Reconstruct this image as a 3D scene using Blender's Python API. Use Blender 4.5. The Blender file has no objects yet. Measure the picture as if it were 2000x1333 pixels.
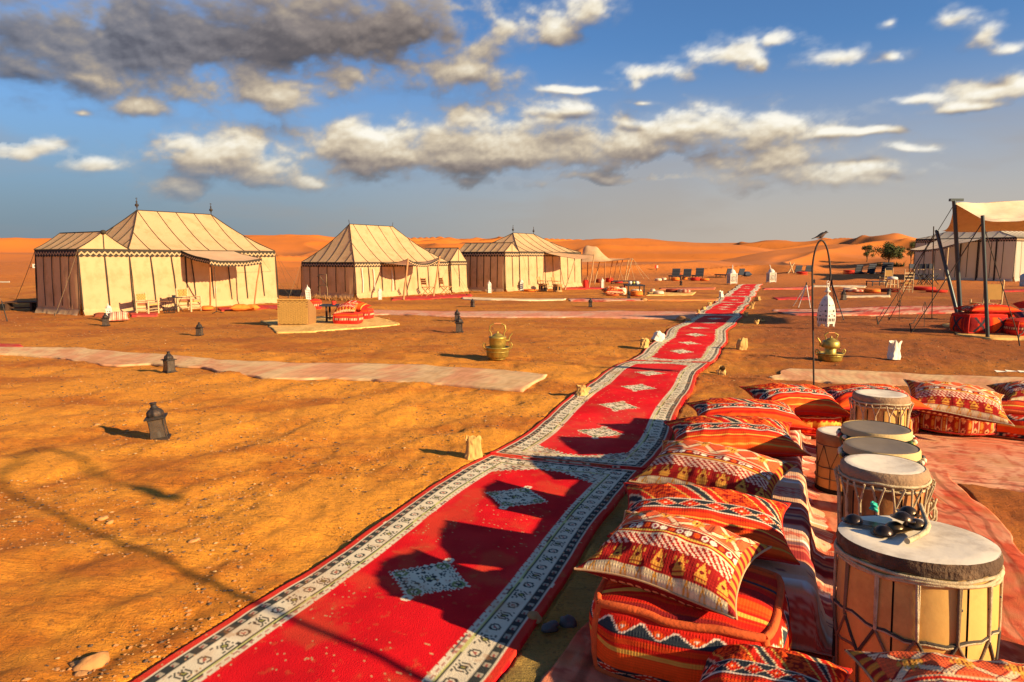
import bpy, math, random
import numpy as np
from mathutils import Vector, Matrix
random.seed(7)
rng = np.random.default_rng(11)
PI = math.pi
scene = bpy.context.scene
COL = scene.collection

# ------------------------------------------------------------------ camera
FPX, CX, CY, HZ, CAMZ = 1350.0, 1000.0, 666.5, 505.0, 1.7
PITCH = math.atan((CY - HZ) / FPX)
cam_d = bpy.data.cameras.new('camera')
cam_d.lens = FPX / 2000.0 * 36.0
cam_d.sensor_width = 36.0
cam_d.clip_start = 0.05
cam_d.clip_end = 9000.0
cam = bpy.data.objects.new('camera', cam_d)
cam.location = (0, 0, CAMZ)
cam.rotation_euler = (PI / 2 - PITCH, 0, 0)
COL.objects.link(cam)
scene.camera = cam

# ------------------------------------------------------------------ sun + exposure
SUN_EL = math.radians(20.5)
SUN_DIR = Vector((0.86, -0.51, 0)).normalized() * math.cos(SUN_EL) + Vector((0, 0, math.sin(SUN_EL)))
sun_d = bpy.data.lights.new('sun', 'SUN')
sun_d.energy = 5.0
sun_d.angle = math.radians(0.9)
sun_d.color = (1.0, 0.73, 0.40)
sun = bpy.data.objects.new('sun', sun_d)
sun.rotation_euler = SUN_DIR.to_track_quat('Z', 'Y').to_euler()
COL.objects.link(sun)
scene.view_settings.view_transform = 'Standard'
scene.view_settings.look = 'None'
EXPO = 1.15
scene.view_settings.exposure = EXPO
CLOUD_GAIN = 2.0 ** -EXPO
scene.view_settings.gamma = 1.0
scene.view_settings.use_curve_mapping = False
scene.cycles.max_bounces = 6
scene.cycles.diffuse_bounces = 3

# ------------------------------------------------------------------ sky (world)
def pix_azel(px, py):
    k = (CY - py) / FPX
    x = (px - CX) / FPX
    y = math.cos(PITCH) + k * math.sin(PITCH)
    z = -math.sin(PITCH) + k * math.cos(PITCH)
    return math.atan2(x, y), math.atan2(z, math.hypot(x, y))

world = bpy.data.worlds.new('World')
scene.world = world
world.use_nodes = True

class NT:
    """small helper round a node tree"""
    def __init__(s, tree): s.t = tree; s.n = tree.nodes; s.l = tree.links
    def new(s, typ, **kw):
        nd = s.n.new(typ)
        for k, v in kw.items(): setattr(nd, k, v)
        return nd
    def put(s, sock, v):
        if isinstance(v, bpy.types.NodeSocket): s.l.new(v, sock)
        elif v is not None: sock.default_value = v
    def math(s, op, a, b=None, c=None, clamp=False):
        nd = s.new('ShaderNodeMath', operation=op); nd.use_clamp = clamp
        s.put(nd.inputs[0], a)
        if b is not None: s.put(nd.inputs[1], b)
        if c is not None: s.put(nd.inputs[2], c)
        return nd.outputs[0]
    def vmath(s, op, a, b=None, c=None):
        nd = s.new('ShaderNodeVectorMath', operation=op)
        s.put(nd.inputs[0], a)
        if b is not None: s.put(nd.inputs[1], b)
        if c is not None: s.put(nd.inputs[2], c)
        return nd.outputs['Value'] if op in ('LENGTH', 'DOT_PRODUCT') else nd.outputs[0]
    def mix(s, fac, a, b, blend='MIX'):
        nd = s.new('ShaderNodeMix', data_type='RGBA', blend_type=blend)
        s.put(nd.inputs[0], fac); s.put(nd.inputs[6], a); s.put(nd.inputs[7], b)
        return nd.outputs[2]
    def noise(s, vec, scale, detail=4, rough=0.55, dist=0.0, dim='3D'):
        nd = s.new('ShaderNodeTexNoise', noise_dimensions=dim)
        s.put(nd.inputs['Vector'], vec)
        nd.inputs['Scale'].default_value = scale; nd.inputs['Detail'].default_value = detail
        nd.inputs['Roughness'].default_value = rough; nd.inputs['Distortion'].default_value = dist
        return nd
    def ramp(s, fac, stops, interp='LINEAR'):
        nd = s.new('ShaderNodeValToRGB'); nd.color_ramp.interpolation = interp
        el = nd.color_ramp.elements
        while len(el) < len(stops): el.new(0.5)
        for e, (p, c) in zip(el, stops):
            e.position = p; e.color = (*c, 1) if len(c) == 3 else c
        s.put(nd.inputs[0], fac)
        return nd.outputs[0]
    def smooth(s, v, a, b, lo=0.0, hi=1.0):
        nd = s.new('ShaderNodeMapRange', interpolation_type='SMOOTHSTEP')
        s.put(nd.inputs[0], v); nd.inputs[1].default_value = a; nd.inputs[2].default_value = b
        nd.inputs[3].default_value = lo; nd.inputs[4].default_value = hi
        return nd.outputs[0]

# cloud masses: centre and half size, read off the photo, kept as directions in the sky
CLOUDS = [
 (60,95,260,85,1.1),(300,90,260,95,1.0),(560,60,260,80,1.1),(760,55,170,72,1.0),(120,150,200,34,.8),(330,165,90,45,.6),
 (410,165,90,40,.55),(560,190,105,46,.8),(660,150,90,38,.7),(810,128,130,40,.85),(915,138,110,44,.8),(940,100,70,34,.6),(265,215,75,24,.7),(975,52,75,44,.75),
 (1080,60,45,34,.8),(1150,20,52,32,.9),(885,8,40,16,.7),
 (430,322,150,42,1.0),(350,285,70,34,.8),(470,288,70,36,.8),(190,332,75,24,.8),(45,296,100,28,.8),(122,219,24,10,.8),(540,320,60,26,.6),
 (760,298,150,56,1.05),(960,295,230,62,1.05),(1180,298,170,52,1.0),(1090,222,90,26,.7),(690,262,60,36,.8),(930,236,120,32,.6),
 (1380,258,210,44,.95),(1350,228,70,24,.6),(1500,325,130,46,.9),(1620,268,90,12,.7),(1640,335,150,28,.55),
 (1440,100,70,26,.8),(1500,125,50,18,.7),(1270,145,80,20,.8),(1245,168,34,18,.7),(1130,176,55,8,.8),(1620,112,55,20,.8),(1710,118,45,16,.7),
 (1728,48,34,16,.8),(1880,38,50,22,.8),(1925,75,34,28,.8),(1960,168,110,20,.9),(1900,202,60,11,.7),(1790,196,65,9,.8),(1705,262,70,8,.8),(1800,286,60,11,.8),
 (335,378,70,28,.7),(1560,348,200,26,.7),(1160,352,260,16,.6),(1265,200,40,8,.8),(1525,74,30,14,.7),(1980,105,50,14,.7),(640,352,60,16,.6),(1450,290,60,20,.6),
]
# END CLOUDS
w = NT(world.node_tree)
w.n.clear()
wout = w.new('ShaderNodeOutputWorld')
bg = w.new('ShaderNodeBackground')
tc = w.new('ShaderNodeTexCoord')
dirv = tc.outputs['Generated']
sp = w.new('ShaderNodeSeparateXYZ'); w.put(sp.inputs[0], dirv)
az = w.math('ARCTAN2', sp.outputs[0], sp.outputs[1])
hyp = w.math('SQRT', w.math('ADD', w.math('MULTIPLY', sp.outputs[0], sp.outputs[0]), w.math('MULTIPLY', sp.outputs[1], sp.outputs[1])))
elv = w.math('ARCTAN2', sp.outputs[2], hyp)
cmb = w.new('ShaderNodeCombineXYZ'); w.put(cmb.inputs[0], az); w.put(cmb.inputs[1], elv)
skyn = w.new('ShaderNodeTexSky', sky_type='NISHITA', sun_disc=False)
skyn.sun_elevation = SUN_EL
skyn.sun_rotation = math.atan2(SUN_DIR.x, SUN_DIR.y)
skyn.dust_density = 0.6; skyn.ozone_density = 2.2; skyn.air_density = 1.0
SKY_STRENGTH = 0.057
# deeper blue up high, a dusty grey-mauve veil down to the horizon
blue = w.mix(1.0, skyn.outputs[0], (0.54, 0.80, 1.10, 1), 'MULTIPLY')
veil_l, veil_r = (1.55, 1.98, 2.45, 1), (4.3, 3.65, 3.05, 1)
veil = w.mix(w.smooth(az, -0.62, 0.45), veil_l, veil_r)
vf = w.smooth(elv, 0.0, 0.29, 0.95, 0.0)
clear = w.mix(vf, blue, veil)
w.put(bg.inputs[0], clear)
bg.inputs[1].default_value = SKY_STRENGTH
w.l.new(bg.outputs[0], wout.inputs[0])
# ------------------------------------------------------------------ numeric noise
def _hash(ix, iy, seed):
    n = (ix.astype(np.int64) * 374761393 + iy.astype(np.int64) * 668265263 + seed * 1442695041) & 0xffffffff
    n = ((n ^ (n >> 13)) * 1274126177) & 0xffffffff
    return ((n ^ (n >> 16)) & 0xffffff) / float(0xffffff)
def vnoise(x, y, seed=0):
    x = np.asarray(x, float); y = np.asarray(y, float)
    ix = np.floor(x); iy = np.floor(y); fx = x - ix; fy = y - iy
    sx = fx * fx * fx * (fx * (fx * 6 - 15) + 10); sy = fy * fy * fy * (fy * (fy * 6 - 15) + 10)
    a = _hash(ix, iy, seed); b = _hash(ix + 1, iy, seed); c = _hash(ix, iy + 1, seed); d = _hash(ix + 1, iy + 1, seed)
    return (a + (b - a) * sx + (c - a) * sy + (a - b - c + d) * sx * sy) * 2 - 1
def fbm(x, y, seed=0, octv=4, gain=0.5):
    s = 0; a = 1; t = 0
    for i in range(octv):
        s = s + a * vnoise(x * 2 ** i + 17.3 * i, y * 2 ** i - 9.1 * i, seed + i); t += a; a *= gain
    return s / t
def sstep(x, a, b):
    t = np.clip((x - a) / (b - a), 0, 1); return t * t * (3 - 2 * t)

# ------------------------------------------------------------------ terrain heights
def smooth_z(x, y):
    """broad lie of the camp ground"""
    x = np.asarray(x, float); y = np.asarray(y, float)
    r = np.hypot(x, y)
    z = 0.035 * fbm(x / 2.3, y / 2.3, 3, 2) * sstep(r, 1.0, 5.0)
    return z
def dune_z(x, y):
    x = np.asarray(x, float); y = np.asarray(y, float)
    r = np.hypot(x, y); az = np.arctan2(x, y)
    start = 52 - 22 * sstep(-az, 0.30, 0.55) + 10 * sstep(az, 0.35, 0.6)
    env = sstep(r, start, start + 190)
    near = sstep(r, start, start + 22)
    wx = x + 24 * fbm(x / 70, y / 70, 21, 3); wy = y + 24 * fbm(x / 70, y / 70, 22, 3)
    a, b = (wx * 0.80 + wy * 0.42), (-wx * 0.42 + wy * 0.9)
    soft = .03 + .16 * sstep(r, 120, 380)
    rid = lambda n, p: np.clip(1 - np.sqrt(n * n + soft ** 2), 0, 1) ** p
    r1 = rid(vnoise(a / 75, b / 48, 31), 1.8)
    r2 = rid(vnoise(a / 34 + 5, b / 20, 32), 1.6)
    r3 = (1 - np.abs(vnoise(a / 13 + 9, b / 8.5, 33))) ** 1.6
    big = 0.0245 * np.clip(r - start, 0, 420)
    far_ = 1 - .8 * sstep(r, 230, 420)
    z = env * (6.4 * r1 + 5.8 * (r2 * far_ + .35 * (1 - far_)) - 5.6) + near * (1.0 * r3 - 0.35) * (1 - .7 * env) + big * (0.58 + 0.30 * r1) + env * .45 * r3 * far_
    z = z * (1 - .30 * sstep(-az, .35, .62))
    # the two large smooth dunes right of the middle
    def hill(px, Y, h, sx, sy, rot):
        X = (px - 1000) / FPX * Y
        dx, dy = x - X, y - Y
        c, s_ = math.cos(rot), math.sin(rot)
        q = np.sqrt(((dx * c + dy * s_) / sx) ** 2 + ((-dx * s_ + dy * c) / sy) ** 2)
        return h * np.clip(1 - q, 0, None) ** 1.25
    z = z + hill(1655, 104, 2.3, 26, 22, -0.35) + hill(1735, 190, 6.2, 46, 48, -0.2) + hill(1560, 230, 3.0, 60, 40, 0.1)
    return np.maximum(z, 0) * near
def terrain(x, y):
    return smooth_z(x, y) + dune_z(x, y)

def ray(px, py):
    k = (CY - py) / FPX
    return np.array([(px - CX) / FPX, math.cos(PITCH) + k * math.sin(PITCH), -math.sin(PITCH) + k * math.cos(PITCH)])
def at(px, py, z=None):
    """photo pixel -> point on the level z (None: on the camp ground)"""
    d = ray(px, py)
    zz = 0.0 if z is None else z
    for _ in range(4):
        t = (zz - CAMZ) / d[2]
        p = (d[0] * t, d[1] * t, zz)
        if z is None: zz = float(smooth_z(p[0], p[1]))
        else: break
    return Vector(p)
def atY(px, py, Y):
    d = ray(px, py); t = Y / d[1]
    return Vector((d[0] * t, Y, CAMZ + d[2] * t))
def on_dune(px, py):
    d = ray(px, py)
    t = np.linspace(20, 900, 6000)
    x, y, z = d[0] * t, d[1] * t, CAMZ + d[2] * t
    hit = np.nonzero(z < terrain(x, y))[0]
    i = hit[0] if len(hit) else 1500
    return Vector((x[i], y[i], float(terrain(x[i], y[i]))))
def gz(x, y): return float(smooth_z(x, y))

# ------------------------------------------------------------------ meshes
def fast_mesh(name, co, faces, mats, parent=None, col=None, smooth=True, mi=None, link=True):
    """co (n,3); faces (m,4) or (m,3) int array, or a list of mixed tuples"""
    me = bpy.data.meshes.new(name)
    co = np.asarray(co, dtype=np.float32).reshape(-1, 3)
    if isinstance(faces, np.ndarray):
        m, k = faces.shape
        me.vertices.add(len(co)); me.vertices.foreach_set('co', co.ravel())
        me.loops.add(m * k); me.loops.foreach_set('vertex_index', faces.astype(np.int32).ravel())
        me.polygons.add(m); me.polygons.foreach_set('loop_start', np.arange(0, m * k, k, dtype=np.int32))
        me.update(calc_edges=True)
    else:
        me.from_pydata([tuple(map(float, c)) for c in co], [], faces); me.update()
    if mi is not None: me.polygons.foreach_set('material_index', np.asarray(mi, dtype=np.int32))
    if isinstance(smooth, bool):
        me.polygons.foreach_set('use_smooth', np.full(len(me.polygons), smooth))
    else:
        me.polygons.foreach_set('use_smooth', np.asarray(smooth, dtype=bool))
    if col is not None:
        at_ = me.color_attributes.new('Col', 'FLOAT_COLOR', 'POINT')
        c4 = np.ones((len(co), 4), dtype=np.float32); c4[:, :3] = np.asarray(col).reshape(-1, 3)
        at_.data.foreach_set('color', c4.ravel())
    for m_ in (mats if isinstance(mats, (list, tuple)) else [mats]): me.materials.append(m_)
    o = bpy.data.objects.new(name, me)
    if link: COL.objects.link(o)
    if parent is not None: o.parent = parent
    return o
def grid_faces(n, m, wrap_n=False, wrap_m=False, off=0, flip=False):
    i = np.arange(n if wrap_n else n - 1); j = np.arange(m if wrap_m else m - 1)
    I, J = np.meshgrid(i, j, indexing='ij'); I2 = (I + 1) % n; J2 = (J + 1) % m
    f = np.stack([I * m + J, I2 * m + J, I2 * m + J2, I * m + J2], -1).reshape(-1, 4) + off
    return f[:, ::-1].copy() if flip else f

class MB:
    """collects shapes; build() links them as ONE mesh object"""
    def __init__(s): s.v = []; s.f = []; s.mi = []; s.sm = []; s.n = 0
    def add(s, vs, fs, mi=0, sm=False):
        o = s.n
        s.v.extend([tuple(map(float, p)) for p in vs]); s.n += len(vs)
        for f in fs:
            s.f.append(tuple(int(i) + o for i in f)); s.mi.append(mi); s.sm.append(sm)
        return s
    def box(s, c, d, rz=0.0, M=None, mi=0, taper=1.0):
        c = Vector(c); R = M if M is not None else Matrix.Rotation(rz, 3, 'Z')
        vs = []
        for z in (-.5, .5):
            k = taper if z > 0 else 1
            for x, y in ((-.5, -.5), (.5, -.5), (.5, .5), (-.5, .5)):
                vs.append(c + R @ Vector((x * d[0] * k, y * d[1] * k, z * d[2])))
        s.add(vs, [(3, 2, 1, 0), (4, 5, 6, 7), (0, 1, 5, 4), (1, 2, 6, 5), (2, 3, 7, 6), (3, 0, 4, 7)], mi)
        return s
    def tube(s, pts, r, n=6, mi=0, cap=True, sm=True, sx=1.0):
        pts = [Vector(p) for p in pts]; k = len(pts)
        rs = r if isinstance(r, (list, tuple)) else [r] * k
        vs = []; prev = None
        for i, p in enumerate(pts):
            t = (pts[min(i + 1, k - 1)] - pts[max(i - 1, 0)]).normalized()
            if prev is None:
                a = Vector((0, 0, 1)) if abs(t.z) < .9 else Vector((1, 0, 0))
                u = t.cross(a).normalized()
            else:
                u = (prev - t * prev.dot(t)).normalized()
            prev = u; v = t.cross(u)
            for j in range(n):
                an = 2 * PI * j / n
                vs.append(p + (u * math.cos(an) * sx + v * math.sin(an)) * rs[i])
        fs = [(i * n + j, i * n + (j + 1) % n, (i + 1) * n + (j + 1) % n, (i + 1) * n + j) for i in range(k - 1) for j in range(n)]
        s.add(vs, fs, mi, sm)
        if cap:
            s.add(vs[:n], [tuple(range(n - 1, -1, -1))], mi); s.add(vs[-n:], [tuple(range(n))], mi)
        return s
    def lathe(s, prof, n=16, c=(0, 0, 0), mi=0, sm=True, M=None, rib=0.0, ribn=8, cap=True, rot=0.0):
        c = Vector(c); vs = []
        for r, z in prof:
            for j in range(n):
                an = 2 * PI * j / n + rot
                rr = r * (1 + rib * math.cos(an * ribn))
                p = Vector((rr * math.cos(an), rr * math.sin(an), z))
                vs.append(c + (M @ p if M is not None else p))
        k = len(prof)
        fs = [(i * n + j, i * n + (j + 1) % n, (i + 1) * n + (j + 1) % n, (i + 1) * n + j) for i in range(k - 1) for j in range(n)]
        s.add(vs, fs, mi, sm)
        if cap:
            if prof[0][0] > 1e-4: s.add(vs[:n], [tuple(range(n - 1, -1, -1))], mi)
            if prof[-1][0] > 1e-4: s.add(vs[-n:], [tuple(range(n))], mi)
        return s
    def quad(s, a, b, c, d, mi=0, sm=False): return s.add([a, b, c, d], [(0, 1, 2, 3)], mi, sm)
    def grid(s, P, mi=0, sm=True, flip=False, wrap_m=False):
        P = np.asarray(P); n, m = P.shape[:2]
        s.add(P.reshape(-1, 3), grid_faces(n, m, False, wrap_m, 0, flip), mi, sm); return s
    def build(s, name, mats, parent=None):
        return fast_mesh(name, np.array(s.v, dtype=np.float32), s.f, mats, parent, smooth=s.sm, mi=s.mi)

def tag(o, label=None, cat=None, group=None, kind=None):
    if label: o['label'] = label
    if cat: o['category'] = cat
    if group: o['group'] = group
    if kind: o['kind'] = kind
    return o
def thing(name, label, cat, loc=(0, 0, 0), rz=0.0, group=None):
    o = bpy.data.objects.new(name, None); o.empty_display_size = 0.2
    COL.objects.link(o); o.location = loc; o.rotation_euler = (0, 0, rz)
    return tag(o, label, cat, group)
def dup(root, loc, rz=0.0, label=None, scale=1.0, group=None, rot=None):
    def cp(o, par):
        c = o.copy(); COL.objects.link(c)
        if par is not None: c.parent = par
        for ch in list(o.children): cp(ch, c)
        return c
    r = cp(root, None)
    r.location = loc; r.rotation_euler = rot if rot is not None else (0, 0, rz); r.scale = (scale,) * 3 if not isinstance(scale, tuple) else scale
    if label: r['label'] = label
    if group: r['group'] = group
    return r
def w2l(root_loc, rz, p):
    d = Vector(p) - Vector(root_loc); c, s_ = math.cos(-rz), math.sin(-rz)
    return Vector((d.x * c - d.y * s_, d.x * s_ + d.y * c, d.z))

# ------------------------------------------------------------------ materials
MATS = {}
def pmat(name, base=(.5, .5, .5), rough=.85, metal=0.0, var=.18, vscale=6.0, bump=.25, bscale=60.0, bdist=.01, attr=False,
         dirt=None, dirt_amt=.0, sheen=0.0, weave=0.0, alpha=1.0, trans=0.0, subs=0.0, spec=.3, detail=5):
    if name in MATS: return MATS[name]
    m = bpy.data.materials.new(name); m.use_nodes = True; MATS[name] = m
    t = NT(m.node_tree); b = m.node_tree.nodes['Principled BSDF']
    tcn = t.new('ShaderNodeTexCoord'); v = tcn.outputs['Object']
    if attr:
        a = t.new('ShaderNodeAttribute', attribute_name='Col'); c = a.outputs['Color']
    else:
        c = t.new('ShaderNodeRGB'); c.outputs[0].default_value = (*base, 1); c = c.outputs[0]
    n1 = t.noise(v, vscale, detail, .6)
    k = t.math('MULTIPLY_ADD', n1.outputs[0], 2 * var, 1 - var)
    sc = t.new('ShaderNodeVectorMath', operation='SCALE'); t.put(sc.inputs[0], c); t.put(sc.inputs['Scale'], k); c = sc.outputs[0]
    if dirt is not None:
        n2 = t.noise(v, vscale * .6 + 1.3, 6, .65)
        f = t.smooth(n2.outputs[0], .45, .68, 0, dirt_amt)
        c = t.mix(f, c, (*dirt, 1))
    t.put(b.inputs['Base Color'], c)
    b.inputs['Roughness'].default_value = rough; b.inputs['Metallic'].default_value = metal
    b.inputs['Specular IOR Level'].default_value = spec
    if trans: b.inputs['Transmission Weight'].default_value = trans
    if alpha < 1: b.inputs['Alpha'].default_value = alpha
    if sheen: b.inputs['Sheen Weight'].default_value = sheen; b.inputs['Sheen Roughness'].default_value = .5
    if bump:
        bn = t.new('ShaderNodeBump'); bn.inputs['Strength'].default_value = bump; bn.inputs['Distance'].default_value = bdist
        hn = t.noise(v, bscale, 4, .6).outputs[0]
        if weave:
            wv = t.new('ShaderNodeTexWave', wave_type='BANDS', bands_direction='X'); wv.inputs['Scale'].default_value = weave; t.put(wv.inputs['Vector'], v)
            wv2 = t.new('ShaderNodeTexWave', wave_type='BANDS', bands_direction='Y'); wv2.inputs['Scale'].default_value = weave; t.put(wv2.inputs['Vector'], v)
            hn = t.math('ADD', hn, t.math('MULTIPLY', t.math('MULTIPLY', wv.outputs[1], wv2.outputs[1]), .6))
        t.put(bn.inputs['Height'], hn); t.put(b.inputs['Normal'], bn.outputs[0])
    return m

CANVAS = pmat('cream_canvas', (.74, .50, .27), .9, var=.10, vscale=1.6, bump=.25, bscale=22, dirt=(.36, .20, .06), dirt_amt=.30)
CANVAS_P = pmat('pale_canvas', (.68, .50, .32), .9, var=.10, vscale=1.2, bump=.3, bscale=14, dirt=(.5, .34, .16), dirt_amt=.25)
CANVAS_W = pmat('white_canvas', (.60, .54, .44), .9, var=.08, vscale=1.2, bump=.25, bscale=12)
def thin_cloth(m, f):
    """let some of the sun through the cloth, as real canvas does"""
    t = NT(m.node_tree); b = m.node_tree.nodes['Principled BSDF']; out = m.node_tree.nodes['Material Output']
    tr = t.new('ShaderNodeBsdfTranslucent'); mx = t.new('ShaderNodeMixShader'); mx.inputs[0].default_value = f
    t.put(tr.inputs[0], b.inputs['Base Color'].links[0].from_socket)
    t.l.new(b.outputs[0], mx.inputs[1]); t.l.new(tr.outputs[0], mx.inputs[2]); t.l.new(mx.outputs[0], out.inputs['Surface'])
for m_ in (CANVAS, CANVAS_P, CANVAS_W): thin_cloth(m_, .40)
TAPE = pmat('dark_tape', (.035, .028, .02), .8, var=.2, bump=.1)
ROPE = pmat('rope', (.20, .14, .08), .95, var=.25, vscale=30, bump=.5, bscale=140)
ROPE_L = pmat('pale_rope', (.52, .42, .26), .95, var=.25, vscale=40, bump=.6, bscale=220, dirt=(.2, .1, .04), dirt_amt=.5)
ROPE_D = pmat('dark_rope', (.06, .05, .04), .95, var=.25, vscale=30, bump=.4)
WOOD = pmat('tent_pole_wood', (.42, .19, .075), .75, var=.3, vscale=9, bump=.3, bscale=40)
WOOD_L = pmat('pale_wood', (.50, .36, .19), .7, var=.2, vscale=9, bump=.3, bscale=50, dirt=(.3, .15, .05), dirt_amt=.3)
STRAW = pmat('straw', (.50, .29, .075), .85, var=.4, vscale=25, bump=.6, bscale=90, bdist=.02)
IRON = pmat('black_iron', (.030, .027, .026), .55, metal=.3, var=.35, vscale=14, bump=.3, bscale=70, dirt=(.16, .07, .03), dirt_amt=.35)
STEEL = pmat('grey_pole', (.06, .075, .08), .4, metal=.6, var=.2, bump=.05)
WHITE = pmat('white_paint', (.60, .58, .52), .6, var=.12, vscale=9, bump=.2, dirt=(.45, .28, .12), dirt_amt=.4)
PAPER = pmat('paper_white', (.66, .62, .52), .85, var=.1, bump=.2, bscale=30)
PAPER_T = pmat('paper_tan', (.50, .31, .10), .85, var=.2, vscale=12, bump=.25, bscale=30)
BRASS = pmat('aged_brass', (.42, .30, .06), .42, metal=.6, var=.35, vscale=9, bump=.25, bscale=35, dirt=(.10, .07, .02), dirt_amt=.55, spec=.5)
GLASS = pmat('smoky_glass', (.075, .058, .045), .25, var=.5, vscale=7, bump=.0, alpha=.82, spec=.6)
DARK_FILL = pmat('dark_fill', (.015, .012, .01), .95, var=.1, bump=0)  # near-black; stands in for inner shade on cutouts, openings and peg holes
NAVY = pmat('navy_cloth', (.022, .028, .045), .8, var=.2, bump=.2)
REDC = pmat('red_cloth', (.52, .030, .018), .9, var=.2, bump=.3)
ORANGEC = pmat('orange_cloth', (.68, .20, .035), .9, var=.2, bump=.3)
TEXTILE = pmat('woven_textile', attr=True, rough=.92, var=.20, vscale=14, bump=.45, bscale=240, bdist=.004, weave=26, spec=.12)
RUGM = pmat('rug_pile', attr=True, rough=.95, var=.18, vscale=5, bump=.6, bscale=150, bdist=.006, spec=.1)
STONE = pmat('stone', (.42, .20, .07), .9, var=.35, vscale=12, bump=.5, bscale=40)
# ------------------------------------------------------------------ clouds: sheets of the sky dome, built only where there is cloud
def worley(x, y, seed):
    ix = np.floor(x); iy = np.floor(y); best = np.full(x.shape, 9.0)
    for dx in (-1, 0, 1):
        for dy in (-1, 0, 1):
            jx, jy = ix + dx, iy + dy
            px_ = jx + _hash(jx, jy, seed); py_ = jy + _hash(jx, jy, seed + 77)
            best = np.minimum(best, (x - px_) ** 2 + (y - py_) ** 2)
    return np.sqrt(best)
def cloud_field(az, el):
    """thickness of cloud in a direction (radians): the broad mass and the puffed mass"""
    wx = fbm(az * 9, el * 13, 201, 3); wy = fbm(az * 9 + 30, el * 13, 203, 3)
    a, e = az + .030 * wx, el + .013 * wy
    acc = np.full(az.shape, -3.0)
    for (cx_, cy_, rx_, ry_, wt_) in CLOUDS:
        a0, e0 = pix_azel(cx_, cy_)
        ra = 1.08 * rx_ / FPX * math.cos(a0) ** 2; re = 1.06 * ry_ / FPX * math.cos(a0)
        de = (e - e0) / re
        de = np.where(de < 0, de * 1.3, de)              # flat bases, piled tops
        q = np.sqrt(((a - a0) / ra) ** 2 + de ** 2)
        acc = np.logaddexp(acc * 9, ((.35 + .65 * wt_) * (1 - .72 * q)) * 9) / 9
    outm = np.maximum(sstep(np.abs(az), .66, .8), sstep(el, .38, .5))
    gen = outm * (fbm(az * 2.2, el * 6, 205, 3) * 1.9 - .15)
    acc = np.maximum(acc, np.where(outm > 0, gen, -3))
    f = fbm(a * 15, el * 26, 207, 6, .58)
    wl = 0; am = .55; sc = 15.0
    for i in range(5):
        bx, by = az + .004 * wx, el + .003 * wy
        wl = wl + am * (.50 - worley(bx * sc + 3 * i, by * sc * 1.5, 211 + i)); am *= .56; sc *= 2.05
    return acc, acc + .50 * f + .62 * wl, .5 * f + wl
def cloud_light(az, el):
    acc, D, F = cloud_field(az, el)
    acc1, D1, F1 = cloud_field(az + .003, el + .007)
    acc3, D3, _ = cloud_field(az + .010, el + .034)
    pile = np.clip(acc3 - acc, -.6, .9)                    # > 0 underneath a mass, < 0 on its top
    rel = (D - D1)
    lit = .56 + .46 * rel - .50 * pile - .10 * np.clip(D3 - .3, 0, 1) - .12 * sstep(acc, .5, 1.0)
    bank = sstep(el + .10 * np.abs(az), .262, .315) * (1 - sstep(az, -.12, .0))
    lit = lit * (1 - .22 * bank) - .20 * bank * sstep(D, .35, .75)
    lit = lit + .10 * F - .10 * fbm(az * 6, el * 9, 231, 3)
    al = np.maximum(sstep(D, .18, .62) * (.40 + .60 * sstep(D, .3, .8)), .15 * sstep(D, -.05, .35) * sstep(fbm(az * 40, el * 70, 241, 4), -.2, .4))
    strat = sstep(fbm(az * 4.5, el * 17, 243, 5), -.05, .45) * sstep(el, .01, .05) * (1 - sstep(el, .13, .20))
    al = al * (1 - (1 - sstep(el, .03, .135)) * .72)
    lit = np.where(al < .3 * strat, .50, lit); al = np.maximum(al, .30 * strat)
    return np.clip(lit, 0, 1), al
CL_RAMP = [(0.0, (.09, .085, .095)), (.20, (.15, .13, .13)), (.38, (.28, .235, .215)), (.55, (.44, .37, .30)), (.70, (.66, .56, .42)), (.86, (.88, .80, .64)), (1.0, (1.0, .96, .85))]
def cloud_rgb(lit, az):
    c = np.stack([np.interp(lit, [p for p, _ in CL_RAMP], [q[i] for _, q in CL_RAMP]) for i in range(3)], -1)
    k = sstep(-az, .15, .6)[..., None] * (1 - sstep(lit, .3, .6))[..., None]
    return c * (1 - k) + c * np.array((.78, .98, 1.30)) * k
# BUILD
cm = bpy.data.materials.new('cloud'); cm.use_nodes = True
t_ = NT(cm.node_tree); t_.n.clear()
o_ = t_.new('ShaderNodeOutputMaterial'); e_ = t_.new('ShaderNodeEmission'); tr_ = t_.new('ShaderNodeBsdfTransparent'); mx_ = t_.new('ShaderNodeMixShader')
a_ = t_.new('ShaderNodeAttribute', attribute_name='Col')
t_.put(e_.inputs[0], a_.outputs['Color']); e_.inputs[1].default_value = CLOUD_GAIN
t_.put(mx_.inputs[0], a_.outputs['Alpha']); t_.l.new(tr_.outputs[0], mx_.inputs[1]); t_.l.new(e_.outputs[0], mx_.inputs[2]); t_.l.new(mx_.outputs[0], o_.inputs[0])
cm.cycles.emission_sampling = 'NONE'
def cloud_sheet(name, azs, els):
    A, E = np.meshgrid(azs, els, indexing='ij')
    lit, al = cloud_light(A, E); c = cloud_rgb(lit, A)
    R = 4200.0
    P = np.stack([R * np.sin(A) * np.cos(E), R * np.cos(A) * np.cos(E), R * np.sin(E)], -1).reshape(-1, 3)
    f = grid_faces(len(azs), len(els)); alf = al.reshape(-1)
    f = f[alf[f].max(1) > .004]
    use = np.unique(f); rem = np.full(len(P), -1); rem[use] = np.arange(len(use))
    o = fast_mesh(name, P[use], rem[f], cm)
    at_ = o.data.color_attributes.new('Col', 'FLOAT_COLOR', 'POINT')
    at_.data.foreach_set('color', np.concatenate([c.reshape(-1, 3)[use], alf[use, None]], 1).astype(np.float32).ravel())
    return tag(o, kind='structure')
D2R = math.radians
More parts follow.
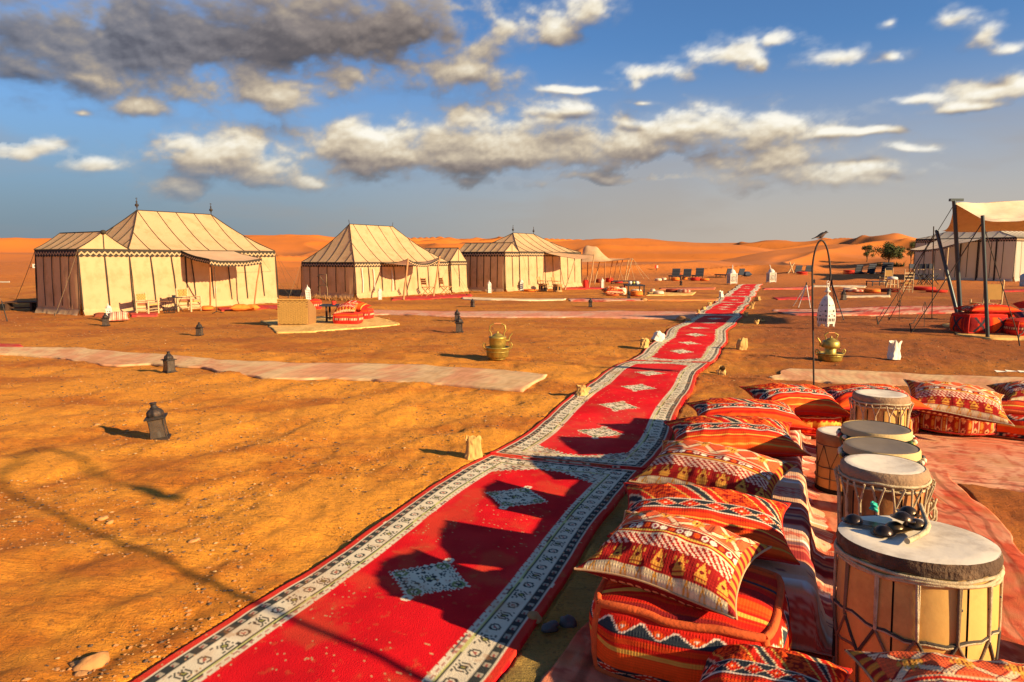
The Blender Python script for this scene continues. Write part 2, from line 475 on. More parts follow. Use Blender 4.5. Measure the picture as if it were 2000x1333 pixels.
cloud_sheet('sky_clouds', np.arange(D2R(-41), D2R(41.01), D2R(.1)), np.arange(D2R(1.0), D2R(31), D2R(.1)))
cloud_sheet('sky_clouds', np.concatenate([np.arange(D2R(41), D2R(85), D2R(.7))]), np.arange(D2R(3), D2R(60), D2R(.7)))
cloud_sheet('sky_clouds', np.arange(D2R(190), D2R(319.2), D2R(.7)) - 2 * PI, np.arange(D2R(3), D2R(60), D2R(.7)))
# ------------------------------------------------------------------ rugs laid on the ground (positions first: the ground is pressed flat under them)
RUGS = []      # name,label,cat,top polyline, bottom polyline, colour function, n, m, lift, group
def resamp(pts, k):
    pts = np.array(pts, float); seg = np.r_[0, np.cumsum(np.linalg.norm(np.diff(pts, axis=0), axis=1))]
    t = np.linspace(0, seg[-1], k)
    return np.stack([np.interp(t, seg, pts[:, i]) for i in range(pts.shape[1])], 1)
def px_line(pts): return [tuple(at(x, y))[:2] for x, y in pts]
def rug(name, label, top, bot, fn, n, m, lift=.012, group=None, world=False, cat='rug', wav=.035):
    if not world: top, bot = px_line(top), px_line(bot)
    RUGS.append(dict(name=name, label=label, cat=cat, top=top, bot=bot, fn=fn, n=n, m=m, lift=lift, group=group, wav=wav))
RED_F = np.array((.62, .006, .012)); CREAM = np.array((.70, .60, .42)); BLK = np.array((.028, .03, .028)); OUT_R = np.array((.62, .035, .02))
def mixc(c, mask, col): return np.where(mask[..., None], np.asarray(col), c)

# --- the long red runner: six rugs end to end
def runner_pattern(s, t, L, seed, meds=()):
    """s across (m), t along (m)"""
    HW = .67; e = HW - np.abs(s); et = np.minimum(t, L - t)
    wob = .004 * fbm(s * 9, t * 9, seed, 2)
    e = e + wob; et = et + wob
    d = np.minimum(e, et * 1.12)
    run = np.where(e < et * 1.12, t, s + .03)
    c = np.ones(s.shape + (3,)) * RED_F
    c = c * (1 + .26 * fbm(s * 3, t * 3, seed + 5, 5))[..., None]
    fade = sstep(fbm(s * 1.6 + 3, t * 1.1, seed + 6, 4), .0, .5)[..., None] * .45
    c = c * (1 - fade) + np.array((.74, .055, .045)) * fade
    # wedges that cut the corners of the field
    wedge = (et < .25 + .62 * np.clip(np.abs(s) - .10, 0, 1) + .012 * np.sign(np.sin(s * 140))) & (e > .2)
    c = mixc(c, wedge, CREAM * .92)
    wm = wedge & (np.sin(s * 62 + 3 * np.sin(t * 40)) * np.sin(t * 75 + s * 30) > .22)
    c = mixc(c, wm, (.10, .10, .08)); c = mixc(c, wedge & (np.sin(s * 95) * np.sin(t * 60) > .72), (.42, .12, .08))
    def band(a, b, col): 
        nonlocal c; c = mixc(c, (d >= a) & (d < b), col)
    band(0, .045, OUT_R)
    zz = .006 * (2 * np.abs((run * 34) % 1 - .5))
    band(0.040, .052, CREAM)
    c = mixc(c, (d > .043 + zz) & (d < .052), CREAM)
    band(.052, .098, BLK * 1.4)
    dash = (d > .062) & (d < .088) & ((run * 13) % 1 < .42)
    c = mixc(c, dash, (.40, .34, .24)); c = mixc(c, (d > .07) & (d < .08) & ((run * 13) % 1 < .22), (.30, .05, .04))
    band(.098, .108, CREAM)
    band(.108, .205, CREAM * (1.02))
    # motifs: ring and rosette by turns
    ph = (run / .112); k = np.floor(ph); x = (ph - k - .5) * .112; y = d - .157
    r = np.hypot(x * 1.0, y * 1.0) * (1 + .07 * np.cos(8 * np.arctan2(y, x)))
    inb = (d > .108) & (d < .205)
    odd = (k.astype(int) % 2) == 0
    c = mixc(c, inb & odd & (r > .019) & (r < .030), BLK * 1.5)
    c = mixc(c, inb & odd & (r < .009), (.42, .10, .07))
    c = mixc(c, inb & ~odd & (r < .034), BLK * 1.3); c = mixc(c, inb & ~odd & (r < .026) & (r > .018), CREAM)
    c = mixc(c, inb & ~odd & (r < .009), (.30, .28, .08))
    corner = inb & ~odd & (np.abs(np.abs(x) - .037) < .009) & (np.abs(np.abs(y) - .034) < .007)
    c = mixc(c, corner, BLK * 1.5)
    band(.205, .211, BLK); band(.211, .222, (.55, .52, .18)); band(.222, .227, BLK)
    band(.227, .25, CREAM); c = mixc(c, (d > .230) & (d < .246) & ((run * 21) % 1 < .45), (.45, .20, .15))
    zz2 = .009 * (2 * np.abs((run * 30) % 1 - .5))
    c = mixc(c, (d >= .25) & (d < .256 + zz2) & (e < et * 1.12 + .0), CREAM)
    band(.249, .252, BLK * 3)
    # medallions down the field
    for tc_ in meds:
        a, b = np.abs(s) / .235, np.abs(t - tc_) / .225
        r1 = a + b + .035 * np.sign(np.sin(s * 210)) + .03 * np.sign(np.sin(t * 230))
        # pinched diamond with a knob on the two tips that lie along the runner
        body = (r1 < 1.0)
        knob = (np.hypot(s, (np.abs(t - tc_) - .235)) < .032)
        c = mixc(c, body | knob, CREAM * 1.05)
        c = mixc(c, (r1 > .80) & (r1 < .88), BLK * 1.6)
        c = mixc(c, (r1 < .22) & (r1 > .12), BLK * 1.4); c = mixc(c, (r1 < .08), (.3, .3, .1))
        th = np.arctan2(t - tc_, s); pet = np.sin(4 * th + 8 * (r1)) * np.cos(13 * r1)
        c = mixc(c, (r1 > .30) & (r1 < .72) & (pet > .45), BLK * 1.8)
        c = mixc(c, (r1 > .5) & (r1 < .74) & (pet < -.72), (.42, .2, .13))
        for sx, sy in ((.72, 0), (-.72, 0), (0, .72), (0, -.72)):
            q = np.hypot(s / .235 - sx, (t - tc_) / .225 - sy)
            c = mixc(c, (q < .16) & (q > .09), (.22, .24, .08))
        c = mixc(c, knob & (np.hypot(s, (np.abs(t - tc_) - .235)) < .012), (.35, .12, .08))
    # dust trodden in
    dust = sstep(fbm(s * 4, t * 4, seed + 9, 5), .12, .5) * .30 + sstep(fbm(s * 25, t * 25, seed + 19, 3), .42, .6) * .35
    dust = dust * (1 - .35 * (d > .25))
    crumb = (vnoise(s * 75, t * 75, seed + 31) > .885) & (vnoise(s * 3, t * 3, seed + 33) > -.1); c = mixc(c, crumb, (.52, .30, .14))
    return c * (1 - dust[..., None]) + np.array((.42, .17, .05)) * dust[..., None]

MEDS = [[(1000, 977), (822, 1137)], [(1290, 731), (1262, 759), (1219, 796), (1160, 845)], [(1337, 688), (1355, 671), (1381, 655), (1392, 643), (1400, 632), (1408, 624)], [(1420, 606), (1424, 601), (1428, 596)], [(1436, 585)], [(1446, 574), (1452, 569), (1456, 564), (1458, 560)]]
RC0 = Vector(tuple(at(945, 905))[:2] + (0,)); RC1 = Vector(tuple(at(1452, 556))[:2] + (0,))
RR0 = Vector(tuple(at(1243, 905))[:2] + (0,)); RR1 = Vector(tuple(at(1481, 556))[:2] + (0,))
rc_dir = ((RC1 + RR1) / 2 - (RC0 + RR0) / 2).normalized(); rc_nrm = Vector((rc_dir.y, -rc_dir.x, 0))
rc_base = (RC0 + RR0) / 2
def seam_d(py):      # distance along the runner of the seam seen at this row
    lo, hi = -6.0, 60.0
    target = at(1000, py).y
    return (target - rc_base.y) / rc_dir.y
seams = [-4.7] + [seam_d(v) for v in (905, 707, 617, 590.5, 579.5, 556)]
def runner_xy(s, d):
    wig = .05 * math.sin(d * .9 + .6) * min(1, (d + 6) / 4) + .03 * math.sin(d * 2.1)
    p = rc_base + rc_dir * d + rc_nrm * (s + wig)
    return p.x, p.y
RUN_BITS = []
for i in range(6):
    a, b = seams[i] + (.01 if i else 0), seams[i + 1] - .01
    RUN_BITS.append((a, b))
RUN_LABELS = ['red runner rug nearest the cushions, big cream diamond medallions, cut off by the photo edge',
 'second red runner rug counted from the front, four cream diamonds in its red field',
 'third red runner rug from the front, ending beside the tan paper bags',
 'short fourth red runner rug just past the crossing pink rug',
 'very short fifth red runner rug near the white paper bag',
 'farthest red runner rug ending between the two white square lanterns']

# --- the faded rugs
def faded(base, alt, seed, stripes=0.0, ang=.3, amt=.8):
    base, alt = np.array(base), np.array(alt)
    def fn(s, t, W, L):
        f = fbm(s * 2.2, t * 1.1, seed, 5) * .9 + .35 * fbm(s * 14, t * 3, seed + 3, 3)
        k = sstep(f, -.25, .35) * amt
        c = base * (1 - k[..., None]) + alt * k[..., None]
        if seed in (47, 51):
            # worn motifs, flecks of the old dark pile and bare patches
            mo = (np.abs(((s * 1.6) % 1) - .5) + np.abs(((t * 1.9 + .3) % 1) - .5)); wear = fbm(s * 3 + 2, t * 3, seed + 21, 4)
            c = np.where(((mo < .30) & (mo > .22) & (wear > -.1))[..., None], c * .62, c); c = np.where(((mo < .12) & (wear > -.05))[..., None], c * np.array((.75, .55, .5)), c)
            fl = sstep(fbm(s * 22, t * 7, seed + 23, 4), .10, .42)[..., None] * .55; c = c * (1 - fl) + np.array((.40, .035, .018)) * fl
            wt = sstep(fbm(s * 5 + 7, t * 16, seed + 25, 4), .12, .45)[..., None] * .45; c = c * (1 - wt) + np.array((.76, .42, .24)) * wt
            bd = np.minimum(t, W - t); c = np.where(((bd > .09) & (bd < .13) | (bd > .22) & (bd < .235))[..., None], c * .6, c)
        if stripes:
            c = c * (1 - .14 * (np.sin((s * math.cos(ang) + t * math.sin(ang)) * stripes + 2 * f) > .55))[..., None]
        d = sstep(fbm(s * 5 + 9, t * 5, seed + 7, 4), .15, .5)[..., None] * .35
        return c * (1 - d) + np.array((.42, .2, .07)) * d
    return fn
BEIGE = faded((.66, .43, .22), (.60, .24, .12), 41, 60, .2, .75)
PINK = faded((.62, .24, .15), (.60, .36, .24), 43, 50, .1, .8)
CORAL = faded((.60, .10, .045), (.60, .22, .12), 47, 90, 1.3, .85)
SALMON = faded((.68, .33, .19), (.60, .16, .08), 51, 150, .9, .8)
REDR = faded((.50, .03, .03), (.42, .09, .06), 53, 0, 0, .5)
MIXR = faded((.62, .33, .22), (.52, .07, .05), 57, 30, .5, 1.0)
CREAMR = faded((.72, .55, .34), (.6, .4, .22), 59, 0, 0, .6)
STRAWR = faded((.74, .45, .15), (.60, .34, .09), 61, 150, .8, .7)
STRIPR = faded((.55, .04, .03), (.08, .06, .08), 63, 40, 1.57, .4)

rug('pale_rug', 'long worn beige rug crossing the sand behind the nearest black lantern',
    [(-90, 683), (0, 680), (170, 681), (330, 697), (470, 708), (620, 711), (800, 715), (960, 722), (1072, 735)],
    [(-90, 691), (0, 692), (110, 701), (230, 715), (300, 712), (430, 726), (520, 739), (640, 740), (820, 749), (960, 761), (1022, 765)], BEIGE, 220, 26, wav=.06)
rug('pink_rug', 'long dusty pink rug running from the straw mat to the red runner',
    [(706, 606), (760, 607), (860, 609), (1000, 609), (1150, 609), (1260, 609), (1368, 610)],
    [(712, 617), (760, 615), (860, 619), (1000, 621), (1150, 621), (1260, 623), (1352, 624)], PINK, 160, 12)
rug('thin_pale_rug', 'narrow pale rug in front of the middle tent, starting below its red rug',
    [(905, 581), (960, 583), (1020, 584.5), (1105, 584)], [(903, 585), (960, 587), (1020, 588), (1105, 587)], CREAMR, 60, 6)
rug('faded_striped_rug', 'faded bluish pink rug lying behind the black lantern in the middle distance',
    [(1112, 584), (1180, 584), (1258, 584)], [(1110, 588.5), (1180, 589), (1256, 588.5)], MIXR, 50, 6)
rug('orange_rug', 'thin orange rug reaching the red runner beside the white paper bag',
    [(1262, 584.5), (1330, 584.5), (1406, 584)], [(1262, 588.5), (1330, 588.5), (1400, 588)], faded((.66, .2, .05), (.6, .3, .1), 71, 0, 0, .5), 50, 6)
rug('thin_red_rug', 'thin red rug behind the striped pouf on the straw mat', [(1290, 563), (1398, 562)], [(1288, 566), (1396, 566)], faded((.5, .12, .06), (.6, .25, .12), 73, 0, 0, .5), 40, 5)
rug('red_doorway_rug', 'crumpled red rug under the awning poles of the second tent',
    [(764, 582), (840, 577), (920, 575)], [(766, 587), (840, 585), (922, 579.5)], REDR, 60, 10)
rug('red_doorway_rug', 'red rug on the sand right of the third tent doorway', [(1104, 562), (1180, 561)], [(1100, 566), (1176, 565)], REDR, 30, 5)
rug('red_porch_rug', 'red rug under the armchair nearest the small side tent', [(258, 612), (306, 611)], [(254, 619), (312, 618)], REDR, 30, 8)
rug('striped_porch_rug', 'red and black striped rug on the sand left of the wicker chair', [(428, 602), (520, 597), (548, 597)], [(430, 608), (520, 604), (548, 606)], STRIPR, 50, 10)
rug('red_fringe_rug', 'bright red rug corner at the left edge above the beige rug', [(-30, 672), (44, 674)], [(-30, 680), (46, 679)], REDR, 24, 8)
rug('straw_mat', 'straw mat under the wicker chair and the two red poufs',
    [(513, 628), (600, 622), (690, 612), (740, 622), (778, 632)], [(545, 651), (600, 650), (700, 642), (760, 637), (778, 634)], STRAWR, 90, 24, cat='mat')
rug('straw_mat', 'straw mat under the striped and red poufs left of the runner', [(1268, 571), (1360, 571)], [(1262, 578), (1352, 577)], STRAWR, 30, 6, cat='mat')
rug('straw_mat', 'greenish straw mat under the red cushions beneath the canopy',
    [(1843, 634), (1900, 628), (2080, 628)], [(1872, 655), (1930, 664), (2090, 666)], STRAWR, 50, 16, cat='mat')
rug('beige_rug', 'cream rug lying behind the cushions and drums at right',
    [(1512, 737), (1549, 722), (1620, 724), (1700, 727), (1800, 732), (1900, 736), (2060, 742)],
    [(1510, 741), (1600, 745), (1700, 753), (1800, 757), (1900, 763), (1960, 767), (2060, 771)], BEIGE, 130, 30)
rug('pink_rug', 'faded pink and white rug beyond the hanging white lantern',
    [(1512, 606), (1560, 605), (1640, 604), (1740, 600), (1882, 598)], [(1512, 609), (1552, 617), (1640, 617), (1740, 615), (1882, 613)], MIXR, 110, 14)
rug('thin_red_rug', 'thin red rug between the white lantern stand and the far poufs', [(1490, 563.5), (1585, 560)], [(1492, 566.5), (1584, 565)], faded((.62, .09, .06), (.6, .25, .15), 75, 0, 0, .5), 40, 5)
rug('dark_red_rug', 'narrow dark red rug behind the white tripod', [(1512, 582), (1584, 579)], [(1516, 586), (1582, 586)], STRIPR, 40, 5)
rug('thin_pale_rug', 'thin pale rug just behind the striped cushion stack right of the hook', [(1588, 558), (1692, 558)], [(1588, 561), (1690, 562)], CREAMR, 40, 5)
rug('thin_pale_rug', 'thin pale rug in front of the round poufs by the stool', [(1652, 578), (1738, 577)], [(1650, 582), (1738, 581)], CREAMR, 40, 5)
rug('red_line_rug', 'thin dark red rug in front of the large tent at right', [(1955, 567), (2050, 566)], [(1955, 571), (2050, 570)], REDR, 30, 5)
# under the drums and cushions
RUG_A = at(1862, 937).to_2d()
cd, cn = rc_dir.to_2d(), rc_nrm.to_2d()
def along(p, a, b): return tuple(p + cd * a + cn * b)
rug('salmon_rug', 'beige pink rug under the round poufs behind the drums',
    [along(RUG_A, 1.65, -1.25), along(RUG_A, 1.60, -.9), along(RUG_A, 1.45, .6), along(RUG_A, 1.15, 3.2)],
    [along(RUG_A, -.02, -1.5), along(RUG_A, -.10, -.9), along(RUG_A, -.14, .3), along(RUG_A, -.75, 3.2)], SALMON, 240, 90, lift=.012, world=True)
rug('coral_rug', 'faded coral red rug under the drums and the striped box pouf',
    [along(RUG_A, -4.2, -2.08), along(RUG_A, -2.6, -2.04), along(RUG_A, -1.0, -1.95), along(RUG_A, .12, -1.9)],
    [along(RUG_A, -4.2, .12), along(RUG_A, -2.6, -.03), along(RUG_A, -1.0, .05), along(RUG_A, .04, -.02)], CORAL, 330, 180, lift=.020, world=True)

# ------------------------------------------------------------------ ground sheet and dunes
def inside(px_, py_, poly):
    r = np.zeros(px_.shape, bool); n = len(poly); j = n - 1
    for i in range(n):
        xi, yi = poly[i]; xj, yj = poly[j]
        if yi != yj:
            r ^= ((yi > py_) != (yj > py_)) & (px_ < (xj - xi) * (py_ - yi) / (yj - yi) + xi)
        j = i
    return r
PADS = []
for r_ in RUGS: PADS.append(list(r_['top']) + list(r_['bot'])[::-1])
PADS.append([runner_xy(-.69, d) for d in np.linspace(seams[0], seams[-1], 120)] + [runner_xy(.69, d) for d in np.linspace(seams[-1], seams[0], 120)])
def pad_mask(x, y):
    m = np.zeros(x.shape, bool)
    for poly in PADS:
        a = np.array(poly); bb = (x > a[:, 0].min()) & (x < a[:, 0].max()) & (y > a[:, 1].min()) & (y < a[:, 1].max())
        if bb.any():
            idx = np.nonzero(bb); m[idx] |= inside(x[idx], y[idx], poly)
    return m
def detail_z(x, y):
    r = np.hypot(x, y)
    # trampled ridges, drawn out across the view, and clods
    rx, ry = x * .93 + y * .36, -x * .36 + y * .93
    a = fbm(rx / 1.1, ry / .30, 61, 3)
    b = fbm(x / .32, y / .32, 63, 3)
    ux, vy = x * .42 + y * .91, x * .91 - y * .42
    a2 = fbm(ux / 1.5, vy / .42, 69, 3) * (1 - sstep(r, 9, 20))
    c = fbm(x / .09, y / .09, 65, 2)
    tr = sstep(fbm(x / 3.5, y / 3.5, 67, 2), -.25, .35)
    fine = 1 - sstep(r, 14, 34)
    z = (.022 * a * (.45 + .75 * tr) + .034 * a2 * (1.15 - .6 * tr) + .017 * b + .0065 * c * fine)
    foot = np.clip(fbm(x / .28, y / .45, 71, 1) - .48, 0, 1) * -.034
    return z + foot * fine
def ground_cols(x, y):
    n = fbm(x / 1.4, y / .8, 81, 5); n2 = fbm(x / .25, y / .16, 83, 4); n3 = fbm(x / 6, y / 3, 85, 3); n4 = fbm(x / .06, y / .05, 88, 2)
    gold = np.array((.82, .320, .026)); brown = np.array((.50, .148, .008)); rust = np.array((.29, .074, .006)); olive = np.array((.30, .20, .05))
    k = sstep(n + .35 * n2 + .15 * n4, -.30, .55)
    c = gold * (1 - k[..., None]) + brown * k[..., None]
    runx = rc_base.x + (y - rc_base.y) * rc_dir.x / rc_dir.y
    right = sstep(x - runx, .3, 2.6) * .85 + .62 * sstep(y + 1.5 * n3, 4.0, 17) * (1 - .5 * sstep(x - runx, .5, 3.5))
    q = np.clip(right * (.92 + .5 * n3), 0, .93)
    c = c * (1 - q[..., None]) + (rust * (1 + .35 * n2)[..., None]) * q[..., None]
    o = sstep(x - runx, .45, .8) * (1 - sstep(x - runx, 1.5, 2.3)) * (1 - sstep(y, 4.5, 9)) * np.clip(.85 + .9 * n, 0, 1)
    c = c * (1 - o[..., None]) + (olive * (1 + .5 * n2)[..., None]) * o[..., None]
    # little dark twigs and grit
    g_ = sstep(fbm(x / .035, y / .02, 89, 2), .55, .8) * .55
    c = c * (1 - g_[..., None]) + np.array((.10, .05, .02)) * g_[..., None]
    sand = sstep(np.hypot(x, y), 34, 60)[..., None]
    c = c * (1 - sand) + np.array((.50, .15, .020)) * sand
    return np.clip(c, .01, 1)
th_front = np.linspace(math.radians(-50), math.radians(50), 780)
th_back = np.linspace(math.radians(50), math.radians(310), 90)[1:-1]
TH = np.concatenate([th_front, th_back])
def polar(rs): 
    R_, T_ = np.meshgrid(rs, TH, indexing='ij'); return R_ * np.sin(T_), R_ * np.cos(T_)
R_GR = np.exp(np.linspace(math.log(.9), math.log(80), 640))
gx, gy = polar(R_GR)
pm = pad_mask(gx, gy)
zz_ = smooth_z(gx, gy) + detail_z(gx, gy) * (~pm) * sstep(np.hypot(gx, gy), .5, 1.5) - .014 * pm + dune_z(gx, gy)
GP = np.stack([gx, gy, zz_], -1)
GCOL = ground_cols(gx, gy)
gmat = pmat('camp_sand', attr=True, rough=.95, var=.25, vscale=9, bump=0, detail=8)
def ground_relief(m):
    t = NT(m.node_tree); b = m.node_tree.nodes['Principled BSDF']; v = t.new('ShaderNodeTexCoord').outputs['Object']
    c_in = b.inputs['Base Color'].links[0].from_socket
    n1 = t.noise(v, 26, 6, .7, .4); n2 = t.noise(v, 120, 4, .7); n3 = t.noise(v, 60, 3, .6)
    vo = t.new('ShaderNodeTexVoronoi', feature='F1'); t.put(vo.inputs['Vector'], v); vo.inputs['Scale'].default_value = 55
    peb_ = t.smooth(vo.outputs['Distance'], .16, .34, 1, 0)
    sel = t.smooth(t.noise(v, 3.2, 4, .6).outputs[0], .48, .62)
    grit = t.math('MULTIPLY', peb_, sel)
    ms = t.noise(v, 1.6, 4, .6).outputs[0]
    sv = t.new('ShaderNodeMapping'); t.put(sv.inputs[0], v); sv.inputs['Rotation'].default_value = (0, 0, .37); sv.inputs['Scale'].default_value = (5, 34, 5)
    n4 = t.noise(sv.outputs[0], 1.0, 6, .68, .5)
    spk = t.math('ADD', t.smooth(n3.outputs[0], .53, .72, 0, .60), t.math('MULTIPLY', t.smooth(n4.outputs[0], .50, .70, 0, .65), t.smooth(ms, .38, .62)), clamp=True)
    def scaled(col_, f_):
        q_ = t.new('ShaderNodeVectorMath', operation='SCALE'); t.put(q_.inputs[0], col_); q_.inputs['Scale'].default_value = f_; return q_.outputs[0]
    c = t.mix(spk, c_in, scaled(c_in, .30)); c = t.mix(t.math('MULTIPLY', grit, .5), c, scaled(c_in, 1.35))
    lite = t.smooth(n2.outputs[0], .58, .75, 0, .35); c = t.mix(lite, c, scaled(c_in, 1.55))
    t.put(b.inputs['Base Color'], c)
    h = t.math('ADD', t.math('MULTIPLY', n1.outputs[0], 1.0), t.math('MULTIPLY', n2.outputs[0], .35)); h = t.math('ADD', h, t.math('ADD', t.math('MULTIPLY', grit, .35), t.math('MULTIPLY', n4.outputs[0], 1.1)))
    bn = t.new('ShaderNodeBump'); bn.inputs['Strength'].default_value = .85; bn.inputs['Distance'].default_value = .030
    t.put(bn.inputs['Height'], h); t.put(b.inputs['Normal'], bn.outputs[0])
ground_relief(gmat)
centre = np.array([[0, 0, 0.0]]); k0 = GP.shape[0] * GP.shape[1]
fan = np.array([(k0, (j + 1) % len(TH), j, j) for j in range(len(TH))])
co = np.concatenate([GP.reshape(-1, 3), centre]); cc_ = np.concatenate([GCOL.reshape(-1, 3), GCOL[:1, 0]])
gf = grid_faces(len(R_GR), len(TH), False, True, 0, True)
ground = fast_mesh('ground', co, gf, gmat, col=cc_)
bmf = MB(); ring = [GP[0, j] for j in range(0, len(TH))]
bmf.add([(0, 0, 0)] + ring, [(0, (j + 1) % len(TH) + 1, j + 1) for j in range(len(TH))], 0, True)
ctr = bmf.build('ground_centre', pmat('camp_sand_plain', (.45, .19, .05), .95), ground); ctr['kind'] = 'structure'
tag(ground, kind='structure')
R_DU = np.exp(np.linspace(math.log(80), math.log(1500), 560)); R_DU[0] = R_GR[-1]
dx_, dy_ = polar(R_DU)
dz_ = smooth_z(dx_, dy_) + dune_z(dx_, dy_) + detail_z(dx_, dy_) * (dune_z(dx_, dy_) < .0) 
dz_[0] = zz_[-1]
dpatch = sstep(fbm(dx_ / 30, dy_ / 14, 91, 4), .05, .4)[..., None] * .55  # gravel patches, darkened in colour to give the dunes more shade
DC = np.array((.52, .150, .018)) * (1 - dpatch) + np.array((.36, .12, .03)) * dpatch
dmat = pmat('dune_sand', attr=True, rough=.95, var=.07, vscale=.05, bump=.25, bscale=1.2, bdist=.1)
dunes = fast_mesh('dunes', np.stack([dx_, dy_, dz_], -1), grid_faces(len(R_DU), len(TH), False, True, 0, True), dmat, col=DC)
tag(dunes, kind='structure')

# ------------------------------------------------------------------ rug meshes
def sheet(name, P, C, mat, parent=None, thick=.012):
    """cloth sheet with a turned-down edge; P (n,m,3)"""
    n, m = P.shape[:2]
    up = np.cross(P[-1, 0] - P[0, 0], P[0, -1] - P[0, 0])[2] > 0
    f = grid_faces(n, m, flip=not up)
    idx = np.arange(n * m).reshape(n, m)
    loop = np.concatenate([idx[:, 0], idx[-1, 1:], idx[-2::-1, -1], idx[0, -2:0:-1]])
    low = P.reshape(-1, 3)[loop] - (0, 0, thick + .02)
    k = len(loop); a = np.arange(k); b = (a + 1) % k
    fs = np.stack([loop[a], loop[b], n * m + b, n * m + a], -1)
    if not up: fs = fs[:, ::-1]
    co = np.concatenate([P.reshape(-1, 3), low]); cl = np.concatenate([C.reshape(-1, 3), C.reshape(-1, 3)[loop] * .9])
    return fast_mesh(name, co, np.concatenate([f, fs[:, ::-1]]), mat, parent, col=cl)
for r_ in RUGS:
    n, m = r_['n'], r_['m']
    T, B = resamp(r_['top'], n), resamp(r_['bot'], n)
    v = np.linspace(0, 1, m)[None, :, None]
    XY = T[:, None, :] * (1 - v) + B[:, None, :] * v
    L = np.linalg.norm(np.diff(T, axis=0), axis=1).sum(); W = np.linalg.norm(T[n // 2] - B[n // 2])
    s, t = np.meshgrid(np.linspace(0, L, n), np.linspace(0, W, m), indexing='ij')
    e = np.minimum.reduce([s, t, L - s, W - t])
    XY = XY + np.stack([fbm(s * 1.5, t * 1.5, 97, 3), fbm(s * 1.5 + 40, t * 1.5, 98, 3)], -1) * (1.9 * r_['wav'] * (e < W * .5))[..., None] * 1.4
    z = smooth_z(XY[..., 0], XY[..., 1]) + dune_z(XY[..., 0], XY[..., 1]) + r_['lift'] + .006 * (1 + fbm(XY[..., 0] * 3, XY[..., 1] * 3, 99, 3)) + .010 * np.clip(fbm(s * 1.8, t * .9 + 3, 96, 2), 0, 1)
    P = np.concatenate([XY, z[..., None]], -1)
    o = sheet(r_['name'], P, r_['fn'](s, t, W, L), RUGM, thick=r_['lift'])
    tag(o, r_['label'], r_['cat'], r_['group'])
for i, (a, b) in enumerate(RUN_BITS):
    L = b - a; stepn = [.0095, .012, .03, .05, .07, .09][i]; m = [142, 112, 62, 40, 30, 28][i]
    n = int(L / stepn)
    t = np.linspace(a, b, n); s = np.linspace(-.67, .67, m)
    XY = np.array([[runner_xy(ss, tt) for ss in (-.67, .67)] for tt in t])
    v = np.linspace(0, 1, m)[None, :, None]
    XYg = XY[:, :1, :] * (1 - v) + XY[:, 1:, :] * v
    S, T = np.meshgrid(s, t - a); 
    XYg = XYg + (np.sign(S) * .022 * sstep(np.abs(S), .4, .67) * fbm((T + a) * 1.4, S * .3, 101 + i, 3))[..., None] * np.array((cn.x, cn.y))
    x, y = XYg[..., 0], XYg[..., 1]
    z = smooth_z(x, y) + .016 + .010 * fbm(S * 2.2, (T + a) * 1.3, 105, 3) + .012 * np.clip(fbm(S * 1.2, (T + a) * 3.2, 107, 2) - .2, 0, 1) - .004 * i * 0
    if i: z = z + .006 * (1 - sstep(T, 0, .12))
    o = sheet('runner_rug', np.concatenate([XYg, z[..., None]], -1), runner_pattern(S, T, L, 110 + i, [seam_d(q[1]) - a for q in MEDS[i]]), RUGM, thick=.012)
    tag(o, RUN_LABELS[i], 'rug', 'red runner rugs laid end to end')
# pebbles and stones
pb = MB(); ico = [(0, 0, 1), (.89, 0, .45), (.28, .85, .45), (-.72, .53, .45), (-.72, -.53, .45), (.28, -.85, .45), (0, 0, -.4)]
icf = [(0, 1, 2), (0, 2, 3), (0, 3, 4), (0, 4, 5), (0, 5, 1), (1, 6, 2), (2, 6, 3), (3, 6, 4), (4, 6, 5), (5, 6, 1)]
XX = rng.uniform(-9, 9, 20000); RR_ = np.exp(rng.uniform(math.log(2.2), math.log(20), 20000)); XX = (XX / 9) * .95 * RR_
keep = ~pad_mask(XX, RR_)
clump = fbm(XX / .7, RR_ / .7, 121, 2) > -.1
zt = smooth_z(XX, RR_) + detail_z(XX, RR_)
for x, y, z, kk, cl_ in zip(XX, RR_, zt, keep, clump):
    if not kk or not cl_: continue
    r_ = .004 + .011 * random.random() ** 4 + .0006 * y
    a = random.uniform(0, 6.28); ca, sa = math.cos(a), math.sin(a); ex = random.uniform(.7, 1.5)
    pb.add([(x + r_ * (vx * ex * ca - vy * sa) * random.uniform(.8, 1.2), y + r_ * (vx * ex * sa + vy * ca), z + r_ * .7 * vz) for vx, vy, vz in ico], icf, random.choice((0, 0, 0, 1, 2, 2)), False)
peb = pb.build('pebbles', [STONE, pmat('stone_pale', (.50, .30, .12), .9, var=.3, vscale=30), pmat('stone_dark', (.13, .08, .05), .9, var=.3, vscale=30)])
tag(peb, 'small pebbles and grit scattered over the trodden sand', kind='stuff')
def rock(px, py, r, label, mat=STONE):
    p = at(px, py); nu, nv = 14, 9
    th, ph = np.meshgrid(np.linspace(0, 2 * PI, nu, endpoint=False), np.linspace(-1.2, PI / 2, nv))
    x, y, z = np.cos(th) * np.cos(ph), np.sin(th) * np.cos(ph), np.sin(ph)
    sd = int(px) ; k = 1 + .45 * fbm(x * 1.3 + px, y * 1.3 + z * 1.7, sd, 3)
    P = np.stack([x * k * r * 1.25, y * k * r * .9, z * k * r * .62], -1)
    o = fast_mesh('rock', P.reshape(-1, 3), grid_faces(nv, nu, False, True), mat)
    o.location = (p.x, p.y, p.z + r * .22); o.rotation_euler = (0, 0, px)
    return tag(o, label, 'rock')
rock(183, 1300, .055, 'pale brown stone on the sand at the lower left')
rock(150, 1303, .03, 'smaller stone touching the pale stone at lower left')
rock(202, 1015, .028, 'stone with a small dark shadow below the hanging lantern shadow')
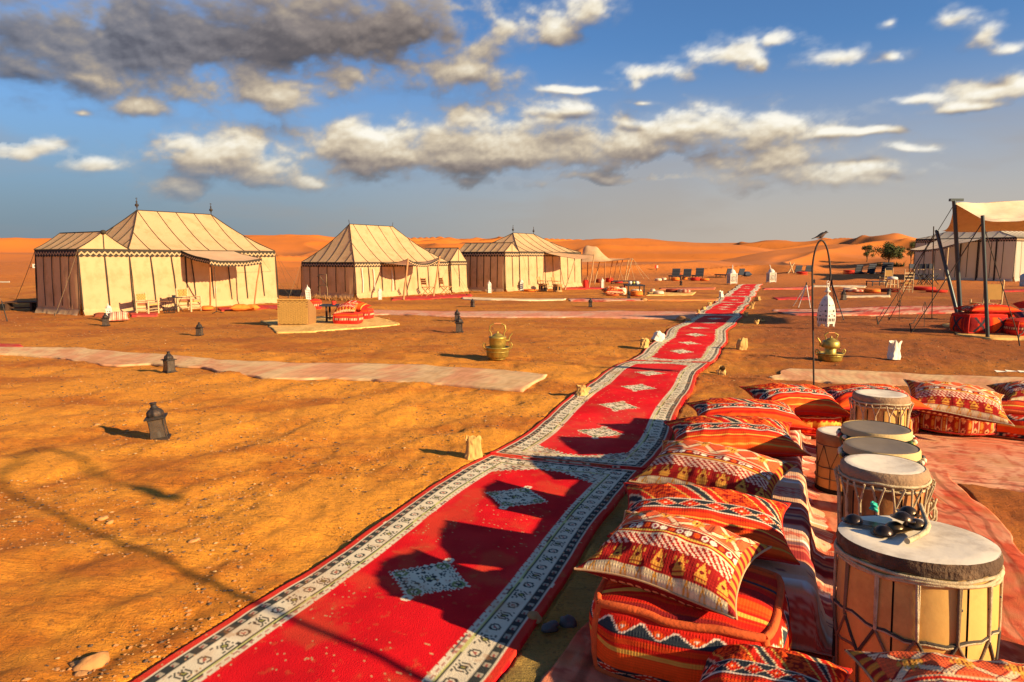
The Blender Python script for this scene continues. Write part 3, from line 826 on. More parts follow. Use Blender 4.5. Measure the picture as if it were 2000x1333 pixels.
rock(215, 1022, .022, 'tiny reddish stone beside the stone under the lantern shadow')
rock(190, 832, .03, 'round pale stone left of the nearest black lantern')
rock(378, 1060, .03, 'orange stone lying alone between lantern shadow and runner')
rock(470, 1112, .022, 'small pale stone left of the runner edge')
rock(1045, 1210, .035, 'pale stone on the green brown earth beside the runner')
rock(1075, 1228, .035, 'dark grey stone on the earth left of the box pouf', pmat('stone_dark2', (.09, .08, .075), .8, var=.3, vscale=30))
rock(1108, 1218, .04, 'second dark grey stone touching the coral rug corner', pmat('stone_dark2', (.09, .08, .075), .8, var=.3, vscale=30))
rock(1257, 588, .13, 'reddish stone between the faded rug and the orange rug')
rock(1331, 627, .14, 'stone on the shaded pink rug edge, left one of a pair')
rock(1343, 628, .10, 'stone on the shaded pink rug edge, right one of a pair')
rock(1405, 727, .05, 'small stone just right of the runner seam')
rock(160, 1322, .03, 'dull stone at the bottom edge below the pale stone')
# ------------------------------------------------------------------ tents
def V2(x, y): return Vector((x, y, 0))
def ang_of(u): return math.atan2(u.y, u.x)
def plain_sheet(name, P, mat, parent, flip=False, both=True):
    P = np.asarray(P); n, m = P.shape[:2]
    return fast_mesh(name, P.reshape(-1, 3), grid_faces(n, m, flip=flip), mat, parent)
def valance(root, pts, h=.17, drop=0.0, pitch=.17, closed=False, zfun=None, out=.03, mats=None, name='valance'):
    """dark band with a cream zigzag ribbon; pts: list of local (x,y,z) along its top edge"""
    mb = MB()
    P = [Vector(p) for p in pts]
    seg = [0]
    for a, b in zip(P, P[1:]): seg.append(seg[-1] + (b - a).length)
    tot = seg[-1]; n = max(2, int(round(tot / pitch)) * 2)
    def pos(d):
        for i in range(len(P) - 1):
            if d <= seg[i + 1] + 1e-6:
                f = (d - seg[i]) / max(1e-6, seg[i + 1] - seg[i]); return P[i].lerp(P[i + 1], f), (P[i + 1] - P[i]).normalized()
        return P[-1], (P[-1] - P[-2]).normalized()
    top = []; 
    for k in range(n + 1):
        p, t = pos(tot * k / n); nrm = Vector((t.y, -t.x, 0))
        if nrm.length > 0: nrm.normalize()
        top.append((p + nrm * out, nrm))
    for k in range(n):
        (p, a), (q, b) = top[k], top[k + 1]
        up = Vector((0, 0, 1))
        lo0 = h * (1.0 if k % 2 else .86); lo1 = h * (.86 if k % 2 else 1.0)
        mb.quad(p - up * lo0, q - up * lo1, q, p, 0)
        e = .004
        z0, z1 = (.30, .62) if k % 2 else (.62, .30)
        w_ = .21 * h
        mb.quad(p + a * e - up * (h * z0 + w_), q + b * e - up * (h * z1 + w_), q + b * e - up * (h * z1 - .02 * h), p + a * e - up * (h * z0 - .02 * h), 1)
        mb.quad(p + a * e - up * (h * .10), q + b * e - up * (h * .10), q + b * e + up * .004, p + a * e + up * .004, 0 if k % 1 else 0)
    return mb.build(name, mats or [TAPE, CANVAS], root)
def tent(label, F0, u, L, D, h, zr, a0=None, a1=None, nL=8, nD=5, gable=False, canvas=None, side=None, finial=True, vh=.17, sag=.10, gz0=0.0, skip_seam=(), lean=0.0, group=None, cat='tent', name='tent', apex_ball=False):
    canvas = canvas or CANVAS
    rz = ang_of(u); root = thing(name, label, cat, (F0.x, F0.y, gz0), rz, group)
    seedb = int(abs(F0.x) * 10 + L * 7)
    # walls, panel by panel
    sides = [((0, 0), (L, 0), nL), ((L, 0), (L, D), nD), ((L, D), (0, D), nL), ((0, D), (0, 0), nD)]
    flap = MB()
    for si, (A, B, n) in enumerate(sides):
        A, B = Vector((*A, 0)), Vector((*B, 0)); d = (B - A); ln = d.length; t = d.normalized(); nr = Vector((t.y, -t.x, 0))
        for k in range(n):
            r0, r1 = k / n, (k + 1) / n; nu, nv = 9, 12
            g_ = np.zeros((nu, nv, 3))
            for i in range(nu):
                for j in range(nv):
                    f = r0 + (r1 - r0) * i / (nu - 1); zz = j / (nv - 1)
                    bulge = .028 * math.sin(PI * i / (nu - 1)) * math.sin(PI * min(1, zz * 1.1))
                    pleat = .020 * float(vnoise(f * ln * 9, zz * 1.2, seedb + si)) * (1.1 - zz) + .012 * float(vnoise(f * ln * 22, zz * 2, seedb + si + 9)) * (1 - zz)
                    flare = .07 * (1 - zz) ** 2
                    p = A + t * (f * ln) + nr * (bulge + pleat + flare)
                    if i in (0, nu - 1): p = A + t * (f * ln) + nr * (flare - .004)
                    g_[i, j] = (p.x, p.y, zz * (h - .02))
            plain_sheet('wall_panel', g_, canvas, root)
        for k in range(n + 1):
            if k == n and si != 1 and si != 0: pass
            f = k / n
            if (si, k) in skip_seam: continue
            corner = k in (0, n)
            zlo = .06 if corner else (.20 + .08 * random.random())
            off = 0 if corner else lean * (.05 + .05 * random.random())
            p0 = A + t * (f * ln + off) + nr * (.012 + .07 * (1 - zlo / h) ** 2); p1 = A + t * (f * ln) + nr * .014
            w_ = .018 if corner else .020
            seams = MB()
            pm_ = p0.lerp(p1, .5) + nr * .01 + t * random.uniform(-.012, .012)
            for qa, qb, za, zb in ((p0, pm_, zlo, (zlo + h) / 2), (pm_, p1, (zlo + h) / 2, h - vh * .8)):
                a_, b_ = Vector((qa.x, qa.y, za)), Vector((qb.x, qb.y, zb))
                seams.add([a_ - t * w_, a_ + t * w_, b_ + t * w_, b_ - t * w_, a_ - t * w_ + nr * .006, a_ + t * w_ + nr * .006, b_ + t * w_ + nr * .006, b_ - t * w_ + nr * .006],
                          [(4, 5, 6, 7), (0, 4, 7, 3), (1, 2, 6, 5)], 0)
            seams.build('wall_seam', TAPE, root)
        # crumpled cloth that lies on the sand
        nu = int(ln / .07); g_ = np.zeros((nu, 5, 3))
        for i in range(nu):
            f = i / (nu - 1)
            for j in range(5):
                q = j / 4; crin = float(vnoise(f * ln * 11, q * 2, seedb + 31 + si))
                p = A + t * (f * ln) + nr * (.075 + .10 * q + .03 * crin * q)
                g_[i, j] = (p.x, p.y, .17 * (1 - q) ** 1.6 + .018 + .02 * crin * q - .02 * q)
        flap.grid(g_)
    flap.build('ground_flap', canvas, root)
    # roof
    rs = MB(); ov = .04
    def roofz(q, s_=1.0):                                  # q 0 at eave .. 1 at ridge
        return h + (zr - h) * q - sag * math.sin(PI * q) * s_
    def seamline(pts, w_=.013):
        q_ = MB(); q_.tube([Vector(p) + Vector((0, 0, .008)) for p in pts], w_, 4); q_.build('roof_seam', TAPE, root)
    if gable:
        for sd in (0, 1):
            for k in range(nD):
                y0, y1 = D * k / nD, D * (k + 1) / nD; g_ = np.zeros((6, 8, 3))
                for i in range(6):
                    for j in range(8):
                        q = j / 7; y = y0 + (y1 - y0) * i / 5; xx = -ov + (L / 2 + ov) * q
                        z = roofz(q, .55) - .02 * math.sin(PI * i / 5) * math.sin(PI * q)
                        g_[i, j] = (xx if sd == 0 else L - xx, y, z)
                plain_sheet('roof_panel', g_, canvas, root, flip=(sd == 0))
            for k in range(nD + 1):
                y = D * k / nD
                seamline([((-ov + (L / 2 + ov) * q) if sd == 0 else L + ov - (L / 2 + ov) * q, y, roofz(q, .55)) for q in np.linspace(0, 1, 8)])
        seamline([(L / 2, y, zr) for y in np.linspace(0, D, 5)], .016)
        for y, nm in ((0, 'gable'), (D, 'gable')):
            m = 8; vs = [(0, y, h - .02), (L, y, h - .02)]
            up = [(-ov * 0 + L * q, y, roofz(min(q, 1 - q) * 2, .55)) for q in np.linspace(0, 1, 2 * m + 1)]
            gb = MB(); gb.add([(L / 2, y, h)] + up, [(0, i + 1, i + 2) if y else (0, i + 2, i + 1) for i in range(2 * m)]); gb.build('gable_panel', canvas, root)
        rs.box((L / 2, -.008, (h + zr) / 2), (.035, .006, zr - h)); rs.build('gable_seam', TAPE, root)
    else:
        def ytop(x): return D / 2 * max(0, min(1, x / a0, (L - x) / (L - a1)))
        def xt0(y): return a0 * max(0, min(1, y / (D / 2), (D - y) / (D / 2)))
        xs = [L * k / nL for k in range(nL + 1)]
        for sd in (0, 1):
            for k in range(nL):
                x0, x1 = xs[k], xs[k + 1]; cuts = sorted({x0, x1} | {v for v in (a0, a1) if x0 < v < x1} | {(x0 + x1) / 2})
                g_ = np.zeros((len(cuts), 9, 3))
                for i, x in enumerate(cuts):
                    yt = ytop(x)
                    for j in range(9):
                        y = -ov + (yt + ov) * j / 8; q = max(0, y) / (D / 2)
                        z = roofz(q) - .02 * math.sin(PI * (x - x0) / (x1 - x0)) * math.sin(PI * min(1, q + .05))
                        g_[i, j] = (x, y if sd == 0 else D - y, z)
                plain_sheet('roof_panel', g_, canvas, root, flip=(sd == 1))
            for x in xs[1:-1]:
                yt = ytop(x); seamline([(x, (-ov + (yt + ov) * q) if sd == 0 else D + ov - (yt + ov) * q, roofz(max(0, -ov + (yt + ov) * q) / (D / 2))) for q in np.linspace(0, 1, 9)], .015)
        ys = [D * k / nD for k in range(nD + 1)]
        for sd in (0, 1):
            ax = a0 if sd == 0 else L - a1
            for k in range(nD):
                y0, y1 = ys[k], ys[k + 1]; cuts = sorted({y0, y1, (y0 + y1) / 2} | ({D / 2} if y0 < D / 2 < y1 else set()))
                g_ = np.zeros((len(cuts), 9, 3))
                for i, y in enumerate(cuts):
                    xt = ax * max(0, min(1, y / (D / 2), (D - y) / (D / 2)))
                    for j in range(9):
                        x = -ov + (xt + ov) * j / 8; q = max(0, x) / ax
                        g_[i, j] = (x if sd == 0 else L - x, y, roofz(q) - .02 * math.sin(PI * (y - y0) / (y1 - y0)) * math.sin(PI * min(1, q + .05)))
                plain_sheet('roof_panel', g_, canvas, root, flip=(sd == 0))
            for y in ys[1:-1]:
                xt = ax * max(0, min(1, y / (D / 2), (D - y) / (D / 2)))
                seamline([((-ov + (xt + ov) * q) if sd == 0 else L + ov - (xt + ov) * q, y, roofz(max(0, -ov + (xt + ov) * q) / ax)) for q in np.linspace(0, 1, 9)], .015)
        for cx, cy_, ex in ((0, 0, a0), (0, D, a0), (L, 0, a1), (L, D, a1)):
            seamline([(cx + (ex - cx) * q, cy_ + (D / 2 - cy_) * q, roofz(q)) for q in np.linspace(0, 1, 10)], .018)
        seamline([(a0, D / 2, zr), (a1, D / 2, zr)], .018)
    valance(root, [(0, 0, h + .01), (L, 0, h + .01), (L, D, h + .01), (0, D, h + .01), (0, 0, h + .01)], vh)
    if finial and not gable:
        for x in (a0, a1):
            fb = MB(); fb.lathe([(.012, 0), (.012, .10), (.03, .11), (.012, .13), (.055, .17), (.065, .20), (.055, .23), (.012, .27), (.028, .30), (.03, .32), (.01, .345), (.008, .42), (.0, .46)], 10, (x, D / 2, zr - .02))
            fb.tube([(x + .03 * math.cos(a), D / 2, zr + .40 + .03 * math.sin(a)) for a in np.linspace(-.7, 3.84, 9)], .006, 4)
            fb.build('finial', IRON, root)
    if apex_ball:
        fb = MB(); fb.lathe([(0, -.07), (.06, -.05), (.085, 0), (.06, .05), (0, .07)], 12, (L / 2, -.03, zr - .01)); fb.build('ridge_cap', TAPE, root)
    root['_geo'] = [L, D, h]
    return root
def loc(root, p): return w2l(root.location, root.rotation_euler.z, p)
def awning(root, corners, sagm=.06, mat=None, vh=.14, nseam=0, band=True, slope_band=True):
    """corners local: a0,a1 on the tent, b1,b0 at the front"""
    A0, A1, B1, B0 = [Vector(c) for c in corners]; n, m = 15, 10; g_ = np.zeros((n, m, 3))
    for i in range(n):
        s = i / (n - 1)
        for j in range(m):
            t = j / (m - 1); p = (A0.lerp(A1, s)).lerp(B0.lerp(B1, s), t)
            p.z -= sagm * math.sin(PI * s) * t * 1.6 + sagm * .5 * math.sin(PI * t) + .012 * float(vnoise(s * 6, t * 4, 5))
            g_[i, j] = p
    aw = plain_sheet('awning', g_, mat or CANVAS_P, root, flip=True)
    if band: valance(aw, [tuple(g_[i, -1]) for i in range(n)], vh, out=.012, mats=[TAPE, CANVAS], pitch=.14)
    if slope_band: valance(aw, [tuple(g_[0, j]) for j in range(m)], vh * .8, out=.012, pitch=.12)
    mbs = MB()
    for e in (0, n - 1): mbs.tube([tuple(g_[e, j] + (0, 0, .006)) for j in range(m)], .009, 4)
    for k in range(nseam):
        i = int((k + 1) * (n - 1) / (nseam + 1)); mbs.tube([tuple(g_[i, j] + (0, 0, .006)) for j in range(m)], .008, 4)
    mbs.build('awning_seam', TAPE, aw)
    return aw, g_
def pole_part(root, top, base, r=.022, mat=None, name='awning_pole', bend=.02):
    a, b = Vector(base), Vector(top); mb = MB(); n = 7
    pts = [a.lerp(b, i / (n - 1)) + Vector((bend * float(vnoise(i * .9, a.x, 3)), bend * float(vnoise(i * .9, a.y, 4)), 0)) for i in range(n)]
    mb.tube(pts, [r * 1.1] * 3 + [r] * (n - 3), 8); return mb.build(name, mat or WOOD, root)
def rope_part(root, a, b, r=.006, sag=.03, mat=None, stake=True, name='guy_rope'):
    a, b = Vector(a), Vector(b); mb = MB(); n = 9
    pts = [a.lerp(b, i / (n - 1)) - Vector((0, 0, sag * math.sin(PI * i / (n - 1)))) for i in range(n)]
    mb.tube(pts, r, 4, cap=False)
    o = mb.build(name, mat or ROPE, root)
    if stake:
        s = MB(); d = (b - a).normalized(); s.tube([b + Vector((d.x * .03, d.y * .03, .10)), b + Vector((-d.x * .03, -d.y * .03, -.05))], .012, 6)
        s.tube([b + Vector((0, 0, .05)), b - (b - a) * .02 + Vector((.01, .01, .03))], .016, 6); s.build('stake', IRON, o)
    return o

# ---- first tent with its side tent (left)
F0, F1 = at(258, 610), at(541, 592); F0.z = F1.z = 0
T1u = (F1 - F0).normalized(); T1L = (F1 - F0).length
t1 = tent('large cream tent at left with two finials, striped awning and two armchairs before it', F0, T1u, T1L, 3.6, 1.97, 3.34, 1.42, T1L - 1.42, nL=8, nD=6, lean=1.0, vh=.24)
n1 = Vector((T1u.y, -T1u.x, 0))
def L1(p): return loc(t1, p)
aA0, aA1 = (1.78, -.03, 1.95), (3.85, -.03, 1.95)
awn, ag = awning(t1, [aA0, aA1, (3.95, -1.40, 1.70), (1.78, -1.55, 1.66)], .05, vh=.20)
b0, b1 = at(411, 602), at(496, 598)
pole_part(t1, (1.80, -1.53, 1.67), L1(b0) , .026); pole_part(t1, (3.93, -1.40, 1.72), L1(b1), .024)
rope_part(t1, (T1L, 0, 1.95), L1(at(590, 575)), .006); rope_part(t1, (T1L, 0, 1.95), L1(at(572, 578)), .005)
rope_part(t1, (3.93, -1.40, 1.70), L1(at(566, 578)), .005)
dp = MB(); dp.box((1.92, -.045, .98), (.045, .02, 1.9)); dp.build('door_edge', TAPE, t1)
S0 = F0 - T1u * 1.62 + n1 * .22
t1b = tent('small gabled side tent joined to the left end of the large tent', S0, T1u, 1.52, 2.55, 1.97, 2.50, nL=2, nD=5, gable=True, lean=.3, sag=.06, apex_ball=True, vh=.24)
rope_part(t1b, (1.5, 0, 1.93), loc(t1b, at(225, 607)), .005); rope_part(t1b, (1.45, 0, 1.93), loc(t1b, at(217, 600)), .004)
rope_part(t1b, (0, 0, 1.95), loc(t1b, at(107, 618)), .007, .05); rope_part(t1b, (0, 2.55, 1.95), loc(t1b, at(24, 602)), .008, .05)
rope_part(t1b, (0, .6, 1.9), loc(t1b, at(88, 604)), .005, .05, stake=False)
# ---- second tent
G0, G1 = at(694, 583.6), at(876, 572); G0.z = G1.z = 0
T2u = (G1 - G0).normalized(); T2L = (G1 - G0).length
t2 = tent('tall roofed cream tent in the middle with a sagging awning on two wooden poles', G0, T2u, T2L, 3.3, 1.53, 3.22, 1.38, 4.2, nL=8, nD=6, finial=False, lean=.4, vh=.22, sag=.14)
def L2(p): return loc(t2, p)
awning(t2, [(1.55, -.03, 1.50), (3.75, -.03, 1.50), (3.75, -1.62, 1.76), (1.55, -1.62, 1.66)], .16, vh=.15, slope_band=False)
pole_part(t2, (1.57, -1.61, 1.68), L2(at(788, 586.5)), .04, bend=.01); pole_part(t2, (3.73, -1.60, 1.78), L2(at(847, 579.6)), .04, bend=.01)
for x, z1_ in ((.35, 1.3), (1.05, 1.25), (2.2, 1.2)):
    tb = MB(); tb.tube([(x, -.07, z1_), (x + .03, -.10, .7), (x - .02, -.13, .25)], .02, 5, sx=1.6); tb.build('tie_strap', PAPER, t2)
for px_ in (0, 1):
    tb = MB(); tb.tube([(1.38 if px_ == 0 else 4.2, 1.65, 3.2), (1.34 if px_ == 0 else 4.22, 1.65, 3.42)], .012, 5); tb.build('roof_pin', IRON, t2)
SL = 1.35
t2b = tent('tiny gabled side tent at the right end of the middle tent', G1 + T2u * .02 + Vector((T2u.y, -T2u.x, 0)) * .12, T2u, SL, 2.2, 1.55, 2.22, nL=2, nD=5, gable=True, sag=.05, vh=.21)
rope_part(t2b, (.1, 0, 1.5), loc(t2b, at(912, 578)), .006); rope_part(t2b, (.05, 0, 1.5), loc(t2b, at(918, 574)), .005)
rope_part(t2, (0, 3.3, 1.5), L2(at(563, 583)), .006); rope_part(t2, (0, 3.3, 1.5), L2(at(578, 574)), .005)
# ---- third tent, its long side tent and the fly behind it
H0, H1 = at(1014, 567.7), at(1134, 559.7); H0.z = H1.z = 0
T3u = (H1 - H0).normalized(); T3L = (H1 - H0).length
t3 = tent('cream tent with two finials farther back, awning stretched on thin poles to its right', H0, T3u, T3L, 3.6, 2.05, 3.12, 2.2, 4.45, nL=8, nD=6, lean=.2, vh=.26)
def L3(p): return loc(t3, p)
awning(t3, [(2.55, -.03, 2.03), (4.45, -.03, 2.03), (4.55, -2.15, 1.88), (2.55, -2.0, 1.66)], .05, mat=CANVAS, vh=.10, band=False, slope_band=False)
pole_part(t3, (2.56, -2.0, 1.68), L3(at(1104, 566)), .03, WOOD_L); pole_part(t3, (4.54, -2.15, 1.92), L3(at(1151, 563)), .03, WOOD_L)
rope_part(t3, (.3, 0, 2.0), L3(at(1040, 567)), .006)
t3b = tent('long low gabled side tent with a dark pleated wall left of the third tent', H0 - T3u * 1.39, T3u, 1.37, 3.0, 2.03, 2.50, nL=2, nD=7, gable=True, sag=.05, vh=.26)
rope_part(t3b, (0, .6, 1.95), loc(t3b, at(962, 569)), .006)

def canopy_sheet(name, parent, corners, peaks, n=22, m=14, sag=.2, mat=None, edge_scallop=0.0):
    A, B, C, D_ = [Vector(c) for c in corners]; g_ = np.zeros((n, m, 3))
    for i in range(n):
        for j in range(m):
            s, t = i / (n - 1), j / (m - 1); p = A.lerp(B, s).lerp(D_.lerp(C, s), t)
            p.z -= sag * math.sin(PI * s) * .5 * (1) + sag * math.sin(PI * t) * .5
            for (ps, pt, ph, pr) in peaks:
                d = math.hypot(s - ps, t - pt) / pr; p.z += ph * max(0, 1 - d) ** 1.5
            p.z += .03 * float(fbm(s * 4, t * 3, 9, 3))
            g_[i, j] = p
    return plain_sheet(name, g_, mat or CANVAS_P, parent), g_
# fly on many slanted poles
c0, c1 = atY(1136, 512, 46.0), atY(1229, 504, 45.0); c2 = atY(1234, 505, 50.0); c3 = atY(1140, 500, 50.0)
fly = thing('shade_canopy', 'open cream shade canopy on many slanting poles right of the third tent', 'canopy', (c0.x, c0.y, 0))
lf = lambda p: Vector(p) - fly.location
canopy_sheet('canopy_cloth', fly, [lf(c0), lf(c1), lf(c2), lf(c3)], [(.06, .5, .95, .34), (.30, .5, .95, .36)], 26, 14, .18, CANVAS)
for (tx, ty, bx, by) in ((1171, 512, 1161, 554), (1182, 513, 1181, 550), (1196, 511, 1190, 552), (1206, 510, 1197, 551), (1216, 508, 1206.5, 551), (1227.5, 506, 1220, 551), (1235, 505, 1223, 551), (1148, 512, 1147, 553), (1158, 505, 1158, 548)):
    bb = at(bx, by); pole_part(fly, lf(atY(tx, ty, bb.y - .4)), lf(bb), .035, WOOD_L if tx % 2 else WOOD, 'canopy_pole', .0)
for (tx, ty, bx, by) in ((1235, 505, 1268, 546), (1235, 505, 1258, 546), (1229, 508, 1240, 549), (1206, 510, 1218, 549)):
    bb = at(bx, by); rope_part(fly, lf(atY(tx, ty, 47)), lf(bb), .014, .05, ROPE_L, stake=False)

# ---- large tent at right with its own awning
K0 = Vector((37.2, 51.5, 0)); K1 = Vector((33.0, 57.1, 0))
uR = Vector(((K0 - K1).normalized().y * -1, (K0 - K1).normalized().x, 0)); uR = Vector((.8, .6, 0))
t4 = tent('big pale marquee at right, its shaded wall seen behind the canopy poles', K0, uR, 9.0, 7.0, 3.25, 5.1, 3.2, 5.8, nL=8, nD=9, canvas=CANVAS_W, vh=.32, sag=.3, finial=False)
def L4(p): return loc(t4, p)
awning(t4, [(-.05, 5.2, 3.2), (-.05, 2.2, 3.2), L4(atY(1868, 476, 50)), L4(atY(1777, 488, 51.5))], .12, mat=CANVAS_W, vh=.16, slope_band=True, nseam=2)
for a, b in (((1822, 487), (1822, 548)), ((1852, 484), (1846, 549))):
    bb = at(*b); bb = Vector(bb); bb = atY(b[0], b[1], 50.2); bb.z = 0
    pole_part(t4, L4(atY(a[0], a[1], 50.2)), L4(bb), .05, WOOD_L)
fr = MB()
for yy in (1.2, 2.4, 3.6): fr.box((-.12, yy, 1.6), (.06, .10, 3.2))
fr.build('door_post', TAPE, t4)

# ---- canopy in front of it: heavy fly on steel poles
P1b = at(1877.5, 644.8); P2b = at(1929, 660.4)
P1t = atY(1863, 397, P1b.y); P2t = atY(1920, 430, P2b.y); P3t = atY(1829, 450, 17.6)
can = thing('dark_poled_canopy', 'sand coloured canopy on dark metal poles at the right edge', 'canopy', (P1b.x, P1b.y, 0))
lc = lambda p: Vector(p) - can.location
R1 = atY(2230, 384, 16.6); R2 = atY(2230, 428, 14.4); R3 = atY(2230, 455, 19.0)
def fly_half(A, B, C, D_, sg, nm, seed, cut=.30):
    """A-B ridge, D-C eave"""
    n, m = 34, 16; g_ = np.zeros((n, m, 3))
    A, B, C, D_ = map(lc, (A, B, C, D_))
    for i in range(n):
        s = i / (n - 1)
        for j in range(m):
            t = j / (m - 1); p = A.lerp(B, s).lerp(D_.lerp(C, s), t)
            p.z -= sg * math.sin(PI * t) * (1 - .45 * s)
            p.x += cut * math.sin(PI * t) * (1 - s)            # cut-in edge between corner poles
            p.z += .085 * float(fbm(s * 6 + t * 2, t * 4, seed, 4)) * math.sin(PI * min(1, s * 3 + .05)) * (1 if 0 < i < n - 1 else 0)
            g_[i, j] = p
    return plain_sheet(nm, g_, pmat('sun_bleached_canvas', (.74, .58, .38), .9, var=.12, vscale=1.5, bump=.3, bscale=9, dirt=(.5, .35, .2), dirt_amt=.4), can)
fly_half(P1t, R1, R2, P2t, .16, 'canopy_cloth', 3)
fly_half(P1t, R1, R3, P3t, .24, 'canopy_cloth', 5, .10)
pole_part(can, lc(P1t) + Vector((0, 0, .06)), lc(P1b), .045, STEEL, 'metal_pole', 0)
pole_part(can, lc(atY(1919, 421, P2b.y)), lc(P2b), .036, STEEL, 'metal_pole', 0)
pole_part(can, lc(P3t), lc(at(1876.5, 640)), .042, STEEL, 'metal_pole', 0)
cb = MB(); cb.box(lc(P1t) + Vector((.05, 0, .07)), (.30, .08, .06)); cb.build('pole_bracket', STEEL, can)
for (a, b, Yt) in (((1918, 436), (1779, 651), P2b.y), ((1825, 457), (1714, 635), 17.6), ((1824, 458), (1736, 626), 17.6), ((1921, 440), (1990, 661), P2b.y), ((1862, 402), (1800, 500), 17.4)):
    e = at(*b) if b[1] > 520 else atY(b[0], b[1], 18.5)
    rope_part(can, lc(atY(a[0], a[1], Yt)), lc(e), .011, .02, ROPE_D, stake=b[1] > 520)
for (bx, by) in ((1779, 651), (1714, 635), (1990, 676)):
    q = at(bx, by); s_ = MB(); s_.tube([lc(q) + Vector((-.04, 0, .22)), lc(q) + Vector((.03, 0, -.05))], .013, 6); s_.tube([lc(q) + Vector((-.05, 0, .2)), lc(q) + Vector((.06, .02, .24)), lc(q) + Vector((.2, .1, .42))], .010, 5); s_.build('stake', IRON, can)
# loops of spare rope hanging on two guys
for (x, y, Yt, r_) in ((1757, 580, 17.2, .09), (1806, 600, 15.6, .08), (1757, 592, 17.0, .06)):
    c = lc(atY(x, y, Yt)); k_ = MB(); k_.tube([c + Vector((r_ * .5 * math.sin(a), .02 * math.sin(2 * a), r_ * 1.4 * math.cos(a))) for a in np.linspace(0, 2 * PI, 14)], .007, 4); k_.tube([c + Vector((0, 0, r_)), c + Vector((.02, 0, -.45))], .006, 4); k_.build('spare_rope', ROPE_D, can)
vp = MB(); vp.tube([lc(atY(1823.5, 443, 17.8)), lc(at(1820, 622))], .014, 5); vp.build('thin_pole', ROPE_D, can)
pole_part(can, (4.2, .2, 3.05), (4.3, .1, 0), .045, STEEL, 'metal_pole', 0)
pole_part(can, (4.2, -2.0, 2.6), (4.3, -2.0, 0), .045, STEEL, 'metal_pole', 0)
# ------------------------------------------------------------------ woven patterns (u along, v across; metres-free -1..1)
cRED = np.array((.56, .016, .008)); cORA = np.array((.78, .085, .010)); cDRK = np.array((.17, .010, .010)); cBLK = np.array((.018, .024, .030))
cCRM = np.array((.74, .58, .33)); cYEL = np.array((.74, .44, .07)); cCOR = np.array((.72, .11, .035)); cWHT = np.array((.78, .64, .48)); cOCH = np.array((.62, .27, .04))
def tri(x): return 2 * np.abs(x - np.floor(x + .5))          # 0..1 zigzag
def pat_kilim(u, v, k=1.0):
    v = v * .90 + .10
    """dark red kilim: cream edge, teardrops, teeth, chain of rings, orange lattice"""
    c = np.ones(u.shape + (3,)) * cDRK
    def band(a, b, col):
        nonlocal c; c = mixc(c, (v >= a) & (v < b), col)
    band(-1.2, -.70, cCRM * .82)
    c = mixc(c, (v < -.70) & (np.abs(tri(u * 5) - (v + 1) * 3.4) < .22), cCRM * .98)
    c = mixc(c, (v < -.70) & (np.abs((1 - tri(u * 5)) - (v + 1) * 3.4) < .10), cOCH)
    band(-.70, -.30, np.array((.30, .012, .010)))
    # teardrop motifs
    U = u * 3.6; x = (U - np.round(U)) / 3.6; y = v + .50
    dr = (np.abs(x) < .085 * (1 - (y + .13) / .26)) & (y > -.12) & (y < .14)
    c = mixc(c, dr, cOCH * 1.1); c = mixc(c, dr & (np.hypot(x, y + .04) < .03), cDRK)
    c = mixc(c, (np.abs(x) < .07) & (np.abs(y + .15) < .014), cOCH); c = mixc(c, (np.abs(np.abs(x) - .075) < .012) & (np.abs(y - .03) < .03), cOCH * .8)
    # slanted teeth
    te = (v >= -.38) & (v < -.14) & (((u * 11 + v * 5 + .18 * np.floor(v * 22)) % 1) < .46)
    band(-.30, -.14, np.array((.34, .014, .010))); c = mixc(c, te, cWHT * np.array((1, .80, .72)))
    band(-.14, -.115, cCRM); band(-.115, -.08, cRED * .8); band(-.08, -.055, cYEL)
    band(-.055, .11, cDRK * 1.3)
    U = u * 9; x = (U - np.round(U)) / 9; r = np.hypot(x, (v - .028) * .8); odd = (np.round(U).astype(int) % 3)
    c = mixc(c, (v > -.055) & (v < .11) & (r < .046) & (odd != 0), cWHT); c = mixc(c, (v > -.055) & (v < .11) & (r < .024) & (odd == 1), np.array((.30, .03, .06)))
    c = mixc(c, (v > -.055) & (v < .11) & (r < .040) & (odd == 0), cORA)
    band(.11, .135, cCRM); band(.135, .17, cRED); band(.17, .19, cCRM * .9)
    F = (v >= .19) & (v < .80)
    c = mixc(c, F, cCOR); 
    la = np.abs(((u * 2.3 + (v - .5) * 1.7) % 1) - .5); lb = np.abs(((u * 2.3 - (v - .5) * 1.7) % 1) - .5)
    c = mixc(c, F & ((la < .10) | (lb < .10)), cWHT * np.array((1, .82, .62))); c = mixc(c, F & ((np.abs(la - .13) < .022) | (np.abs(lb - .13) < .022)), cDRK * 1.4)
    # stepped stars inside the diamonds
    U = u * 2.3 - .0; x = (U - np.floor(U) - .5); y = (v - .5) * 1.7; s1 = np.abs(x) + np.abs(y) + .05 * np.sign(np.sin(x * 60)) 
    c = mixc(c, F & (s1 < .24), cOCH * 1.15); c = mixc(c, F & (s1 < .055), cDRK)
    band(.80, .825, cCRM); band(.825, 1.2, cDRK * 1.2)
    U = u * 9; x = (U - np.round(U)) / 9; r = np.hypot(x, (v - .90) * .8)
    c = mixc(c, (v > .83) & (r < .042), cWHT * np.array((1, .7, .5)))
    # narrow striped ends
    ends = np.abs(u) > .90
    c = mixc(c, ends, np.where((np.sin(v * 40) > 0)[..., None], cDRK * 1.5, cOCH * .8))
    return c * (1 + .10 * np.sign(np.sin(v * 160))[..., None])
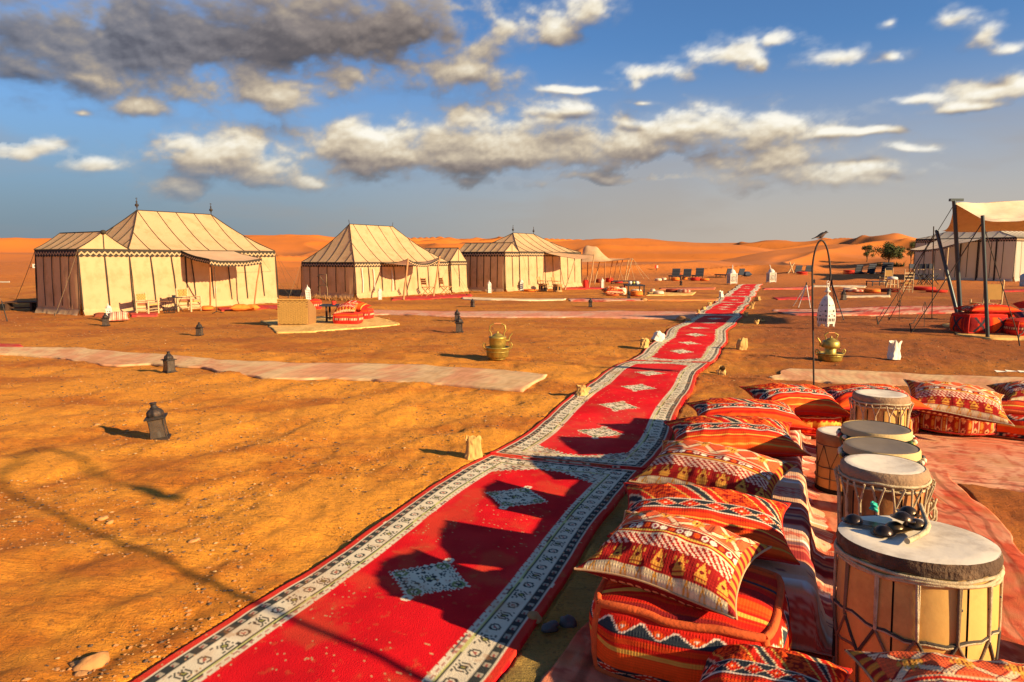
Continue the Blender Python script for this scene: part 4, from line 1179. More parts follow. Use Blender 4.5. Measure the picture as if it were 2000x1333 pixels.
def stripes(q, seed=0):
    """orange-red warp stripes over q in metres-ish"""
    n = .5 + .5 * fbm(q * 9, np.zeros_like(q) + seed, 301, 3)
    c = cRED * .75 * (1 - n[..., None]) + cORA * n[..., None]
    c = mixc(c, n < .36, cDRK * 1.5); c = mixc(c, n > .66, cORA * 1.08); c = mixc(c, (n > .40) & (n < .58), cRED * 1.1)
    return c
def diamond_row(c, M, u, y, per, col=cRED):
    """row of outlined diamonds with black triangles between; y in 0..1"""
    d = np.abs((u * per) % 1 - .5) * 2; e = np.abs(y - .5) * 2
    c = mixc(c, M, cBLK * 1.3)
    c = mixc(c, M & (d + e < 1.0), cWHT * np.array((1, .75, .62))); c = mixc(c, M & (d + e < .84), col * .95)
    c = mixc(c, M & (d + e < .40), cORA); c = mixc(c, M & (d + e < .16), cWHT)
    return c
def pat_fire(u, v, k=1.0):
    """orange red pillow: stripes at the front, a row of diamonds, black slashes behind"""
    c = stripes(v * .62 + .2, 3) 
    c = mixc(c, np.abs(v + .62) < .018, cYEL); c = mixc(c, np.abs(v + .86) < .012, cYEL * .8)
    M = (v > -.34) & (v < -.10); c = diamond_row(c, M, u, (v + .34) / .24, 3.4)
    c = mixc(c, np.abs(v + .355) < .012, cWHT); c = mixc(c, np.abs(v + .085) < .014, cWHT * .8)
    F = v > -.07
    c = mixc(c, F, cRED * 1.05)
    sl = (u * 1.15 + v * .55) % 1
    c = mixc(c, F & (sl < .12), cBLK * 1.2); c = mixc(c, F & (np.abs(sl - .135) < .018), cCRM * .9); c = mixc(c, F & (np.abs(sl - .98) < .016), cCRM * .9)
    sp = fbm(u * 26, v * 20, 305, 2) > .02
    me = F & (sl > .30) & (sl < .78)
    c = mixc(c, me, cORA * .95); c = mixc(c, me & sp, cRED * .55)
    c = mixc(c, F & ((np.abs(sl - .29) < .015) | (np.abs(sl - .79) < .015)), cYEL)
    c = mixc(c, F & (v > .86), cBLK * 1.3); c = mixc(c, F & (v > .90), cRED)
    return c * (1 + .09 * np.sign(np.sin(v * 190))[..., None])
def pat_rings(u, v, k=1.0):
    """rows of rings between brown red lines, for the round poufs; u runs round, v up"""
    c = np.ones(u.shape + (3,)) * np.array((.30, .022, .012))
    b = (u * 26 * k) % 1
    c = mixc(c, (b < .42), cORA * .55); c = mixc(c, (np.abs(b - .44) < .03) | (b < .03), cCRM * .8)
    z = tri(v * 9); c = mixc(c, (b > .08) & (b < .36) & (np.abs((b - .22) / .14) < z * .9) & (z > .3), cOCH)
    y = (v * 5) - np.round(v * 5); x = (b - .71) * .9
    r = np.hypot(x, y * .42); c = mixc(c, r < .17, cWHT * np.array((1, .6, .35))); c = mixc(c, (r < .09) & (np.round(v * 5).astype(int) % 2 == 0), cDRK)
    return c
def pat_bands(u, v, k=1.0):
    """horizontal bands of rings and zigzags for the drum-shaped pouf"""
    c = np.ones(u.shape + (3,)) * cRED * .95
    b = (v * 2.2) % 1
    U = u * 26 * k; x = U - np.round(U); r = np.hypot(x, (b - .5) * 5.0)
    c = mixc(c, np.abs(b - .5) < .14, cDRK * 1.4); c = mixc(c, r < .42, cWHT * np.array((1, .72, .52))); c = mixc(c, (r < .2), cRED * .7)
    c = mixc(c, (np.abs(b - .34) < .018) | (np.abs(b - .66) < .018), cCRM); c = mixc(c, np.abs(b - .1 - .05 * tri(u * 40 * k)) < .03, cYEL)
    c = mixc(c, np.abs(b - .86 - .05 * tri(u * 40 * k)) < .03, cORA)
    return c
def pat_box(u, v, k=1.0):
    """striped box pouf side: u in m along, v 0..1 up"""
    c = stripes(v * .55 + 1.3, 9)
    c = mixc(c, np.abs(v - .52) < .022, cYEL); c = mixc(c, np.abs(v - .52) < .008, cOCH)
    M = (v > .74) & (v < .90); y = (v - .74) / .16
    d = np.abs((u * 7.0) % 1 - .5) * 2
    c = mixc(c, M, cRED); c = mixc(c, M & (y < 1 - d + .10), cWHT); c = mixc(c, M & (y < 1 - d - .06), cBLK * 1.8); c = mixc(c, M & (y < .0 + .05), cBLK)
    d2 = np.abs((u * 7.0 + .5) % 1 - .5) * 2
    c = mixc(c, M & (np.abs(y - .55) + d2 * .9 < .38), cORA * 1.05); c = mixc(c, M & (np.abs(y - .55) + d2 * .9 < .14), cWHT)
    M = (v > .06) & (v < .24); c = diamond_row(c, M, u, (v - .06) / .18, 6.0)
    return c * (1 + .08 * np.sign(np.sin(v * 150))[..., None])
def pat_stripe(u, v, k=1.0):
    c = stripes(u * 1.1 + 2.2, 5)
    c = mixc(c, np.abs((u * 3) % 1 - .5) < .03, cYEL); c = mixc(c, np.abs((u * 3) % 1 - .9) < .04, cWHT)
    return c
def pat_plain(col, alt=None, per=0):
    col = np.array(col)
    def fn(u, v, k=1.0):
        c = np.ones(u.shape + (3,)) * col * (1 + .15 * fbm(u * 5, v * 5, 311, 3))[..., None]
        if alt is not None: c = mixc(c, ((u * per) % 1) < .45, np.array(alt))
        return c
    return fn

def cushion_mesh(name, w, d, h, fn, res=60, parent=None, pinch=.10, seed=1, ear=.05, under=None):
    """soft pillow lying flat, pinched corners; top and underside as one skin"""
    n = res; m = max(10, int(res * d / w)); u = np.linspace(-1, 1, n); v = np.linspace(-1, 1, m)
    U, V = np.meshgrid(u, v, indexing='ij')
    prof = (np.clip(1 - np.abs(U) ** 2.6, 0, 1) ** .62) * (np.clip(1 - np.abs(V) ** 2.4, 0, 1) ** .60)
    kx = 1 - pinch * (1 - V ** 2) * np.abs(U) ** 3 + ear * (V ** 4) * np.abs(U); ky = 1 - pinch * (1 - U ** 2) * np.abs(V) ** 3 * .9 + ear * (U ** 4) * np.abs(V)
    X, Y = U * w / 2 * kx, V * d / 2 * ky
    cr = np.abs(vnoise(U * 3.2 + seed, V * 3.2, 321 + seed)) * .06 + .05 * fbm(U * 2.2 + seed, V * 2 + seed, 331, 3)
    edge = np.maximum(np.abs(U), np.abs(V)); an = np.arctan2(V, U)
    gather = .05 * np.sin(an * 26 + seed) * edge ** 4 * (1 - edge ** 6)
    wr = (cr - gather * .7) * h * 1.1 * np.clip(prof * 1.8, 0, 1)
    wav = .018 * h * 0 + .06 * h * np.sin(an * 3 + seed) * edge ** 6
    h = h * 1.18
    top = h * .58 * prof - wr + wav; bot = -h * .44 * prof + wr * .6 + wav
    P1 = np.stack([X, Y, top + .003], -1).reshape(-1, 3); P2 = np.stack([X, Y, bot - .003], -1).reshape(-1, 3)
    C1 = fn(U, V); C2 = (under or fn)(U, -V) * .9
    f1 = grid_faces(n, m); f2 = grid_faces(n, m, off=n * m, flip=True)
    idx = np.arange(n * m).reshape(n, m); lp = np.concatenate([idx[:, 0], idx[-1, 1:], idx[-2::-1, -1], idx[0, -2:0:-1]])
    a = lp; b = np.roll(lp, -1); f3 = np.stack([a, a + n * m, b + n * m, b], -1)
    o = fast_mesh(name, np.concatenate([P1, P2]), np.concatenate([f1, f2, f3]), TEXTILE, parent, col=np.concatenate([C1.reshape(-1, 3), C2.reshape(-1, 3)]))
    # piping round the seam
    pc = MB(); L_ = P1[lp] - (0, 0, .003); st = max(1, len(lp) // 90)
    pts = [tuple(p) for p in L_[::st]]; pc.tube(pts + [pts[0]], .0055, 5, cap=False)
    return o, pc
def pillow(label, p, w, d, h, rz, tilt=(0, 0), fn=pat_kilim, res=60, seed=1, piping=None, name='pillow', group=None, cat='pillow', **kw):
    root = thing(name, label, cat, p, rz, group); root.rotation_euler = (tilt[0], tilt[1], rz)
    o, pc = cushion_mesh('cover', w, d, h, fn, res, root, seed=seed, **kw)
    pc.build('piping', piping or REDC, root)
    return root
def round_pouf(label, p, r, h, fn, res=64, squash=.5, seed=1, name='round_pouf', cat='pouf', group=None, top_fn=None, k=1.0, ell=1.0, rz=0):
    root = thing(name, label, cat, p, rz, group)
    n, m = res, max(10, res // 3); th = np.linspace(0, 2 * PI, n, endpoint=False); ph = np.linspace(-PI / 2, PI / 2, m)
    T, Ph = np.meshgrid(th, ph, indexing='ij')
    e = .55; cs = np.cos(Ph) ** e; sn = np.sign(np.sin(Ph)) * np.abs(np.sin(Ph)) ** squash
    wv = 1 + .02 * np.sin(T * 14) * np.cos(Ph) + .03 * fbm(np.cos(T) * 2 + seed, np.sin(T) * 2, 341, 2)
    X, Y, Z = r * cs * np.cos(T) * wv, r * ell * cs * np.sin(T) * wv, h / 2 * sn + h / 2
    Z = Z - .07 * h * (1 - cs) * (Ph > 0) + .012 * fbm(np.cos(T) * 3, Ph * 2 + seed, 343, 3) * (Ph > -1)
    C = fn(T / (2 * PI), (np.sin(Ph) + 1) / 2, k)
    f = grid_faces(n, m, True, False)
    o = fast_mesh('cover', np.stack([X, Y, Z], -1).reshape(-1, 3), f, TEXTILE, root, col=C.reshape(-1, 3))
    pc = MB()
    for zz, rr in ((h * .80, .985), (h * .18, .985)):
        pc.tube([(r * rr * math.cos(a), r * ell * rr * math.sin(a), zz) for a in np.linspace(0, 2 * PI, 33)], .007, 4, cap=False)
    pc.build('piping', REDC, root)
    return root
def box_pouf(label, p, sx, sy, h, rz, fn=pat_box, res=70, name='box_pouf', group=None, seed=1, top=None, bulge=.05, piping=None):
    root = thing(name, label, 'pouf', p, rz, group)
    n = res
    def soften(P):
        P = np.asarray(P, float); x, y, z = P[..., 0], P[..., 1], P[..., 2]
        kz = np.abs(z - h / 2) / (h / 2); cx, cy = np.abs(x) / (sx / 2), np.abs(y) / (sy / 2)
        k = 1 - .045 * np.clip(kz, 0, 1.2) ** 4 - .05 * (np.clip(cx, 0, 1) * np.clip(cy, 0, 1)) ** 6
        wob = .010 * fbm(x * 5 + seed, y * 5 + z * 4, 391, 2)
        z2 = z - .05 * h * (np.clip(cx, 0, 1) * np.clip(cy, 0, 1)) ** 3 * (z > h * .6) + wob * (z > .05)
        return np.stack([x * k + wob * 1.2, y * k + wob, z2], -1)
    def face(fx, C, flip=False, nm='side_panel'):
        fx = soften(fx)
        return fast_mesh(nm, fx.reshape(-1, 3), grid_faces(fx.shape[0], fx.shape[1], flip=flip), TEXTILE, root, col=C.reshape(-1, 3))
    a = np.linspace(0, 1, n); b = np.linspace(0, 1, max(8, n // 2)); A, B = np.meshgrid(a, b, indexing='ij')
    bl = lambda A, B: np.sin(PI * A) ** .6 * np.sin(PI * B) ** .6
    crk = lambda A, B, s: .008 * fbm(A * 6, B * 3, 351 + s + seed, 3) * bl(A, B)
    for i, (o0, dx, nx, ln) in enumerate((((-sx / 2, -sy / 2), (1, 0), (0, -1), sx), ((sx / 2, -sy / 2), (0, 1), (1, 0), sy), ((sx / 2, sy / 2), (-1, 0), (0, 1), sx), ((-sx / 2, sy / 2), (0, -1), (-1, 0), sy))):
        off = bulge * bl(A, B) + crk(A, B, i)
        P = np.stack([o0[0] + dx[0] * A * ln + nx[0] * off, o0[1] + dx[1] * A * ln + nx[1] * off, B * h * (1 - .03 * np.sin(PI * A)) ], -1)
        face(P, fn(A * ln + i * .33, B))
    A2, B2 = np.meshgrid(a, a, indexing='ij')
    off = .055 * bl(A2, B2) + .012 * fbm(A2 * 4, B2 * 4, 361 + seed, 3) * bl(A2, B2) - .03 * h * np.sin(PI * A2) * ((B2 < .01) | (B2 > .99))
    P = np.stack([-sx / 2 + A2 * sx, -sy / 2 + B2 * sy, h + off], -1)
    tf = top or (lambda u, v: mixc(mixc(stripes(v * .9 + .7, 13), np.abs(v - .16) < .018, cYEL), np.abs(v - .62) < .02, cBLK * 2))
    face(P, tf(A2 * sx, B2), nm='top_panel')
    pc = MB(); r_ = .017
    cs = [(-sx / 2, -sy / 2), (sx / 2, -sy / 2), (sx / 2, sy / 2), (-sx / 2, sy / 2)]
    for i in range(4):
        (x0, y0), (x1, y1) = cs[i], cs[(i + 1) % 4]
        nx_, ny_ = (y1 - y0), -(x1 - x0); l_ = math.hypot(nx_, ny_); nx_ /= l_; ny_ /= l_
        for z in (h, .012):
            pc.tube(soften([(x0 + (x1 - x0) * s + nx_ * bulge * .2 * math.sin(PI * s), y0 + (y1 - y0) * s + ny_ * bulge * .2 * math.sin(PI * s), z * (1 - (.03 * math.sin(PI * s) if z > .1 else 0))) for s in np.linspace(0, 1, 15)]), r_, 7)
        pc.tube(soften([(x0, y0, 0), (x0, y0, h * .25), (x0 * 1.01, y0 * 1.01, h * .5), (x0, y0, h * .75), (x0, y0, h)]), r_, 7)
    pc.build('piping', piping or pmat('orange_piping', (.62, .10, .02), .9, var=.5, vscale=18, bump=.4), root)
    return root

SEATA = ang_of(rc_dir) - PI / 2            # local y runs along the runner
def gp(px, py, z=0.0): p = at(px, py, z if z else None); return p
# ---- long low seat behind the pillows: mattress under a woven blanket
q0 = at(1592, 1185); q1 = at(1562, 868)
sdir = (Vector((q1.x - q0.x, q1.y - q0.y, 0))).normalized(); snr = Vector((sdir.y, -sdir.x, 0))
seat0 = q0 - snr * .45 - sdir * .42; seatL = (q1 - q0).length + .67; seat_a = math.atan2(sdir.y, sdir.x)
BW, BH = .84, .27
seat = thing('floor_seat', 'long low floor seat under a pink and white woven blanket, pillows lined up on it', 'floor seat', (seat0.x, seat0.y, .02), seat_a)
mm = MB(); 
for k in range(3):
    x0 = seatL / 3 * k + .01; mb = MB(); w3 = seatL / 3 - .02
    nu, nv = 12, 8; 
    mb.box((x0 + w3 / 2, 0, BH / 2 - .01), (w3, BW - .06, BH - .03)); mb.build('mattress', pmat('mattress_red', (.40, .03, .02), .95, var=.3), seat)
def pat_blanket(s, t):
    """stripes across the seat, wavering; s along seat m, t across m"""
    q = s + .012 * fbm(s * 6, t * 5, 371, 3)
    n = fbm(q * 11, q * 0 + 4, 373, 3); c = np.ones(s.shape + (3,)) * np.array((.60, .38, .26))
    c = mixc(c, n > .02, np.array((.55, .14, .08))); c = mixc(c, n > .30, np.array((.30, .03, .03))); c = mixc(c, n < -.22, np.array((.62, .36, .20)))
    c = mixc(c, n < -.42, np.array((.20, .09, .10)))
    fine = (np.abs(((t * 14 + s * 30) % 1) - .5) < .2) & (np.abs(n) < .09); c = mixc(c, fine, np.array((.45, .10, .07)))
    c = mixc(c, ((q * 2.1) % 1) < .04, np.array((.70, .66, .58)))
    return c
nS, nT = 260, 84
S_ = np.linspace(-.30, seatL + .05, nS); T_ = np.linspace(0, 1, nT)
prof = [(-BW / 2 - .10, .012), (-BW / 2 - .03, .03), (-BW / 2 - .01, .12), (-BW / 2, BH - .02), (-BW / 2 + .03, BH + .012), (0, BH + .02), (BW / 2 - .03, BH + .012), (BW / 2, BH - .02), (BW / 2 + .015, .12), (BW / 2 + .04, .035), (BW / 2 + .12, .014), (BW / 2 + .22, .010)]
prof = [(y if y < 0 else y, z) for y, z in prof]
PR = resamp(prof, nT); dist = np.r_[0, np.cumsum(np.linalg.norm(np.diff(PR, axis=0), axis=1))]
SS, TT = np.meshgrid(S_, dist, indexing='ij')
YY = np.broadcast_to(-PR[:, 0], SS.shape).copy(); ZZ = np.broadcast_to(PR[:, 1], SS.shape).copy()
side = sstep(-YY, BW / 2 - .05, BW / 2); hang = side * (1 - sstep(ZZ, .2, BH))
YY -= side * (.05 * vnoise(SS * 5, TT * 1.2, 381) + .02 * vnoise(SS * 14, TT * 2, 382)) * (1 - ZZ / BH * .8) 
YY -= sstep(-YY, BW / 2 + .03, BW / 2 + .2) * .09 * vnoise(SS * 2.2, TT * 0, 383)
endf = np.clip(-SS / .28, 0, 1); ZZ = ZZ * (1 - endf) + .014 * endf
SS_x = np.where(SS < 0, -.05 - .05 * endf + .02 * vnoise(YY * 9, SS * 4, 387) * endf, SS)
ZZ += .010 * fbm(SS * 4, TT * 4, 385, 3) * (ZZ > BH * .9) + .012 * np.abs(vnoise(SS * 9, TT * 3, 386)) * (ZZ < .08)
bl = fast_mesh('blanket', np.stack([SS_x, YY, ZZ], -1).reshape(-1, 3), grid_faces(nS, nT, flip=True), TEXTILE, seat, col=pat_blanket(SS, TT).reshape(-1, 3))
sm = bl.modifiers.new('thick', 'SOLIDIFY'); sm.thickness = .006; sm.offset = -1

# ---- pillows of the row, nearest first
DEG = math.radians
def pl(px, py, z): return at(px, py, z)
pouf1 = box_pouf('striped orange box pouf with black triangle borders, under the nearest cream edged pillow', Vector((0, 0, 0)), .70, .60, .30, DEG(-24), res=110)
cL, cR = at(1150, 1318), None
a_ = DEG(-24); pouf1.location = Vector((cL.x, cL.y, .022)) + Vector((math.cos(a_) * .35 - math.sin(a_) * .30, math.sin(a_) * .35 + math.cos(a_) * .30, 0))
pillow('nearest kilim pillow with a thick cream front edge, lying on the striped box pouf', pl(1316, 1090, .44), .64, .50, .21, DEG(-33), (DEG(9), DEG(1)), pat_kilim, 150, 1, CANVAS)
pillow('orange red pillow with black slashes, tucked behind the nearest cream edged pillow', pl(1372, 1015, .41), .82, .50, .18, DEG(-17), (DEG(12), DEG(1)), pat_fire, 120, 2)
pillow('second cream edged dark red pillow in the row, between two black slashed ones', pl(1392, 925, .42), .80, .52, .20, DEG(-33), (DEG(16), DEG(2)), pat_kilim, 120, 3, CANVAS)
pillow('orange striped pillow with a diamond row, third from the far end of the seat', pl(1430, 855, .41), .90, .52, .19, DEG(-9), (DEG(12), DEG(-1)), pat_fire, 100, 4)
pillow('flat orange pillow just in front of the one on the ringed pouf', pl(1458, 812, .42), .88, .50, .17, DEG(-6), (DEG(8), DEG(1)), pat_fire, 90, 5)
round_pouf('round red pouf banded with white rings at the far end of the floor seat', gp(1583, 852) + Vector((0, 0, .02)), .27, .30, pat_bands, 260, k=.8)
pillow('bright orange pillow with black diamonds resting on the ringed pouf by the hook pole', pl(1553, 784, .43), .80, .50, .20, DEG(8), (DEG(14), DEG(4)), pat_fire, 90, 6)
pp = gp(1712, 850)
round_pouf('dark red ringed pouf behind the farthest drum', pp + Vector((0, .1, .02)), .40, .26, pat_rings, 200)
pillow('red pillow partly hidden behind the farthest drum', pl(1712, 786, .40) + Vector((0, .15, 0)), .86, .50, .18, DEG(4), (DEG(8), 0), pat_fire, 70, 7)
p8 = gp(1872, 848)
round_pouf('oval dark red pouf with columns of orange rings, right of the drums', p8 + Vector((.02, .12, .012)), .43, .25, pat_rings, 330, ell=.85, rz=DEG(-8))
pillow('dark red kilim pillow with a cream edge on the oval ringed pouf', pl(1873, 786, .38) + Vector((0, .05, 0)), .80, .52, .20, DEG(-24), (DEG(20), DEG(5)), pat_kilim, 100, 8, ROPE_L)
box_pouf('dark striped box pouf cut off by the right edge of the photo', gp(2030, 862) + Vector((.05, .2, .01)), .85, .6, .27, DEG(-30), res=50, seed=4)
pillow('dark patterned pillow corner at the right edge on the striped pouf', pl(2030, 772, .37), .70, .5, .18, DEG(-15), (DEG(8), 0), pat_kilim, 60, 9)
# the two at the bottom edge
pillow('orange pillow corner at the bottom edge in front of the striped box pouf', pl(1500, 1352, .20), .50, .42, .17, DEG(-26), (DEG(4), DEG(-4)), pat_fire, 90, 10)
pillow('coral lattice pillow at the bottom right corner in front of the big drum', pl(1950, 1412, .33), .70, .46, .20, DEG(-10), (DEG(10), DEG(3)), pat_kilim, 120, 11, CANVAS)

# ------------------------------------------------------------------ drums
PLY = pmat('drum_ply', (.62, .36, .10), .55, var=.22, vscale=3.5, bump=.12, bscale=25, dirt=(.30, .12, .03), dirt_amt=.55, spec=.4)
SKIN = pmat('goat_skin', (.76, .67, .53), .7, var=.2, vscale=5, bump=.2, bscale=18, dirt=(.28, .20, .14), dirt_amt=.55)
SKIN_G = pmat('grey_skin', (.19, .145, .095), .55, var=.25, vscale=4, bump=.12, bscale=16, dirt=(.16, .13, .10), dirt_amt=.5, spec=.4)
FUR = pmat('skin_hair_band', (.085, .05, .03), .9, var=.6, vscale=12, bump=.9, bscale=40, bdist=.02, dirt=(.34, .22, .12), dirt_amt=.5)
DWOOD = pmat('drum_wood', (.34, .14, .045), .6, var=.4, vscale=6, bump=.2, bscale=30, dirt=(.55, .30, .10), dirt_amt=.6)
def ring_pts(r, z, n=40, wob=0.0, seed=0, zig=0.0, zn=8, a0=0.0):
    return [(r * math.cos(a + a0), r * math.sin(a + a0), z + wob * float(vnoise(math.cos(a) * 3, math.sin(a) * 3, seed)) + zig * math.sin(a * zn)) for a in np.linspace(0, 2 * PI, n + 1)]
def drum_head(root, r, z, mat, dish=.006, rim=.0):
    n, m = 48, 10; T, Q = np.meshgrid(np.linspace(0, 2 * PI, n, endpoint=False), np.linspace(0, 1, m), indexing='ij')
    R = r * Q; Z = z - dish * (1 - Q ** 2) + .0 * Q; Z = np.where(Q > .93, Z - (Q - .93) * .09, Z)
    Z += .002 * fbm(R * np.cos(T) * 9, R * np.sin(T) * 9, 401, 2)
    P = np.stack([R * np.cos(T), R * np.sin(T), Z], -1)
    return fast_mesh('drum_head', P.reshape(-1, 3), grid_faces(n, m, True, False), mat, root)
def big_drum(label, p, r, h, rz=0.0):
    root = thing('ply_drum', label, 'drum', p, rz)
    # body: bent ply sheets with visible joints
    ns = 7
    for k in range(ns):
        a0, a1 = 2 * PI * k / ns + .012, 2 * PI * (k + 1) / ns - .010; mb = MB(); n = 9; g_ = []
        off = .004 * (k % 2)
        for i in range(n):
            a = a0 + (a1 - a0) * i / (n - 1)
            g_.append([((r * (.975 + .015 * math.sin(PI * zz)) + off) * math.cos(a), (r * (.975 + .015 * math.sin(PI * zz)) + off) * math.sin(a), zz * (h - .03)) for zz in np.linspace(0, 1, 8)])
        mb.grid(g_); mb.build('ply_sheet', PLY, root)
    inner = MB(); inner.lathe([(r * .965, .0), (r * .965, h - .04)], 40); inner.build('body_core', DARK_FILL, root)
    band = MB(); n = 72; zz = np.linspace(0, 1, 9); g_ = []
    for i in range(n):
        a = 2 * PI * i / n; low = h - .060 - .008 * float(fbm(math.cos(a) * 4, math.sin(a) * 4, 411, 3))
        g_.append([((r * (1.0 + .018 * math.sin(PI * q)) + .004 * float(vnoise(a * 9, q * 4, 413))) * math.cos(a), (r * (1.0 + .018 * math.sin(PI * q)) + .004 * float(vnoise(a * 9, q * 4, 413))) * math.sin(a), low + (h - .006 - low) * q) for q in zz])
    g_.append(g_[0]); band.grid(g_); band.build('skin_band', FUR, root)
    drum_head(root, r * 1.0, h, SKIN)
    # rope hoop under the band and the lacing
    for k, (z, rr) in enumerate(((h - .068, 1.018), (h - .079, 1.024), (h - .090, 1.012))):
        m_ = MB(); m_.tube(ring_pts(r * rr, z, 52, .008, k + 3), .0075, 5, cap=False); m_.build('rope_hoop', ROPE_L, root)
    nl = 13; zm1, zm2 = h * .50, h * .30
    for k in range(nl):
        a = 2 * PI * k / nl; b = a + PI / nl
        P_ = lambda an, z, o=.006: (r * .995 * math.cos(an) + o * math.cos(an), r * .995 * math.sin(an) + o * math.sin(an), z)
        j = random.uniform(-.03, .03)
        m_ = MB(); m_.tube([P_(a, h - .09), P_(a + j * .5, (h - .09 + zm1) / 2), P_(a + j, zm1)], .0065, 5); m_.tube([P_(a + .026, h - .09), P_(a + j + .004, zm1)], .0050, 5); m_.build('lacing', ROPE_L if k % 3 else ROPE, root)
        m_ = MB(); m_.tube([P_(a + j, zm1), P_((a + b + j) / 2, (zm1 + zm2) / 2), P_(b, zm2)], .0062, 5); m_.tube([P_(b, zm2), P_(a + 2 * PI / nl + 0, zm1)], .0062, 5); m_.tube([P_(b, zm2), P_(b + .02, .03)], .0058, 5)
        m_.lathe([(0, -.008), (.010, 0), (0, .008)], 6, P_(b, zm2)); m_.build('lacing', ROPE if k % 2 else ROPE_D, root)
    for z, w_, mt in ((zm1, .012, ROPE_L), (zm1 + .006, .010, ROPE_D), (zm2, .008, ROPE), (.035, .01, ROPE_L)):
        m_ = MB(); m_.tube(ring_pts(r * 1.002, z, 52, w_ + .006, int(z * 100), .007, 13), .0062, 5, cap=False); m_.build('rope_ring', mt, root)
    for a, z, rr in ((-1.05, .17, .011), (-1.9, .43, .006), (-1.45, .42, .003), (-1.0, .43, .003)):
        m_ = MB(); c = Vector((r * .985 * math.cos(a), r * .985 * math.sin(a), z)); M = Vector((math.cos(a), math.sin(a), 0)).to_track_quat('Z', 'Y').to_matrix()
        m_.lathe([(rr, .0), (rr, .010), (rr * .6, .0115)], 12, c, M=M); m_.build('hole_patch' if rr > .008 else 'rivet', DARK_FILL if rr > .008 else STEEL, root)  # larger one is a dark disc, its colour the shade of a hole
    return root
def laced_drum(label, p, r, h, rz=0, body=DWOOD, nl=16, r2=.86, bead=False, skin=SKIN, hair=False, lacemat=ROPE_L, name='laced_drum', twist=.4):
    root = thing(name, label, 'drum', p, rz)
    mb = MB(); mb.lathe([(r * r2 * .96, 0), (r * r2, .02), (r * (r2 + .05), h * .35), (r * .96, h * .8), (r * .97, h - .05)], 40); mb.build('drum_body', body, root)
    for k in range(10):
        a = 2 * PI * k / 10 + .1; m_ = MB(); m_.tube([((r * (r2 + (.97 - r2) * z / h) + .003) * math.cos(a), (r * (r2 + (.97 - r2) * z / h) + .003) * math.sin(a), z) for z in (.02, h * .35, h * .8)], .004, 4); m_.build('stave_joint', DARK_FILL, root)
    m_ = MB(); m_.lathe([(r * .99, h - .085), (r * 1.05, h - .07), (r * 1.06, h - .03), (r * 1.03, h - .012), (r * .96, h - .004)], 48, rib=.008, ribn=24, cap=False); m_.build('rim_band', FUR if hair else pmat('rolled_rim', (.30, .19, .11), .9, var=.5, vscale=14, bump=.7, bscale=50), root)
    drum_head(root, r * .96, h, skin, .010)
    for z, rr in ((h - .09, 1.045), (h - .06, 1.075), (h * .42, .99)):
        q = MB(); q.tube(ring_pts(r * rr, z, 48, .006, 7), .0075, 5, cap=False); q.build('rope_hoop', lacemat, root)
    for k in range(nl):
        a = 2 * PI * k / nl; P_ = lambda an, z, e=0: ((r * (r2 + (1.03 - r2) * min(1, z / (h - .1))) + .010 + e) * math.cos(an), (r * (r2 + (1.03 - r2) * min(1, z / (h - .1))) + .010 + e) * math.sin(an), z)
        w_ = PI / nl * .62; m_ = MB(); jj = random.uniform(-.02, .02)
        m_.tube([P_(a - w_, h - .065, .02), P_(a + jj, h * .72)], .0055, 5); m_.tube([P_(a + w_, h - .065, .02), P_(a + jj, h * .72)], .0055, 5)
        m_.tube([P_(a + jj, h * .74), P_(a + .03 + jj, h * .42), P_(a + jj, .02)], .0085, 6); m_.build('lacing', lacemat, root)
    return root
def djembe(label, p, r, h, rz=0):
    root = thing('djembe', label, 'drum', p, rz)
    mb = MB(); mb.lathe([(r * .60, 0), (r * .50, h * .1), (r * .40, h * .38), (r * .46, h * .48), (r * .80, h * .68), (r * .96, h * .86), (r * .95, h - .03)], 40); mb.build('drum_body', DWOOD, root)
    drum_head(root, r * .93, h, SKIN_G, .012)
    m_ = MB(); m_.lathe([(r * .93, h - .002), (r * .965, h - .012), (r * .975, h - .05)], 48, cap=False); m_.build('skin_edge', pmat('pale_skin_edge', (.50, .36, .16), .7, var=.2), root)
    m_ = MB(); m_.lathe([(r * .97, h - .095), (r * 1.0, h - .09), (r * .99, h - .05), (r * .96, h - .045)], 48, cap=False); m_.build('rim_band', pmat('dark_green_cloth', (.03, .04, .022), .9, var=.5), root)
    bm_ = [pmat('bead_green', (.06, .12, .03), .5), pmat('bead_cream', (.66, .58, .40), .5), pmat('bead_yellow', (.55, .36, .05), .5), pmat('bead_red', (.42, .05, .03), .5), pmat('bead_dark', (.03, .03, .03), .5)]
    for k in range(44):
        a = 2 * PI * k / 44; q = MB(); q.lathe([(0, -.016), (.013, -.010), (.015, 0), (.013, .010), (0, .016)], 7, (r * 1.035 * math.cos(a), r * 1.035 * math.sin(a), h - .060 - .012 * (k % 2)), 0, M=Matrix.Rotation(.5, 3, 'X'))
        q.build('bead', bm_[(k * 7) % 5 if k % 4 else 1], root)
    for k in range(22):
        a = 2 * PI * k / 22; q = MB(); q.tube([(r * 1.01 * math.cos(a), r * 1.01 * math.sin(a), h - .09), (r * .84 * math.cos(a + .1), r * .84 * math.sin(a + .1), h * .66), (r * .5 * math.cos(a), r * .5 * math.sin(a), h * .47)], .0045, 5); q.build('lacing', ROPE, root)
    return root
def atz(px, py, z): 
    p = at(px, py, z); return Vector((p.x, p.y, 0))
D1 = atz(1788, 1046, .62)
bd = big_drum('largest drum, tall plywood body laced with rope, metal clappers lying on its white skin', D1 + Vector((0, 0, .022)), .276, .60, .35)
D2 = atz(1727, 905, .66)
laced_drum('rope laced drum with reddish wood and a white skin, just behind the largest drum', D2 + Vector((0, 0, .022)), .192, .64, .2)
D3 = atz(1722, 868, .645)
